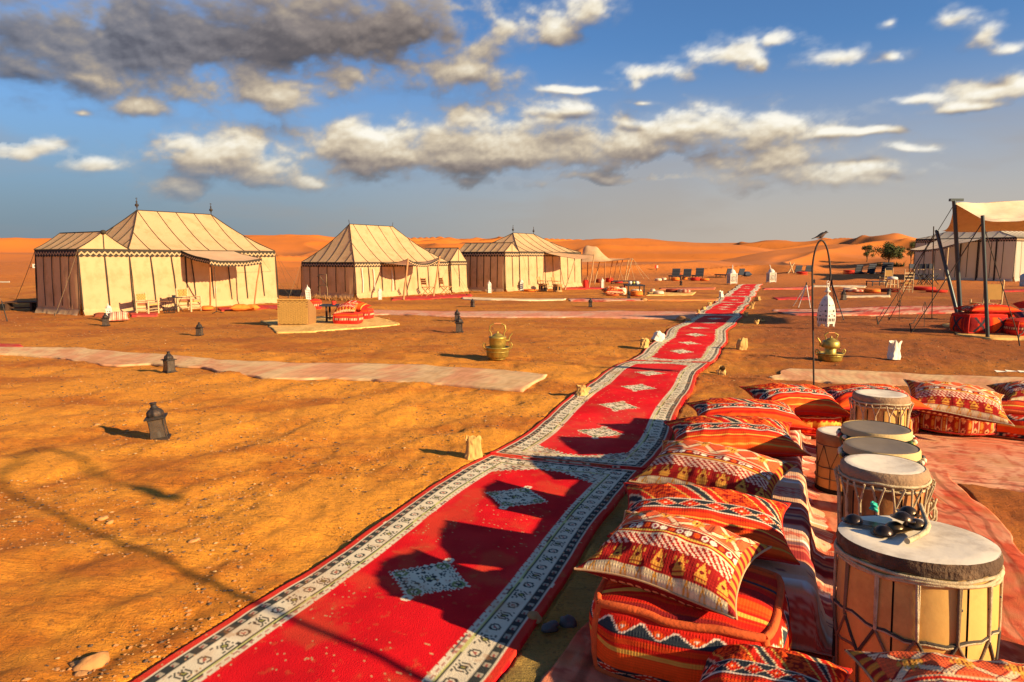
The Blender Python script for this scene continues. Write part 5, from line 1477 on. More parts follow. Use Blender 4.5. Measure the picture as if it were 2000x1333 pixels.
djembe('djembe with a grey skin and green bead rim, nearer one of the two', D3 + Vector((0, 0, .022)), .205, .62, 0)
D4 = atz(1712, 833, .625)
djembe('djembe with a grey skin and green bead rim, farther one of the two', D4 + Vector((0, 0, .022)), .212, .60, 1)
D5 = atz(1721, 768, .60)
laced_drum('farthest drum, pale wood with white lacing, in front of the red pillow', D5 + Vector((0, 0, .022)), .20, .58, .5, body=PLY, nl=14, r2=.93)
D6 = atz(1660, 852, .46); D6.y += .1
sd = thing('small_drum', 'small plain drum with a brown rim half hidden at the left of the djembes', 'drum', D6 + Vector((0, 0, .022)))
m_ = MB(); m_.lathe([(.165, .05), (.168, .3), (.165, .40)], 36); m_.build('drum_body', PLY, sd)
m_ = MB(); m_.lathe([(.160, 0), (.170, .01), (.168, .052)], 36); m_.build('base_band', DARK_FILL, sd)
m_ = MB(); m_.lathe([(.168, .36), (.176, .37), (.177, .43), (.170, .447)], 36, cap=False); m_.build('skin_band', DWOOD, sd)
drum_head(sd, .171, .447, SKIN, .004)
for k in range(9):
    a = 2 * PI * k / 9; b = a + PI / 9; m_ = MB(); m_.tube([(.171 * math.cos(a), .171 * math.sin(a), .36), (.171 * math.cos(b), .171 * math.sin(b), .20), (.171 * math.cos(a + 2 * PI / 9), .171 * math.sin(a + 2 * PI / 9), .36)], .003, 4); m_.tube([(.171 * math.cos(b), .171 * math.sin(b), .20), (.171 * math.cos(b), .171 * math.sin(b), .05)], .003, 4); m_.build('lacing', ROPE_D, sd)
for z in (.12, .20, .36):
    m_ = MB(); m_.tube(ring_pts(.172, z, 36, .006, 5), .0035, 4, cap=False); m_.build('rope_ring', ROPE, sd)
laced_drum('bamboo coloured drum with loose rope tassels, cut off by the right edge', atz(2200, 1120, .5) + Vector((0, 0, .022)), .24, .52, .3, body=PLY, nl=12)
# loose rope ends on the second drum
tas = thing('rope_tassel', 'tangle of loose pale rope hanging at the right side of the white skinned drum', 'rope', D2 + Vector((.25, -.02, .40)))
m_ = MB()
for k in range(5):
    pts = [(.02 * math.sin(k * 2.1 + i) + .012 * i * (k - 2) * .3, .02 * math.cos(k * 1.7 + i * 1.3), .06 - .035 * i + .02 * (k % 2)) for i in range(7)]; m_.tube(pts, .006, 5)
m_.build('strand', ROPE_L, tas)
# metal clappers on the big drum
TOPZ = .022 + .60
bd.location.y -= .032; bd.location.z -= .004
def on_skin(p, dz=0.0): return Vector((p.x, p.y, TOPZ + (p.y - D1.y) * math.tan(DEG(-3)) + dz))
bd.rotation_euler = (Matrix.Rotation(DEG(-3), 3, 'X') @ Matrix.Rotation(.35, 3, 'Z')).to_euler()
def clapper(px, py, rz, label, col):
    p = on_skin(at(px, py, TOPZ + .01), .007)
    root = thing('metal_clapper', label, 'castanet', p, rz)
    plate = MB(); nu = 40; out = []
    for i in range(nu):
        a = 2 * PI * i / nu
        x = .118 * math.cos(a); w_ = .044 if abs(math.cos(a)) > .45 else .026 + .018 * (abs(math.cos(a)) / .45) ** 2
        r1 = (x, w_ * math.sin(a) / max(.55, abs(math.sin(a))) * (1 if abs(math.sin(a)) > .55 else 1)); out.append(r1)
    def outline(t):
        a = 2 * PI * t; cx = .075 if math.cos(a) > 0 else -.075
        x = cx + .046 * math.cos(a); y = .046 * math.sin(a)
        return x, y
    pts = [(.075 + .046 * math.cos(a), .046 * math.sin(a)) for a in np.linspace(-2.45, 2.45, 18)] + [(-.075 + .046 * math.cos(a), .046 * math.sin(a)) for a in np.linspace(PI - 2.45, PI + 2.45, 18)]
    vs = [(x, y, 0) for x, y in pts] + [(x, y, .003) for x, y in pts]; n = len(pts)
    plate.add(vs, [tuple(range(n, 2 * n)), tuple(range(n - 1, -1, -1))] + [(i, (i + 1) % n, n + (i + 1) % n, n + i) for i in range(n)]); plate.build('plate', col, root)
    for sx in (-1, 1):
        b = MB(); b.lathe([(.036, .003), (.033, .012), (.024, .022), (.012, .028), (0, .030)], 18, (sx * .075, 0, 0)); b.build('dome', col, root)
    return root
CLAP = pmat('clapper_iron', (.05, .034, .028), .32, metal=.75, var=.5, vscale=16, bump=.15, bscale=60, dirt=(.28, .17, .05), dirt_amt=.5, spec=.6)
clapper(1707, 1022, DEG(-32), 'dark iron clapper with its left dome near the edge of the big drum', CLAP)
c2_ = clapper(1768, 1020, DEG(48), 'second iron clapper crossing over the first on the big drum', CLAP); c2_.location.z += .034; c2_.rotation_euler = (DEG(6), DEG(8), DEG(52))
c3_ = clapper(1757, 1034, DEG(5), 'rusty iron clapper turned edge on beside the rope handle', CLAP); c3_.location.z += .004; c3_.rotation_euler = (0, DEG(-6), DEG(12))
gr = thing('green_ribbon', 'small turquoise ribbon knotted between the iron clappers', 'ribbon', on_skin(at(1706, 1008, TOPZ), .035))
m_ = MB()
for k in range(4): m_.tube([(.012 * math.sin(i * 1.9 + k), .016 * math.cos(i * 1.3 + k * 2), .006 * i) for i in range(6)], .006, 5)
m_.build('ribbon_loop', pmat('turquoise', (.02, .42, .30), .6), gr)
hd = thing('rope_handle', 'curved pale rope handle lying across the clappers on the big drum', 'stick', at(1805, 1035, TOPZ) + Vector((0, 0, .012)))  # a loose rope handle lying among the clappers
h_pts = [on_skin(at(x, y, TOPZ), z) - hd.location for x, y, z in ((1797, 1003, .05), (1800, 1015, .05), (1806, 1028, .04), (1812, 1040, .03), (1808, 1048, .02), (1795, 1055, .015), (1782, 1061, .012), (1771, 1066, .012))]
m_ = MB(); m_.tube(h_pts, [.008, .009, .010, .011, .011, .010, .010, .012], 8); m_.build('grip', ROPE_L, hd)
# ------------------------------------------------------------------ black lanterns on the sand
def make_lantern(label, p, rz=0, group=None):
    root = thing('black_lantern', label, 'lantern', p, rz, group)       # built 1 m high, scaled per copy
    m = MB(); m.box((0, 0, .02), (.50, .50, .04)); m.box((0, 0, .05), (.44, .44, .03)); m.build('base', IRON, root)
    for sx, sy in ((-1, -1), (1, -1), (1, 1), (-1, 1)):
        m = MB(); m.tube([(sx * .195, sy * .195, .05), (sx * .165, sy * .165, .30), (sx * .175, sy * .175, .56)], .022, 4); m.build('corner_post', IRON, root)
    for k in range(4):
        R = Matrix.Rotation(k * PI / 2, 3, 'Z'); m = MB()
        a, b, c, d = [R @ Vector(v) for v in ((-.185, -.19, .07), (.185, -.19, .07), (.165, -.168, .55), (-.165, -.168, .55))]
        m.quad(a, b, c, d); m.build('pane', GLASS, root)
    m = MB(); m.box((0, 0, .575), (.40, .40, .03)); m.box((0, 0, .605), (.52, .52, .035)); m.box((0, 0, .63), (.42, .42, .02)); m.build('rim', IRON, root)
    m = MB(); m.lathe([(.19, .635), (.205, .68), (.20, .74), (.165, .80), (.10, .845), (.085, .86)], 32, rib=.07, ribn=8); m.build('dome', IRON, root)
    m = MB(); m.lathe([(.10, .855), (.11, .875), (.075, .885), (.07, .97), (.095, .985), (.09, 1.0), (0, 1.0)], 14); m.build('chimney', IRON, root)
    m = MB(); m.lathe([(.07, .06), (.07, .2), (.01, .21), (.008, .235)], 10); m.build('candle', WHITE, root)
    return root
LANT = [  # px base, py base, py top, label
 (313, 857, 785, 'nearest black lantern, tilted on the open sand with a long shadow to its left'),
 (331, 727, 687, 'black lantern standing at the edge of the long beige rug'),
 (390, 656, 630, 'black lantern alone on the sand before the large left tent'),
 (897, 650, 618, 'front lantern of the close pair before the pink rug'),
 (893, 627, 605, 'rear lantern of the close pair before the pink rug'),
 (923, 600, 584, 'small black lantern in front of the red rug of the middle tent'),
 (1153, 600, 583, 'black lantern on the sand left of the faded striped rug'),
 (1228, 583, 569, 'black lantern in front of the low table and orange pouf'),
 (1330, 558, 547, 'tiny black lantern in front of the small red table'),
 (1647, 586, 567, 'grey black lantern just right of the hanging white lantern'),
 (1736, 577, 563, 'small lantern before the red brown pouf under the stool'),
 (1590, 554, 545, 'tiny dark lantern seen behind the hook pole by the red pouf stack')]
L0 = None
for i, (px, py, pt, lab) in enumerate(LANT):
    b = at(px, py); hgt = (atY(px, pt, b.y).z - b.z)
    if L0 is None: L0 = make_lantern(lab, b, .5, 'black lanterns set out on the sand'); L0.scale = (hgt,) * 3; L0.rotation_euler = (0, DEG(-7), .35); L0.location.z -= .004
    else: dup(L0, b, random.uniform(0, 1.5), lab, hgt)
# ------------------------------------------------------------------ kettles on basins
def kettle_set(label, px, py, s=1.0, rz=0, stand=False, wide=1.0, bh=.21):
    b = at(px, py)
    basin = thing('brass_basin', label[0], 'basin', b, rz)
    m = MB(); m.lathe(([(.12, 0), (.135, .015), (.12, .03), (.170, .042), (.182, .06)] if bh > .2 else [(.168, 0), (.176, .01), (.182, .05)]) + [ (.19, bh - .03), (.20, bh - .02), (.207, bh - .008), (.19, bh), (.18, bh - .02)], 36, c=(0, 0, 0)); m.build('bowl', BRASS, basin)
    m = MB(); m.lathe([(.186, bh * .6), (.193, bh * .6 + .006), (.193, bh * .6 + .012), (.187, bh * .6 + .018)], 36, cap=False); m.build('bead_line', BRASS, basin)
    for sx in (-1, 1):
        m = MB(); m.tube([(sx * .19, 0, bh - .05), (sx * .225, 0, bh - .03), (sx * .245, .0, bh + .03), (sx * .225, 0, bh + .065), (sx * .20, 0, bh + .05), (sx * .197, 0, bh - .01)], .010, 6); m.build('handle', BRASS, basin)
    basin.scale = (s * wide, s * wide, s)
    k = thing('brass_kettle', label[1], 'kettle', b + Vector((0, 0, (bh - .02) * s)), rz)
    m = MB()
    if stand: m.lathe([(.10, 0), (.10, .09), (.085, .10), (.15, .12), (.155, .15), (.15, .21), (.13, .24), (.06, .262)], 36)
    else: m.lathe([(.115, 0), (.125, .01), (.138, .08), (.142, .16), (.148, .168), (.142, .185), (.10, .20), (.06, .212)], 36)
    m.build('body', BRASS, k)
    zt = .262 if stand else .212
    m = MB(); m.lathe([(.085, zt - .006), (.07, zt + .012), (.03, zt + .03), (.012, zt + .036), (.018, zt + .05), (.012, zt + .062), (0, zt + .066)], 20); m.build('lid', BRASS, k)
    sx = -1 if stand else 1
    m = MB(); m.tube([(sx * .14, 0, zt * .55), (sx * .19, 0, zt * .6), (sx * .20, 0, zt * .85), (sx * .235, 0, zt * 1.06), (sx * .25, 0, zt * 1.1)], [.022, .018, .013, .011, .009], 8); m.build('spout', BRASS, k)
    m = MB(); w_ = .11 if not stand else .10; hz = zt + .19 if not stand else zt + .12
    m.tube([(-w_, 0, zt - .03), (-w_ * .95, 0, zt + .03), (-w_ * 1.25, 0, zt + .08), (-w_ * 1.1, 0, hz - .03), (-w_ * .6, 0, hz), (w_ * .6, 0, hz), (w_ * 1.1, 0, hz - .03), (w_ * 1.25, 0, zt + .08), (w_ * .95, 0, zt + .03), (w_, 0, zt - .03)], .011, 6); m.build('handle', BRASS, k)
    m = MB(); m.tube([(-w_ * .55, 0, hz + .001), (w_ * .55, 0, hz + .001)], .014, 8); m.build('grip', pmat('copper_grip', (.50, .20, .07), .5, metal=.4), k)
    k.scale = (s,) * 3
    return b
kettle_set(('brass basin with two loop handles on the sand left of the runner', 'brass kettle with a tall handle standing in the basin left of the runner'), 972, 702, 1.03, .15)
b2 = kettle_set(('wide low brass basin on the sand behind the hook pole', 'brass kettle with its spout to the left in the wide basin behind the hook pole'), 1621, 704, .92, .0, True, 1.12, .14)
# ------------------------------------------------------------------ hook poles
def hook_pole(label, base, pts, r, name='hook_pole'):
    root = thing(name, label, 'pole', base)
    q = [Vector(p) for p in pts]; sm_ = []
    for i in range(len(q) - 1):
        a, b, c, d = q[max(i - 1, 0)], q[i], q[i + 1], q[min(i + 2, len(q) - 1)]
        for t in (0, .2, .4, .6, .8): sm_.append(.5 * ((2 * b) + (c - a) * t + (2 * a - 5 * b + 4 * c - d) * t * t + (3 * b - a - 3 * c + d) * t ** 3))
    pts = sm_ + [q[-1]]
    m = MB(); m.tube([Vector(p) - Vector(base) for p in pts], r, 8); m.build('rod', IRON, root); return root
hb = at(1589.5, 756); YH = hb.y
arc = [hb, atY(1588, 650, YH), atY(1586.5, 545, YH), atY(1587.5, 515, YH), atY(1592, 490, YH), atY(1598, 475, YH), atY(1604, 470, YH), atY(1610, 474, YH), atY(1616, 488, YH), atY(1620, 510, YH), atY(1622, 535, YH), atY(1621, 549, YH)]
hook_pole('tall black hook pole with a bird on top and a white lantern hanging from it', hb, arc, .0125)
def hang_lantern(label, top, s, rz=0, cutouts=True):
    """white iron lantern: bulging six sided hood; top is the ring; s full height"""
    root = thing('white_hanging_lantern', label, 'lantern', top, rz)
    root.scale = (s,) * 3
    m = MB(); m.tube([(.035 * math.cos(a), 0, -.035 + .035 * math.sin(a)) for a in np.linspace(0, 2 * PI, 13)], .008, 5); m.build('ring', WHITE, root)
    m = MB(); m.tube([(.03 * math.cos(a), .0, -.10 + .045 * math.sin(a)) for a in np.linspace(0, 2 * PI, 11)], .008, 5); m.build('hanger_loop', WHITE, root)
    m = MB(); m.lathe([(.0, -.14), (.03, -.15), (.03, -.20), (.06, -.22), (.065, -.235), (.025, -.255), (.02, -.31)], 14); m.build('finial', WHITE, root)
    prof = [(r_ * .86, z_) for r_, z_ in ((.025, -.30), (.075, -.335), (.135, -.41), (.182, -.52), (.212, -.64), (.225, -.76), (.222, -.87), (.214, -.93))]
    ns = 6
    for k in range(ns):
        a0, a1 = 2 * PI * k / ns, 2 * PI * (k + 1) / ns; g_ = []
        for q in np.linspace(0, 1, 5):
            a = a0 + (a1 - a0) * q; c = math.cos(PI / ns) / math.cos((q - .5) * 2 * PI / ns)
            g_.append([(r * 1.05 * c * math.cos(a), r * 1.05 * c * math.sin(a), z) for r, z in prof])
        mb = MB(); mb.grid(g_, flip=True, sm=False)
        # small feet under each side
        for q in (.0, .36, .64, 1.0):
            pass
        o = mb.build('side_panel', WHITE, root)
        am = (a0 + a1) / 2; nrm = Vector((math.cos(am), math.sin(am), 0)); tg = Vector((-nrm.y, nrm.x, 0))
        def surf(u, z):
            r = np.interp(-z, [-p[1] for p in prof], [p[0] for p in prof]) * 1.05 * math.cos(PI / ns)
            return nrm * (r + .004) + tg * u + Vector((0, 0, z))
        def h_add(v_, f_): q_ = MB(); q_.add(v_, f_); q_.build('cutout', DARK_FILL, root)  # nothing is cut: dark faces on the panel paint the shade inside
        def cres(u, z, s_, ro):
            pts = [(s_ * math.cos(a), s_ * math.sin(a)) for a in np.linspace(-1.9 + ro, 1.9 + ro, 9)] + [(s_ * .45 * math.cos(ro) * .6 + s_ * .72 * math.cos(a), s_ * .45 * math.sin(ro) * .6 * 0 + s_ * .72 * math.sin(a)) for a in np.linspace(1.5 + ro, -1.5 + ro, 7)]
            h_add([surf(u + x, z + y) for x, y in pts], [tuple(range(len(pts)))])
        def star(u, z, s_):
            pts = [((s_ if i % 2 == 0 else s_ * .45) * math.sin(i * PI / 5), (s_ if i % 2 == 0 else s_ * .45) * math.cos(i * PI / 5)) for i in range(10)]
            h_add([surf(u, z)] + [surf(u + x, z + y) for x, y in pts], [(0, i + 1, (i + 1) % 10 + 1) for i in range(10)])
        def slot(u, z, w_, l_):
            h_add([surf(u - w_, z - l_), surf(u + w_, z - l_), surf(u + w_, z + l_), surf(u, z + l_ * 1.3), surf(u - w_, z + l_)], [(0, 1, 2, 3, 4)])
        cres(-.01, -.43, .024, .6); star(-.045, -.53, .024); cres(.04, -.54, .026, 2.2); cres(-.055, -.64, .030, -.5); star(.045, -.65, .030); star(-.065, -.755, .026); cres(.0, -.735, .022, 1.5); star(.065, -.755, .026)
        for u_ in (-.062, -.022, .022, .062): slot(u_, -.845, .010, .030)
        f = MB(); pR = [surf(-.085, -.93), surf(-.05, -.93), surf(-.055, -.975), surf(-.08, -1.0)]; f.add(pR + [p - nrm * .02 for p in pR], [(0, 1, 2, 3), (7, 6, 5, 4), (0, 4, 5, 1), (2, 6, 7, 3)])
        pR = [surf(.05, -.93), surf(.085, -.93), surf(.08, -1.0), surf(.055, -.975)]; f.add(pR + [p - nrm * .02 for p in pR], [(0, 1, 2, 3), (7, 6, 5, 4), (0, 4, 5, 1), (2, 6, 7, 3)])
        f.build('foot', WHITE, root)
    return root
ht = atY(1620.5, 549, YH); hbz = atY(1617, 638, YH).z
hang_lantern('white pierced lantern with stars and crescents hanging from the black hook pole', Vector((ht.x - .02, ht.y, ht.z)), (ht.z - hbz), .25)
# bird on the hook
bt = atY(1604, 466, YH); bt.z = atY(1604, 469.0, YH).z + .013
bird = thing('bird', 'small black bird with a white rump perched on top of the hook pole', 'bird', bt)
sp_ = [(-.128, .000, .003, .003), (-.100, .010, .008, .004), (-.070, .020, .011, .006), (-.050, .026, .016, .014), (-.028, .034, .021, .022), (-.005, .043, .025, .026), (.018, .054, .024, .026), (.036, .066, .019, .021), (.046, .078, .0165, .018), (.056, .087, .0165, .018), (.067, .089, .014, .014), (.076, .087, .006, .006), (.086, .084, .003, .003), (.093, .082, .001, .001)]
mb = MB(); vs = []
for (x, z, ry, rz_) in sp_:
    for j in range(14):
        a = 2 * PI * j / 14; vs.append((x, 1.2 * ry * math.cos(a), z + (1.4 if x < .03 else 1.15) * rz_ * math.sin(a)))
n_ = len(sp_); mi_f = [(i * 14 + j, i * 14 + (j + 1) % 14, (i + 1) * 14 + (j + 1) % 14, (i + 1) * 14 + j) for i in range(n_ - 1) for j in range(14)]
colb = []
for (x, z, ry, rz_) in sp_:
    for j in range(14):
        s_ = math.sin(2 * PI * j / 14)
        colb.append((.62, .55, .46) if (-.075 < x < -.03 and s_ < -.2) else ((.10, .055, .04) if s_ < .2 and x > -.02 and x < .05 else (.022, .018, .02)))
bo = fast_mesh('body', np.array(vs), [f[::-1] for f in mi_f], pmat('feathers', attr=True, rough=.7, var=.2, vscale=60, bump=.2), bird, col=np.array(colb))
m = MB(); m.add([(-.075, -.022, .03), (-.03, -.026, .045), (.01, -.0255, .06), (.012, -.027, .045), (-.02, -.0275, .03)], [(0, 4, 3, 2, 1)]); m.build('wing', IRON, bird)
m = MB(); m.add([(-.075, .022, .03), (-.03, .026, .045), (.01, .0255, .06), (.012, .027, .045), (-.02, .0275, .03)], [(0, 1, 2, 3, 4)]); m.build('wing', IRON, bird)
for y in (-.008, .008):
    m = MB(); m.tube([(-.008, y, .022), (-.004, y, .010), (0, y, 0), (.014, y, -.001)], .0018, 5); m.build('leg', IRON, bird)
for y in (-.0135, .0135):
    m = MB(); m.lathe([(0, -.0022), (.0022, 0), (0, .0022)], 6, (.063, y, .092)); m.build('eye', DARK_FILL, bird)
# second hook pole and lantern beyond the right edge of the picture: their shadow lies on the sand at left
sdx = Vector((SUN_DIR.x, SUN_DIR.y, 0)).normalized(); tanE = math.tan(SUN_EL)
def from_shadow(px, py, z): 
    q = at(px, py); return Vector((q.x, q.y, 0)) + sdx * (z / tanE) + Vector((0, 0, z))
cr_ = at(400, 1248); base2 = Vector((cr_.x, cr_.y, 0)) + sdx * 3.95
apex = from_shadow(95, 878, 2.62); apex.z = 2.62
e1, e2 = from_shadow(20, 960, 2.40), from_shadow(205, 935, 2.30)
p_mid = base2.lerp(Vector((e1.x, e1.y, 0)), .5) + Vector((0, 0, 1.2))
hk = [base2, p_mid, e1, e1.lerp(apex, .55) + Vector((0, 0, .07)), from_shadow(40, 893, 2.58), apex, from_shadow(140, 890, 2.56), from_shadow(175, 908, 2.46), e2]
hook_pole('second hook pole standing right of the camera, outside the picture', base2, hk, .022)
hl2 = hang_lantern('lantern hanging from the second hook pole outside the picture', e2 + Vector((0, 0, 0)), .36, .4)
# ------------------------------------------------------------------ white tripod and dark tripod
def tripod(label, apex, feet, r, mat, head=.05, name='tripod'):
    root = thing(name, label, 'tripod', (apex.x, apex.y, 0)); o = root.location
    for f in feet:
        m = MB(); a, b = Vector(apex) - o, Vector(f) - o; m.tube([a, a.lerp(b, .5)], r, 6); m.build('leg', mat, root)
        m = MB(); m.tube([a.lerp(b, .5), b], r * .7, 6); m.tube([a.lerp(b, .49), a.lerp(b, .53)], r * 1.3, 6); m.build('lower_leg', mat, root)
        m = MB(); m.tube([a.lerp(b, .98), b], r * 1.2, 6); m.build('foot', IRON, root)
    m = MB(); m.lathe([(head * .8, -head), (head, 0), (head * .6, head * 1.6), (head * .9, head * 2.2), (0, head * 2.6)], 10, Vector(apex) - o); m.build('head', IRON, root)
    return root
f1_, f2_ = at(1559, 602), at(1583, 603); ap = atY(1575, 556, (f1_.y + f2_.y) / 2 + .2); tripod('slim white tripod standing on the sand left of the hook pole', ap, [f1_, f2_, f2_ + Vector((-.2, 1.0, 0)) ], .018, WHITE, .03)
g1_, g2_ = at(1648, 625), at(1606, 606); ap = atY(1624, 553, 19.2); tripod('dark tripod standing behind the white hanging lantern', ap, [g1_, g2_, at(1634, 610)], .018, STEEL, .035)
# ------------------------------------------------------------------ tall white lanterns by the tents and square ones at the runner end
def tall_white(label, px, py, pt, rz=0, tilt=0):
    b = at(px, py); h = atY(px, pt, b.y).z - b.z
    root = thing('tall_white_lantern', label, 'lantern', b, rz); root.rotation_euler = (0, tilt, rz); root.scale = (h,) * 3
    for sx, sy in ((-1, -1), (1, -1), (1, 1), (-1, 1)):
        m = MB(); m.box((sx * .115, sy * .115, .34), (.03, .03, .68)); m.build('corner_post', WHITE, root)
    for k in range(4):
        R = Matrix.Rotation(k * PI / 2, 3, 'Z'); m = MB(); P_ = lambda x, z, y=-.112: R @ Vector((x, y, z))
        m.add([P_(-.1, .03), P_(.1, .03), P_(.1, .66), P_(0, .70), P_(-.1, .66)], [(0, 1, 2, 3, 4)]); o = m.build('panel', WHITE, root)
        for zc in (.14, .27, .40, .53):
            for xc in (-.045, .045): c = MB(); c.add([P_(xc - .022, zc, -.1145), P_(xc, zc - .04, -.1145), P_(xc + .022, zc, -.1145), P_(xc, zc + .04, -.1145)], [(0, 1, 2, 3)]); c.build('cutout', DARK_FILL, o)  # dark diamonds laid on the panel, painted shade of the piercings
    m = MB(); m.box((0, 0, .69), (.29, .29, .03)); m.lathe([(.13, .70), (.14, .74), (.11, .80), (.05, .85), (.03, .87)], 16); m.build('dome', WHITE, root)
    m = MB(); m.lathe([(.02, .865), (.035, .89), (.02, .91), (.012, .95), (0, 1.0)], 10); m.build('finial', WHITE, root)
    return root
tall_white('white pierced lantern leaning by the striped cushion at the left tent corner', 216, 627, 592, .3, DEG(-5))
tall_white('white lantern at the left corner of the middle tent behind the wicker chair', 603, 590, 556, .2, DEG(-3))
tall_white('white box lantern in front of the middle tent wall', 742, 586, 561, .4)
tall_white('white lantern before the dark pleated wall of the long side tent', 955.5, 573, 547, .4)
tall_white('white lantern at the front corner of the third tent', 1018.5, 568, 544, .2)
tall_white('white lantern under the shade canopy beside the red jug', 1176, 563, 542, .3)
def square_white(label, px, py, pt, w_px, lean=0, rz=0):
    b = at(px, py); s = .86 * w_px * b.y / FPX
    root = thing('square_white_lantern', label, 'lantern', b, rz)
    hb_ = s * 1.35
    m = MB(); m.box((0, 0, hb_ / 2 + .08), (s * .94, s * .94, hb_)); m.build('glass_box', pmat('lantern_inner', (.55, .45, .33), .7, var=.3, vscale=5), root)
    for k in range(4):
        R = Matrix.Rotation(k * PI / 2, 3, 'Z'); y = -s * .485; P_ = lambda x, z, dy=0: R @ Vector((x * s, y + dy, .08 + z * s))
        def bar(nm, x0, x1, z0, z1):
            m = MB(); q = [P_(x0, z0, -.02), P_(x1, z0, -.02), P_(x1, z1, -.02), P_(x0, z1, -.02), P_(x0, z0, .0), P_(x1, z0, .0), P_(x1, z1, .0), P_(x0, z1, .0)]
            m.add(q, [(0, 1, 2, 3), (0, 4, 5, 1), (1, 5, 6, 2), (2, 6, 7, 3), (3, 7, 4, 0)]); m.build(nm, WHITE, root)
        bar('frame_bar', -.5, -.42, 0, 1.35); bar('frame_bar', .42, .5, 0, 1.35); bar('frame_bar', -.42, .42, 0, .10); bar('frame_bar', -.42, .42, 1.22, 1.35)
        gr_ = MB()
        for a in np.linspace(0, PI, 7)[:-1]:
            c_, s_ = math.cos(a) * .38, math.sin(a) * .38; gr_.tube([P_(-c_, .62 - s_, -.012), P_(c_, .62 + s_, -.012)], .010, 4)
        gr_.tube([P_(.38 * math.cos(a), .62 + .38 * math.sin(a), -.012) for a in np.linspace(0, 2 * PI, 17)], .012, 4); gr_.tube([P_(.18 * math.cos(a), .62 + .18 * math.sin(a), -.012) for a in np.linspace(0, 2 * PI, 13)], .010, 4)
        gr_.build('grille', WHITE, root)
        bar('foot', -.46, -.36, -.12, 0)
    m = MB(); z0 = .08 + hb_; M = Matrix.Rotation(lean, 3, 'Y')
    m.lathe([(s * .50, 0), (s * .48, s * .10), (s * .34, s * .36), (s * .14, s * .54), (s * .06, s * .58)], 24, (0, 0, z0), M=M); m.build('dome', WHITE, root)
    m = MB(); m.lathe([(s * .05, s * .56), (s * .09, s * .66), (s * .05, s * .72), (s * .07, s * .86), (s * .03, s * 1.15), (0, s * 1.2)], 12, (0, 0, z0), M=M); m.build('finial', WHITE, root)
    return root
square_white('large white square lantern with a domed top, left of the runner end', 1429.5, 556, 518, 16.5, 0, .15)
square_white('large white square lantern with a bent top, right of the runner end', 1506, 553, 520, 15.5, DEG(-16), .1)
# ------------------------------------------------------------------ paper bags
def paper_bag(label, px, py, hpx, wpx, mat, rz=0, tilt=(0, 0), seed=1, open_top=True, name='paper_bag'):
    b = at(px, py); s = b.y / FPX; h, w_ = hpx * s, wpx * s
    root = thing(name, label, 'paper bag', b, rz); root.rotation_euler = (tilt[0], tilt[1], rz)
    n, m = 44, 16; T, Q = np.meshgrid(np.linspace(0, 2 * PI, n, endpoint=False), np.linspace(0, 1, m), indexing='ij')
    sq = 1 / np.maximum(np.abs(np.cos(T)), np.abs(np.sin(T))) ** .55
    R = w_ / 2 * .86 * sq * (1 - .10 * Q + .10 * np.sin(Q * 6 + seed)) * (1 + .22 * fbm(np.cos(T) * 1.7 + seed, np.sin(T) * 1.7 + Q * 2, 501 + seed, 3) + .12 * vnoise(T * 3.2, Q * 5 + seed, 505))
    Z = h * Q * (1 + .13 * Q * vnoise(np.cos(T) * 1.1 + seed, np.sin(T) * 1.1, 511 + seed) + .06 * Q * vnoise(np.cos(T) * 3, np.sin(T) * 3, 513))
    P = np.stack([R * np.cos(T), R * .75 * np.sin(T), Z], -1)
    o = fast_mesh('bag_side', P.reshape(-1, 3), grid_faces(n, m, True, False), mat, root, smooth=False)
    mb = MB(); mb.add([tuple(P[i, 0]) for i in range(n)], [tuple(range(n - 1, -1, -1))]); mb.add([(0, 0, h * .35)] + [tuple(P[i, 4] * (.98, .98, 1)) for i in range(n)], [(0, i + 1, (i + 1) % n + 1) for i in range(n)]); mb.build('bag_sand', pmat('sand_fill', (.5, .26, .08)), root)
    return root
paper_bag('crumpled tan paper bag beside the near runner seam, open top', 925, 896, 46, 36, PAPER_T, .3, seed=1)
paper_bag('flattened tan bag at the left edge of the second runner rug', 1136, 774, 20, 30, PAPER_T, .6, (0, DEG(15)), 2)
paper_bag('tan paper bag fallen beside the white bag, left of the third runner rug', 1258, 681, 20, 22, PAPER_T, .9, (0, DEG(10)), 3)
paper_bag('white paper bag tipped over on the left of the third runner rug', 1281, 668, 20, 24, PAPER, .2, (DEG(-10), DEG(35)), 4)
paper_bag('large square tan bag right of the third runner rug', 1447, 684, 22, 22, PAPER_T, .2, (0, DEG(14)), 5)
paper_bag('small tan bag lying at the right of the runner seam', 1410, 732, 15, 22, PAPER_T, 1.2, (0, DEG(-20)), 6)
paper_bag('white cone shaped paper bag left of the fourth runner rug', 1409, 581, 12, 9, PAPER, .5, (0, DEG(-6)), 7)
paper_bag('upright white paper bag on the dark sand at right', 1745, 702, 36, 28, PAPER, .4, (0, DEG(4)), 8)
for i, (x, y, h_, w_, lab) in enumerate(((1387, 598, 8, 9, 'farthest of three small tan bags left of the runner'), (1375, 606, 7, 9, 'middle one of three small tan bags left of the runner'), (1364, 613, 8, 8, 'nearest of three small tan bags, at the end of the pink rug'),
     (1480, 588, 8, 13, 'farthest tan bag right of the runner'), (1466, 603, 14, 11, 'upright tan bag right of the fourth runner rug'), (1457, 617, 7, 9, 'tan bag touching the runner edge at the dark seam'), (1477, 633, 8, 14, 'flat pale bag right of the third runner rug'), (1489, 628, 4, 10, 'small dark crumpled scrap right of the pale bag'))):
    paper_bag(lab, x, y, h_, w_, PAPER_T, i * .7, (0, DEG(-12 + 8 * (i % 4))), 10 + i)
sc = thing('paper_scraps', 'torn white paper scraps on the sand at the far right', 'paper', at(1968, 728))
m = MB()
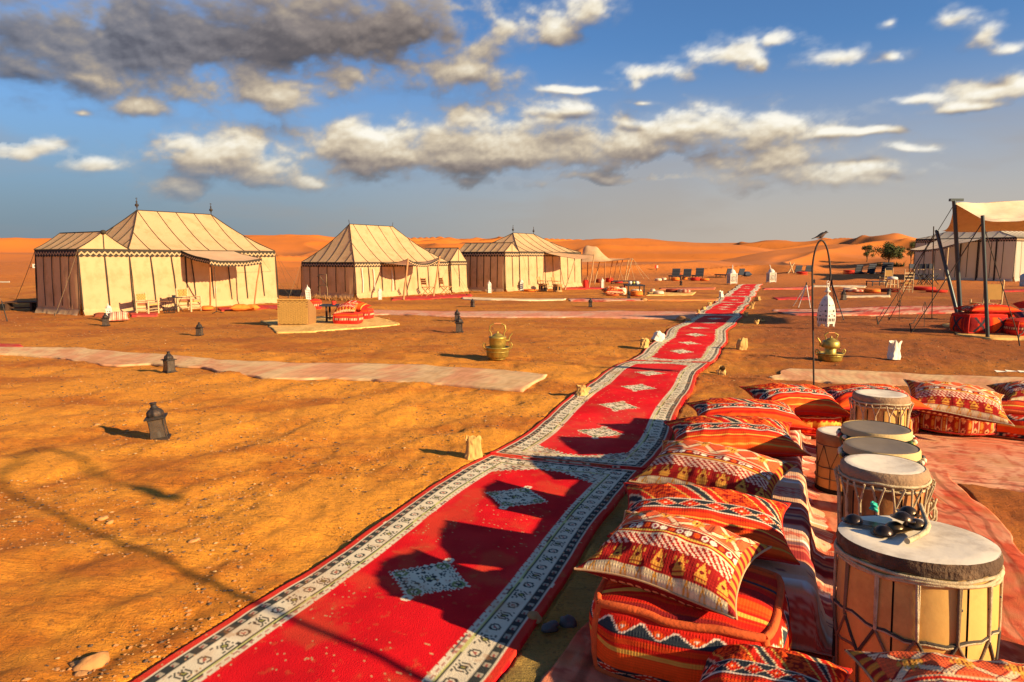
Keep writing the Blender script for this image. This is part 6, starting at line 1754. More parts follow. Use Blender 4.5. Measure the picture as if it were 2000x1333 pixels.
for dx, dy in ((-.10, .0), (.08, .03), (.24, -.01)):
    m.add([(dx - .09, dy - .04, .012), (dx + .08, dy - .05, .02), (dx + .10, dy + .04, .012), (dx - .07, dy + .05, .03)], [(0, 1, 2, 3)])
m.build('scrap', PAPER, sc)
# ------------------------------------------------------------------ chairs and tables before the tents
def armchair(label, px, py, hpx, rz):
    b = at(px, py); s = hpx * b.y / FPX / .80
    root = thing('wooden_armchair', label, 'armchair', b, rz); root.scale = (s,) * 3
    for x, y, h in ((-.27, -.25, .52), (.27, -.25, .52), (-.27, .25, .80), (.27, .25, .80)):
        m = MB(); m.tube([(x, y, 0), (x * 1.0, y * (1.02 if y < 0 else 1.12), h - .04)], .032, 8); m.lathe([(.032, 0), (.036, .02), (.02, .045), (0, .05)], 8, (x, y * (1.02 if y < 0 else 1.12), h - .05)); m.build('leg', WOOD_L, root)
    for z in (.10, .20):
        for a, c in (((-.27, -.25), (.27, -.25)), ((-.27, .25), (.27, .25)), ((-.27, -.25), (-.27, .25)), ((.27, -.25), (.27, .25))):
            m = MB(); m.tube([(a[0], a[1], z + .02 * (a[0] == c[0])), (c[0], c[1], z + .02 * (a[0] == c[0]))], .014, 6); m.build('stretcher', WOOD_L, root)
    m = MB(); m.box((0, 0, .345), (.52, .48, .05)); m.build('seat', STRAW, root)
    m = MB(); m.box((0, 0, .39), (.50, .46, .05)); m.build('seat_cushion', pmat('pink_cushion', (.60, .24, .13), .9), root)
    for sx in (-1, 1):
        m = MB(); m.box((sx * .27, 0, .485), (.05, .50, .03)); m.build('armrest', WOOD_L, root)
    for k in range(7):
        for j in range(4):
            m = MB(); m.box((-.21 + .07 * k, .268 + .004 * ((k + j) % 2), .555 + .052 * j), (.066, .022, .048)); m.build('woven_strand', STRAW, root)
    m = MB(); m.box((0, .266, .635), (.50, .012, .23)); m.build('backrest', pmat('dark_straw', (.30, .17, .05), .9), root)
    return root
uT = ang_of(T1u)
armchair('wooden armchair with a woven back, left one of two at the left tent', 289, 613, 41, uT + .35)
armchair('wooden armchair with a woven back, right one of two under the awning edge', 371, 608, 45, uT + .35)
def wire_table(label, px, py, hpx, r, top_mat=IRON):
    b = at(px, py); h = hpx * b.y / FPX; root = thing('wire_table', label, 'table', b, .4)
    m = MB(); m.lathe([(0, h - .012), (r, h - .012), (r, h), (0, h)], 24); m.build('table_top', top_mat, root)
    for k in range(4):
        a = k * PI / 2 + .3; m = MB(); m.tube([(r * .85 * math.cos(a), r * .85 * math.sin(a), h - .01), (r * .35 * math.cos(a), r * .35 * math.sin(a), h * .45), (r * .95 * math.cos(a), r * .95 * math.sin(a), 0)], .008, 5); m.build('leg', IRON, root)
    m = MB(); m.tube([(r * .42 * math.cos(a), r * .42 * math.sin(a), h * .4) for a in np.linspace(0, 2 * PI, 13)], .006, 4); m.build('brace', IRON, root)
    return root, b, h
wt, wb, wh = wire_table('thin black wire table between the two armchairs', 343, 611, 30, .24)
cp = thing('small_box', 'tiny dark box on the wire table', 'box', wb + Vector((-.03, 0, wh + .001))); m = MB(); m.box((0, 0, .03), (.09, .07, .055)); m.build('carton', NAVY, cp); m = MB(); m.box((0, 0, .062), (.095, .075, .008)); m.build('lid', IRON, cp)
wire_table('lower wooden topped wire table beside the left armchair', 322, 609, 20, .22, WOOD)
tr = thing('wire_basket', 'low dark wire basket under the wire table', 'basket', at(331, 612))
m = MB()
for z, r_ in ((.0, .16), (.09, .18)): m.tube([(r_ * math.cos(a), r_ * math.sin(a), z + .01) for a in np.linspace(0, 2 * PI, 17)], .007, 4)
for k in range(12): a = k * PI / 6; m.tube([(.16 * math.cos(a), .16 * math.sin(a), .01), (.18 * math.cos(a), .18 * math.sin(a), .10)], .005, 4)
m.build('basket_wire', IRON, tr)
tp = at(423, 612); st = thing('candle_stand', 'thin dark metal stand with a splayed foot below the awning corner', 'stand', tp)
m = MB(); m.tube([(0, 0, .03), (0, 0, 1.45)], .009, 5); m.build('rod', IRON, st)
for k in range(3):
    a = k * 2.09 + .3; m = MB(); m.tube([(0, 0, .06), (.20 * math.cos(a), .20 * math.sin(a), .0)], .012, 5); m.build('foot', IRON, st)
m = MB(); m.tube([(.03 * math.cos(a), 0, .75 + .12 * math.sin(a)) for a in np.linspace(0, 2 * PI, 13)], .005, 4); m.build('wire_loop', PAPER, st)
pO, pR, pW, pB, pS = pat_plain((.70, .20, .03)), pat_plain((.52, .035, .02)), pat_plain((.70, .60, .42)), pat_plain((.20, .05, .025)), pat_plain((.62, .45, .30), (.28, .08, .05), 9)
def far_pouf(label, px, py, wpx, hpx, fn, **kw):
    b = at(px, py); s = b.y / FPX; b.y += wpx * s * .35; b.x *= (b.y / (b.y - wpx * s * .35))
    return round_pouf(label, b, wpx * s / 2 * 1.03, hpx * s * .93, fn, 28, name='round_pouf', **kw)
far_pouf('low orange pouf beside the right armchair', 404, 607, 24, 10, pO)
pillow('orange round pillow lying before the left tent door', at(470, 602, .08), .62, .42, .20, .3, (0, 0), pO, 24, 21, ORANGEC)
pillow('second smaller orange pillow right of the round one at the tent door', at(482, 602, .07) + Vector((.12, .1, 0)), .42, .34, .18, -.2, (0, 0), pO, 20, 22, ORANGEC)
pillow('striped red and white cushion leaning behind the white lantern', at(231, 619, .14), .50, .34, .18, .5, (DEG(30), 0), pS, 30, 23)
pillow('dark red cushion on the sand at the foot of the small side tent', at(195, 617, .05), .32, .26, .12, .5, (DEG(20), 0), pB, 16, 24)
# glass lantern in front of the white one
lb = at(207, 637); dup(L0, lb, .2, 'dark lantern with pale glass in front of the leaning white lantern', atY(207, 612, lb.y).z - lb.z)
# bench far left
bb = at(60, 607); bn = thing('low_bench', 'low dark wooden bench left of the small side tent', 'bench', bb, .12)
for k in range(3): m = MB(); m.box((0, -.12 + .12 * k, .28), (1.5, .10, .035)); m.build('slat', pmat('dark_wood', (.07, .035, .02), .8, var=.4), bn)
for x in (-.65, .1, .65): m = MB(); m.box((x, 0, .13), (.06, .32, .27)); m.build('leg', pmat('dark_wood', (.07, .035, .02)), bn)
m = MB(); m.box((0, -.02, .10), (1.3, .04, .05)); m.build('rail', pmat('dark_wood', (.07, .035, .02)), bn)
gt = thing('guy_stake', 'iron stake with a short rope at the far left edge', 'stake', at(14, 628)); m = MB(); m.tube([(0, 0, 0), (-.18, .1, .55)], .015, 5); m.build('rod', IRON, gt); m = MB(); m.tube([(-.18, .1, .55), (-.30, .2, .62), (-.42, .25, .9)], .008, 4); m.build('rope_end', ROPE, gt)
# ---- wicker chair from behind
wc_b = at(573, 637); wc_a = -.05 
wc = thing('wicker_chair', 'boxy wicker armchair seen from behind on the straw mat', 'chair', wc_b + Vector((0, .35, 0)), wc_a)
W_, H_, Dp = .78, .66, .62
R_ = Matrix.Identity(3)
for j in range(20):
    for k in range(13):
        mb = MB(); x = -W_ / 2 + W_ * (k + .5) / 13; z = .05 + (H_ - .07) * (j + .5) / 20; o_ = .010 * ((k + j) % 2)
        mb.box((x, -Dp / 2 - .012 - o_ + .10 * (z / H_) * .3, z), (W_ / 13 * .99, .018, (H_ - .07) / 20 * .88)); mb.build('woven_strand', STRAW, wc)
m = MB(); m.box((0, -Dp / 2 + .02, H_ / 2), (W_, .03, H_ - .03)); m.build('back_panel', pmat('dark_straw', (.30, .17, .05)), wc)
for sx in (-1, 1):
    m = MB(); m.add([(sx * W_ / 2, -Dp / 2, .02), (sx * W_ / 2, Dp / 2, .02), (sx * W_ / 2, Dp / 2, H_ * .62), (sx * W_ / 2, -Dp / 2 + .12, H_), (sx * W_ / 2, -Dp / 2, H_)] + [(sx * (W_ / 2 - .05), -Dp / 2, .02), (sx * (W_ / 2 - .05), Dp / 2, .02), (sx * (W_ / 2 - .05), Dp / 2, H_ * .62), (sx * (W_ / 2 - .05), -Dp / 2 + .12, H_), (sx * (W_ / 2 - .05), -Dp / 2, H_)],
        [(0, 1, 2, 3, 4), (9, 8, 7, 6, 5), (0, 5, 6, 1), (1, 6, 7, 2), (2, 7, 8, 3), (3, 8, 9, 4), (4, 9, 5, 0)]); m.build('side_panel', pmat('brown_wicker', (.26, .13, .045), .9, var=.3, vscale=30, bump=.6, bscale=60), wc)
m = MB(); m.box((0, .05, .30), (W_ - .1, Dp - .1, .10)); m.build('seat', STRAW, wc)
m = MB(); m.tube([(-W_ / 2, -Dp / 2, H_), (W_ / 2, -Dp / 2, H_)], .022, 8); m.build('top_rail', STRAW, wc)
for sx in (-1, 1): m = MB(); m.box((sx * (W_ / 2 - .03), -Dp / 2, .03), (.05, .05, .06)); m.build('leg', DWOOD, wc)
# ---- dark table and red poufs on the mat
tb_ = at(634, 631); dt = thing('dark_table', 'dark wooden table between the wicker chair and the red poufs', 'table', tb_ + Vector((.05, .3, 0)), .1)
m = MB(); m.box((.08, .1, .44), (.62, .70, .03)); m.build('table_top', NAVY, dt)
for x, y in ((-.04, -.18), (.25, -.18), (-.04, .35), (.25, .35)): m = MB(); m.box((x, y, .21), (.05, .05, .43)); m.build('leg', pmat('dark_wood', (.07, .035, .02)), dt)
m = MB(); m.box((.1, -.18, .12), (.3, .03, .04)); m.build('stretcher', pmat('dark_wood', (.07, .035, .02)), dt)
cupb = thing('red_cup', 'small red cup on the dark table', 'cup', tb_ + Vector((.16, .35, .456))); m = MB(); m.lathe([(.045, 0), (.055, .10), (.05, .10), (.042, .01)], 14); m.build('cup_wall', REDC, cupb); m = MB(); m.tube([(.05, 0, .08), (.085, 0, .06), (.05, 0, .03)], .008, 5); m.build('handle', REDC, cupb)
def patR(u, v, k=1): 
    c = np.ones(u.shape + (3,)) * np.array((.56, .03, .018)); c = mixc(c, np.abs(v - .5) < .14, cDRK * 1.2); c = mixc(c, (np.abs(v - .5) < .08) & ((u * 16) % 1 < .5), cCRM * .8); c = mixc(c, np.abs(v - .88) < .05, cORA); return c
pfb = at(674, 635); box_pouf('red box pouf nearest the dark table on the straw mat', pfb + Vector((.02, .28, .014)), .66, .52, .27, -.03, patR, 30, seed=6, top=pR, piping=REDC)
pfb2 = at(699, 625); box_pouf('red box pouf behind the nearer one on the straw mat', pfb2 + Vector((.02, .3, .014)), .60, .5, .26, -.1, patR, 24, seed=7, top=pR, piping=REDC)
pillow('orange patterned pillow on the nearer red pouf', pfb + Vector((-.02, .25, .39)), .62, .42, .22, -.15, (DEG(25), DEG(-8)), pat_kilim, 40, 25)
pillow('orange striped pillow lying behind the patterned one on the red poufs', pfb2 + Vector((-.12, .25, .37)), .70, .46, .18, -.3, (DEG(12), DEG(8)), pat_stripe, 36, 26)
box_pouf('small red and white patterned pouf just right of the wicker chair', at(611, 605) + Vector((0, .3, .0)), .34, .4, .30, .1, patR, 20, seed=8, top=pR, piping=REDC)
# ---- folding chairs, second tent
def slat_chair(label, px, py, hpx, rz, mat=WOOD, name='folding_chair', cat='chair'):
    b = at(px, py); s = hpx * b.y / FPX / .85; root = thing(name, label, cat, b, rz); root.scale = (s,) * 3
    for x in (-.2, .2):
        m = MB(); m.tube([(x, -.24, 0), (x, .20, .42)], .018, 5); m.build('leg', mat, root)
        m = MB(); m.tube([(x, .26, 0), (x, -.18, .42)], .018, 5); m.build('leg', mat, root)
        m = MB(); m.tube([(x, .18, .40), (x, .28, .88)], .018, 5); m.build('back_post', mat, root)
    for k in range(4): m = MB(); m.box((0, -.18 + .12 * k, .43), (.44, .10, .02)); m.build('seat_slat', mat, root)
    for k in range(3): m = MB(); m.box((0, .235 + .02 * k, .60 + .10 * k), (.42, .016, .085)); m.build('back_slat', mat, root)
    m = MB(); m.tube([(-.2, -.24, .06), (.2, -.24, .06)], .012, 5); m.build('stretcher', mat, root)
    return root
TC = pmat('tan_wood', (.40, .22, .08), .8, var=.3)
slat_chair('folding wooden chair left of the right awning pole of the middle tent', 836, 579, 35, uT + 1.3, TC)
slat_chair('folding wooden chair right of the right awning pole of the middle tent', 871, 577, 34, uT + 1.1, TC)
# metal frame against the shaded wall
fb_ = at(632, 583); fm = thing('pipe_rack', 'rusty metal pipe rack leaning on the shaded end wall of the middle tent', 'rack', fb_ + Vector((0, -.05, 0)), -.5)
mt = pmat('rusty_metal', (.26, .18, .10), .7, metal=.3)
for pts in ([(-.2, 0, .55), (-.2, .0, 1.0), (.22, 0, 1.02), (.22, 0, .55), (-.2, 0, .55)], [(-.2, 0, .98), (.2, 0, .58)], [(-.3, 0, .92), (-.12, 0, 1.0)], [(-.3, 0, .45), (-.18, 0, .6)], [(-.18, 0, .56), (-.18, 0, 0)], [(.2, 0, .56), (.25, 0, .4), (.24, 0, 0)]):
    m = MB(); m.tube(pts, .02, 5); m.build('tube', mt, fm)
# ---- barrel chairs at the third tent
def tub_table(label, px, py, hpx, rz):
    b = at(px, py); s = hpx * b.y / FPX / .80; root = thing('carved_chair', label, 'chair', b, rz); root.scale = (s,) * 3
    m = MB(); m.lathe([(.26, 0), (.27, .04), (.255, .06), (.26, .36), (.30, .40), (.29, .43), (0, .43)], 8, rot=.39); m.build('seat', TC, root)
    for k in range(8): a = k * PI / 4; m = MB(); M = Matrix.Rotation(a, 3, 'Z'); m.box(M @ Vector((.238, 0, .20)), (.02, .10, .20), M=M); m.build('opening_patch', DARK_FILL, root)  # solid dark blocks whose colour stands for shade in the seat openings
    for sx in (-1, 1): m = MB(); m.tube([(sx * .22, .2, .4), (sx * .28, .3, .82)], .025, 6); m.build('back_post', TC, root)
    for z in (.56, .66, .76): m = MB(); m.box((0, .26 + (z - .6) * .2, z), (.52, .02, .07)); m.build('back_slat', TC, root)
    for sx in (-1, 1): m = MB(); m.tube([(sx * .24, .25, .6), (sx * .27, -.1, .58), (sx * .25, -.12, .4)], .018, 5); m.build('armrest', TC, root)
    return root
tub_table('carved wooden chair with a flared back, left one of a pair at the third tent', 1060.5, 569, 27, uT + .2)
tub_table('carved wooden chair with a flared back, right one of a pair at the third tent', 1089, 570.5, 28, uT + .2)
far_pouf('flat orange cushion on the sand left of the carved chairs', 1035, 570, 24, 5, pO)
wire_table('thin wire table between the two carved chairs', 1075, 567, 18, .28)
# ---- things under the shade canopy
jb = at(1144, 563); jg = thing('red_jug', 'red metal drum shaped jug beside the canopy pole', 'jug', jb); m = MB(); m.lathe([(.15, 0), (.16, .05), (.16, .40), (.12, .46), (.07, .48)], 18); m.build('body', REDC, jg); m = MB(); m.tube([(-.08, 0, .47), (-.06, 0, .58), (.06, 0, .58), (.08, 0, .47)], .015, 5); m.build('handle', IRON, jg)
for i, (x, y, w_, h_, f_, lab) in enumerate(((1190, 552, 14, 10, pR, 'dark red cushion deep under the shade canopy'), (1170, 553, 12, 9, pB, 'brown cushion at the left under the shade canopy'), (1208, 554, 16, 6, pR, 'flat red mat roll under the right of the shade canopy'))):
    far_pouf(lab, x, y, w_, h_, f_)
def low_table(label, px0, px1, py, hpx, depth=.6, legr=.03, top=NAVY, rz=0, name='low_table'):
    b = at((px0 + px1) / 2, py); w_ = (px1 - px0) * b.y / FPX; h = hpx * b.y / FPX
    root = thing(name, label, 'table', b + Vector((0, depth / 2, 0)), rz)
    m = MB(); m.box((0, 0, h - .03), (w_, depth, .05)); m.build('table_top', top, root)
    for x in (-1, 1):
        for y in (-1, 1): m = MB(); m.box((x * (w_ / 2 - .05), y * (depth / 2 - .04), h / 2 - .03), (.05, .05, h - .06)); m.build('leg', IRON, root)
    m = MB(); m.box((0, -depth / 2 + .04, h * .30), (w_ - .12, .03, .03)); m.build('stretcher', IRON, root)
    return root, b, h
lt, ltb, lth = low_table('low black metal table over the orange pouf, left of the runner', 1225, 1260, 577, 20, 1.2)
for i, (x, mt_) in enumerate(((1231, WHITE), (1237, BRASS), (1244, WHITE))):
    q = thing('tea_pot' if i == 1 else 'tea_glass', ['white bowl at the left end of the low black table', 'brass teapot on the low black table', 'white cup at the right on the low black table'][i], ['bowl', 'teapot', 'cup'][i], Vector((atY(x, 560, ltb.y + .5).x, ltb.y + .5, lth + .0)))
    m = MB(); m.lathe([(.06, 0), (.10, .05), (.09, .12), (.04, .15)], 12); m.build('body', mt_, q); m = MB(); m.tube([(.09, 0, .11), (.15, 0, .10), (.10, 0, .04)], .012, 5); m.build('handle', mt_, q)
low_table('thin low table farther back under the shade canopy edge', 1196, 1246, 556, 7, .8)
FARP = [(1243, 579.5, 24, 12, pO, 'orange pouf under the low black table'), (1243, 571, 20, 6, pW, 'beige pouf behind the orange one under the table'), (1216, 577, 14, 16, pW, 'tall pale pouf left of the low black table'),
 (1216, 567, 14, 8, pB, 'dark brown pouf behind the pale one left of the table'), (1196, 578.5, 24, 7, pO, 'flat orange pouf under the patterned pillow by the low table'),
 (1286, 576, 20, 8, pW, 'white pouf at the front left of the round straw mat'), (1275, 572, 9, 8, pW, 'small white pouf behind the front white one on the mat'),
 (1312, 572, 23, 8, pB, 'dark red brown pouf in the middle of the round straw mat'), (1336, 573, 25, 8.5, pS, 'striped pink and brown pouf at the right of the mat'),
 (1285.5, 549.5, 13, 6, pW, 'white pouf, left one of two near the sun loungers'), (1296.5, 548.5, 10, 6, pW, 'white pouf, right one of two near the sun loungers'),
 (1319, 549, 16, 8, pO, 'orange pouf before the left lounger'), (1337, 547, 10, 6, pO, 'small orange pouf before the middle lounger'), (1358, 549, 18, 7.5, pR, 'red pouf before the third lounger'), (1376, 549, 17, 6, pO, 'flat tan orange pouf right of the red one'),
 (1666, 571, 36, 6, pS, 'long blue and white striped cushion beneath the folded blankets'), (1660, 567, 24, 5, pW, 'white cushion on the long striped cushion'), (1703.5, 572.5, 29, 8.5, pO, 'broad orange pouf right of the striped cushion'), (1739, 571, 36, 7.5, pB, 'broad brown pouf under the white stool'),
 (1804, 568, 40, 8, pR, 'flat red cushion beneath the thin pole, left of the canopy'), (1829, 572, 36, 6, pR, 'flat darker red cushion just right of the other flat red one')]
for a in FARP: far_pouf(a[5], *a[:5])
pillow('zigzag patterned pillow on the flat orange pouf', at(1197, 569, .35), .85, .6, .28, .2, (DEG(10), 0), pat_kilim, 24, 27)
stt, sb_, sh_ = low_table('small red metal table before the left lounger', 1320, 1331, 548, 13, .5, top=REDC)
# red pouf stacks
for n_s, (px, py, wpx, lab) in enumerate(((1568.5, 543.5, 23, 'of the red stack beside the crossed poles'), (1661, 540.5, 23, 'of the red stack beside the right loungers'))):
    b = at(px, py); s = b.y / FPX
    for k in range(3):
        round_pouf(('bottom', 'middle', 'top')[k] + ' red cushion ' + lab, b + Vector((.02 * k, .4, k * 4.2 * s)), wpx * s / 2 * (1 - .05 * k), 4.1 * s, pR, 24, seed=k)
# loungers
def lounger(label, px, py, wpx, hpx, rz, mat=NAVY):
    b = at(px, py); s = wpx * b.y / FPX; h = hpx * b.y / FPX
    root = thing('sun_lounger', label, 'lounger', b, rz); root['g'] = 1
    m = MB(); m.box((0, .45, .32), (s * .96, 1.3, .09)); m.build('seat', mat, root)
    nsl = 5
    R = Matrix.Rotation(DEG(-14), 3, 'X')
    for k in range(nsl): m = MB(); z = .34 + (h - .34) * (k + .5) / nsl; m.box((0, -.20 - (z - .34) * .28, z), (s, .05, (h - .34) / nsl * .97), M=R); m.build('back_slat', mat, root)
    for x in (-1, 1):
        for y in (-.1, .95): m = MB(); m.box((x * s * .42, y, .14), (.05, .05, .28)); m.build('leg', IRON, root)
    return root
LG = [(1318.5, 548, 15, 23, .0, 'blue black lounger, leftmost one of the three behind the orange poufs'), (1340.5, 547.5, 15, 22, 0, 'black lounger, middle one of the three behind the orange poufs'), (1364.5, 547, 15.5, 23, 0, 'black lounger, rightmost one of the three behind the orange poufs'),
 (1419, 545, 13, 20, .5, 'black lounger left of the first white square lantern'), (1443, 544, 16, 19, .6, 'black lounger right of the first white square lantern'),
 (1554, 541, 16, 22, .4, 'black lounger nearest the crossed poles'), (1575, 541, 16, 22, .3, 'black lounger just left of the hook pole'),
 (1672, 540, 16, 22, .3, 'black lounger right of the second red stack'), (1697, 540, 18, 24, .3, 'dark blue lounger below the small round tree'), (1729, 540, 20, 27, -.1, 'blue lounger below the big bush')]
for a in LG: lounger(a[5], *a[:5])
for i, (x, y, w_, lab) in enumerate(((1462, 543, 16, 'dark bundle of cloth on the lounger right of the white square lantern'), (1591, 539, 10, 'dark bundle just right of the hook pole'), (1686, 540, 10, 'dark bundle between the two loungers at the tree'), (1709, 540, 10, 'dark bundle right of the dark blue lounger'))):
    b = at(x, y); s = b.y / FPX * w_; pillow(lab, b + Vector((0, .5, .28)), s, s * .8, s * .55, .3, (0, 0), pat_plain((.05, .06, .085)), 20, 30 + i, NAVY, name='cloth_bundle', cat='bundle')
cpb = at(1543, 541); cpn = thing('crossed_poles', 'pale wooden poles crossed like a tent frame behind the red stack', 'poles', cpb)
sY = cpb.y
for (x0, y0, x1, y1) in ((1552, 540, 1542, 512), (1536, 540, 1551, 514)):
    m = MB(); m.tube([atY(x0, y0, sY) * 1 - cpb, atY(x1, y1, sY + .3) - cpb], .055, 6); m.build('pole', WOOD_L, cpn)
# low dark table, stool, chairs at right
low_table('low dark table at the right, behind the broad orange pouf', 1703, 1732, 560, 10.5, .8)
def ladder_chair(label, px, py, hpx, wpx, rz, back='straw', top=1.0, seat=True):
    b = at(px, py); s = b.y / FPX; h, w_ = hpx * s, wpx * s
    root = thing('ladder_chair', label, 'chair', b, rz)
    for x in (-1, 1):
        m = MB(); m.tube([(x * w_ / 2, 0, 0), (x * w_ / 2, .04, h)], w_ * .045, 7); m.lathe([(w_ * .045, 0), (w_ * .055, .02), (0, .06)], 7, (x * w_ / 2, .04, h - .02)); m.build('back_post', WOOD_L, root)
        m = MB(); m.tube([(x * w_ / 2, -w_ * .9, 0), (x * w_ / 2, -w_ * .9, h * .52)], w_ * .045, 7); m.build('leg', WOOD_L, root)
    for z in (.14, .26): 
        for y in (0, -w_ * .9): m = MB(); m.tube([(-w_ / 2, y, h * z), (w_ / 2, y, h * z)], w_ * .03, 5); m.build('stretcher', WOOD_L, root)
        for x in (-1, 1): m = MB(); m.tube([(x * w_ / 2, 0, h * (z + .04)), (x * w_ / 2, -w_ * .9, h * (z + .04))], w_ * .03, 5); m.build('stretcher', WOOD_L, root)
    m = MB(); m.box((0, -w_ * .45, h * .42), (w_ * .95, w_ * .9, h * .05)); m.build('seat', STRAW, root)
    if back == 'straw':
        for k in range(8):
            for j in range(5):
                m = MB(); m.box((-w_ * .42 + w_ * .12 * k, .02 + .005 * ((k + j) % 2), h * (.58 + .075 * j)), (w_ * .115, .02, h * .07)); m.build('woven_strand', STRAW, root)
        m = MB(); m.box((0, .03, h * .73), (w_ * .96, .012, h * .38)); m.build('back_panel', pmat('dark_straw', (.30, .17, .05)), root)
    else:
        for z in (.58, .72, .86): m = MB(); m.box((0, .03, h * z), (w_, .02, h * .06)); m.build('back_slat', WOOD_L, root)
    return root
ladder_chair('woven backed wooden chair under the dark poled canopy, behind the red cushions', 1934, 628, 79, 37, PI + .05)
ladder_chair('woven backed chair before the blue lounger', 1734, 557, 31, 16, PI + .1)
ladder_chair('tall ladder backed wooden chair left of the flat red cushions', 1773, 572, 44, 17, PI - .1, 'slat')
stb = at(1742, 562); s = stb.y / FPX; stl = thing('white_stool', 'white padded wooden stool in front of the woven backed chair', 'stool', stb)
m = MB(); m.lathe([(0, 15 * s), (9 * s, 15.5 * s), (9.6 * s, 18 * s), (8 * s, 20.5 * s), (0, 21.5 * s)], 24); m.build('cushion', WHITE, stl)
for x, y in ((-1, -1), (1, -1), (1, 1), (-1, 1)): m = MB(); m.tube([(x * 7.5 * s, y * 7 * s, 0), (x * 6.5 * s, y * 6 * s, 15.5 * s)], 1.3 * s, 7); m.build('leg', WOOD_L, stl)
for y in (-1, 1): m = MB(); m.tube([(-7 * s, y * 6.5 * s, 6 * s), (7 * s, y * 6.5 * s, 6 * s)], .8 * s, 5); m.build('stretcher', WOOD_L, stl)
def dir_chair(label, px, py, hpx, rz):
    b = at(px, py); s = hpx * b.y / FPX; root = thing('director_chair', label, 'chair', b, rz); root.scale = (s,) * 3
    for x in (-.22, .22):
        m = MB(); m.tube([(x, -.2, 0), (-x, -.18, .5)], .022, 5); m.build('leg', TAPE, root); m = MB(); m.tube([(x, .2, 0), (-x, .18, .5)], .022, 5); m.build('leg', TAPE, root)
        m = MB(); m.tube([(x, .2, .5), (x, .24, 1.0)], .024, 5); m.build('back_post', TAPE, root)
        m = MB(); m.box((x, 0, .72), (.05, .45, .03)); m.build('armrest', WOOD_L, root)
    m = MB(); m.box((0, 0, .50), (.46, .42, .03)); m.build('seat', NAVY, root); m = MB(); m.box((0, .24, .88), (.46, .025, .22)); m.build('backrest', NAVY, root)
    return root
for x, lab, rz in ((1788, 'leftmost folding director chair in the shade of the big marquee', .5), (1805, 'middle folding director chair beside the marquee', -.3), (1819, 'right folding director chair behind the thin awning pole', .2)):
    dir_chair(lab, x, 556, 40, rz)
# red cushions under the dark canopy
rb = at(1932, 654); box_pouf('big red box pouf with black diamond cross pattern beneath the canopy', rb + Vector((.0, .38, .02)), .95, .62, .42, .05, lambda u, v: mixc(mixc(stripes(u * .7 + 4, 17), (np.abs(np.abs(((u * 1.9) % 1) - .5) * 1.6 - np.abs(v - .5)) < .09), cBLK * 1.5), np.abs(v - .93) < .05, cRED), 44, seed=11, bulge=.07, piping=REDC)
pillow('flat red pillow with a pale stripe on the big red box pouf', atY(1928, 605, rb.y + .36), 1.12, .62, .20, .03, (DEG(3), 0), pat_fire, 44, 40)
box_pouf('dark patterned box pouf behind the big red one at the right', at(1985, 645) + Vector((0, .5, .01)), .6, .55, .42, .2, lambda u, v: mixc(stripes(u * .9 + 6, 19) * .5, np.abs(v - .5) < .2, cBLK * 1.6), 24, seed=12, piping=TAPE)
box_pouf('red box pouf cut by the right edge beneath the canopy', at(2018, 660) + Vector((.15, .4, .02)), .75, .6, .32, -.1, patR, 28, seed=13, top=pR, piping=REDC)
pillow('blue black pillow on the red pouf at the right edge', atY(2012, 620, 15.8), .7, .5, .26, .2, (DEG(40), 0), pat_plain((.04, .06, .11), (.3, .2, .15), 6), 26, 41, NAVY)
pillow('red pillow at the right edge above the blue black one', atY(2020, 600, 16.0), .7, .5, .22, -.2, (DEG(15), 0), pR, 24, 42)
bub = at(2004, 560); bu = thing('water_barrel', 'pale blue plastic water barrel at the right edge', 'barrel', bub); s = bub.y / FPX
m = MB(); m.lathe([(10 * s, 0), (11 * s, 2 * s), (11 * s, 8 * s), (10.6 * s, 9 * s), (11 * s, 10 * s), (11 * s, 21 * s), (8 * s, 24 * s), (5 * s, 25 * s)], 24); m.build('body', pmat('pale_blue_plastic', (.28, .42, .46), .45), bu); m = MB(); m.lathe([(5.5 * s, 24.6 * s), (5.5 * s, 27 * s), (0, 27.2 * s)], 16); m.build('lid', WHITE, bu)
# small far things
sb = on_dune(69, 524); sh = thing('small_hut', 'tiny white hut on the dune left of the side tent', 'hut', sb, .1); m = MB(); m.box((0, 0, .5), (.9, .7, 1.0)); m.build('wall', WHITE, sh); m = MB(); m.box((0, 0, 1.03), (1.0, .8, .07)); m.build('roof', CANVAS_P, sh); m = MB(); m.box((.1, -.36, .5), (.24, .03, .3)); m.build('window', DARK_FILL, sh)
sh.scale = (sb.y / 170,) * 3
sw = on_dune(6, 553); wl_ = thing('low_wall', 'low pale wall at the foot of the dune at the left edge', 'wall', sw, .05)
for k in range(6): m = MB(); m.box((-1.0 + .5 * k, 0, .16 + .02 * (k % 2)), (.49, .3, .36)); m.build('block', CANVAS_W, wl_)
wl_.scale = (sw.y / 190,) * 3
sg = on_dune(1282, 529); sgo = thing('dune_marker', 'small red and white marker board on the dune behind the poufs', 'sign', sg); s = sg.y / FPX
m = MB(); m.tube([(0, 0, 0), (0, 0, 6 * s)], .4 * s, 5); m.build('post', IRON, sgo); m = MB(); m.box((-1.6 * s, 0, 7 * s), (3 * s, .4 * s, 6 * s)); m.build('board', REDC, sgo); m = MB(); m.box((1.8 * s, 0, 7.4 * s), (3 * s, .4 * s, 5 * s)); m.build('board', WHITE, sgo)
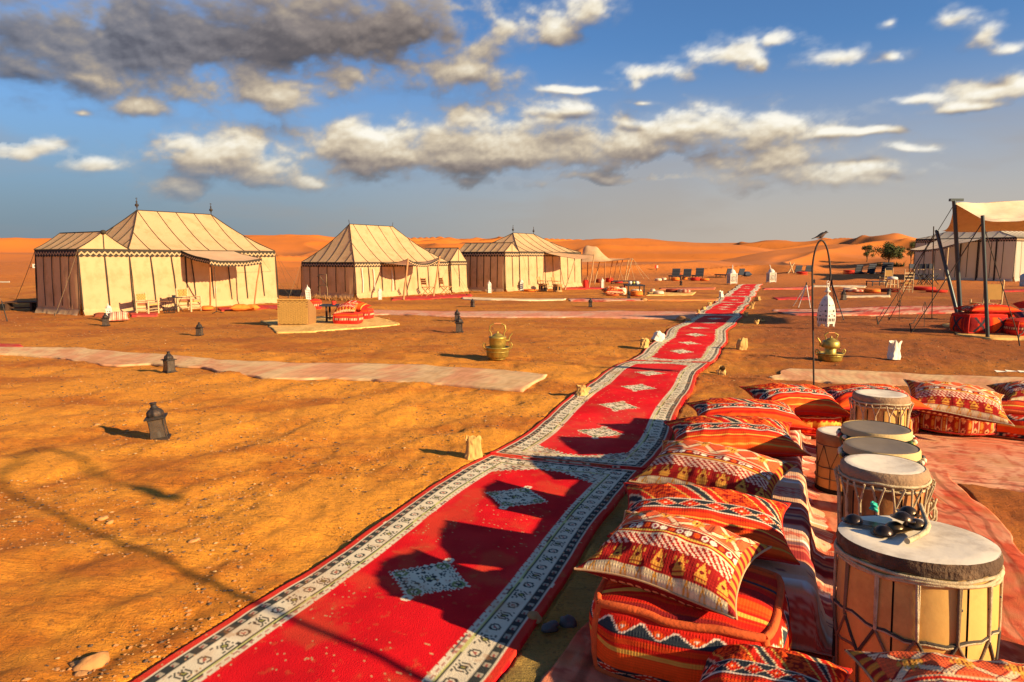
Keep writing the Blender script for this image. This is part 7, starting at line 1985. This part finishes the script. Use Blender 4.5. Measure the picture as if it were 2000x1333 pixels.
# ------------------------------------------------------------------ trees and scrub
LEAF = [pmat('leaf_dark', (.045, .060, .014), .8, var=.4, bump=0), pmat('leaf_mid', (.085, .095, .022), .8, var=.4, bump=0)]
BARK = pmat('bark', (.10, .055, .03), .9, var=.3)
def tree(label, px, py_base, py_top, wpx, seed, Y=None, name='tree', clumps=9):
    b = on_dune(px, py_base) if Y is None else Vector((atY(px, py_base, Y).x, Y, float(terrain(atY(px, py_base, Y).x, Y))))
    s = b.y / FPX; H, W = (py_base - py_top) * s, wpx * s; rr = random.Random(seed)
    root = thing(name, label, 'tree' if name == 'tree' else 'bush', b)
    m = MB(); m.tube([(0, 0, -.2), (.02 * W, 0, H * .2), (-.03 * W, 0, H * .45), (.02 * W, 0, H * .8)], [W * .04, W * .03, W * .022, W * .008], 7)
    cl = []
    for k in range(clumps):
        a = rr.uniform(0, 6.28); r_ = rr.uniform(.1, .42) * W; z = H * rr.uniform(.30, .90) ; r_ *= 1.2 - 1.0 * abs(z / H - .5)
        c = Vector((r_ * math.cos(a), r_ * math.sin(a), z)); cl.append((c, rr.uniform(.12, .22) * W))
        m.tube([(0, 0, H * rr.uniform(.15, .4)), c * .6 + Vector((0, 0, z * .3)), c], [W * .018, W * .012, W * .005], 5)
    m.build('trunk', BARK, root)
    vs, fs, mi = [], [], []
    for c, r_ in cl:
        for _ in range(210):
            d = Vector((rr.gauss(0, 1), rr.gauss(0, 1), rr.gauss(0, .8))); d = d.normalized() * r_ * rr.uniform(.35, 1.12) ; p = c + d
            u = Vector((rr.gauss(0, 1), rr.gauss(0, 1), rr.gauss(0, 1))).normalized(); v = u.cross(d).normalized(); q = W * rr.uniform(.018, .034); i0 = len(vs)
            vs += [tuple(p - u * q), tuple(p + v * q * .6), tuple(p + u * q), tuple(p - v * q * .6)]; fs.append((i0, i0 + 1, i0 + 2, i0 + 3)); mi.append(rr.choice((0, 0, 1)))
    fast_mesh('crown', np.array(vs), np.array(fs), LEAF, root, mi=mi, smooth=False)
    return root
tree('small round dark tree on the sand left of the big bush', 1693, 512, 478, 26, 1, clumps=14)
tree('spreading green bush tree in the middle of the dune at right', 1735, 516, 473, 48, 2, clumps=24)
tree('narrow dark tree beside the marquee corner', 1778, 522, 470, 24, 3, clumps=15)
rs_ = random.Random(5)
# brush and dry scrub
def scrub(label, pts, mat, hh, n=160, name='dry_scrub', cat='brush'):
    b = Vector(pts[0]); root = thing(name, label, cat, b); vs, fs = [], []
    for _ in range(n):
        i = rs_.randrange(len(pts) - 1); p = Vector(pts[i]).lerp(Vector(pts[i + 1]), rs_.random()) - b + Vector((rs_.gauss(0, .12), rs_.gauss(0, .12), 0))
        d = Vector((rs_.gauss(0, .5), rs_.gauss(0, .5), rs_.uniform(.5, 1))) * hh * rs_.uniform(.4, 1); sd_ = Vector((-d.y, d.x, 0)).normalized() * hh * .05; i0 = len(vs)
        vs += [tuple(p - sd_), tuple(p + sd_), tuple(p + d)]; fs.append((i0, i0 + 1, i0 + 2))
    fast_mesh('twigs', np.array(vs), np.array(fs), mat, root, smooth=False); return root
scrub('dry scrub growing along the shaded foot of the middle tent', [at(600, 583), at(650, 587), at(690, 588)], pmat('dry_twig', (.36, .17, .05)), .30, 420)
for i, (x, y, lab) in enumerate(((1352, 502, 'scrub patch on the middle dune slope above the loungers'), (1484, 482, 'dark scrub near the dune crest left of the bird'))):
    c = on_dune(x, y); w_ = c.y / FPX
    pts = []
    for k in range(5): q = c + Vector(((k - 2) * 3 * w_, (k - 2) * 2 * w_, 0)); q.z = float(terrain(q.x, q.y)); pts.append(q)
    scrub(lab, pts, LEAF[0], 1.6 * w_, 50)
scrub('low dark scrub under the big bush', [on_dune(1712, 520), on_dune(1740, 520), on_dune(1765, 521)], LEAF[0], .8, 260)
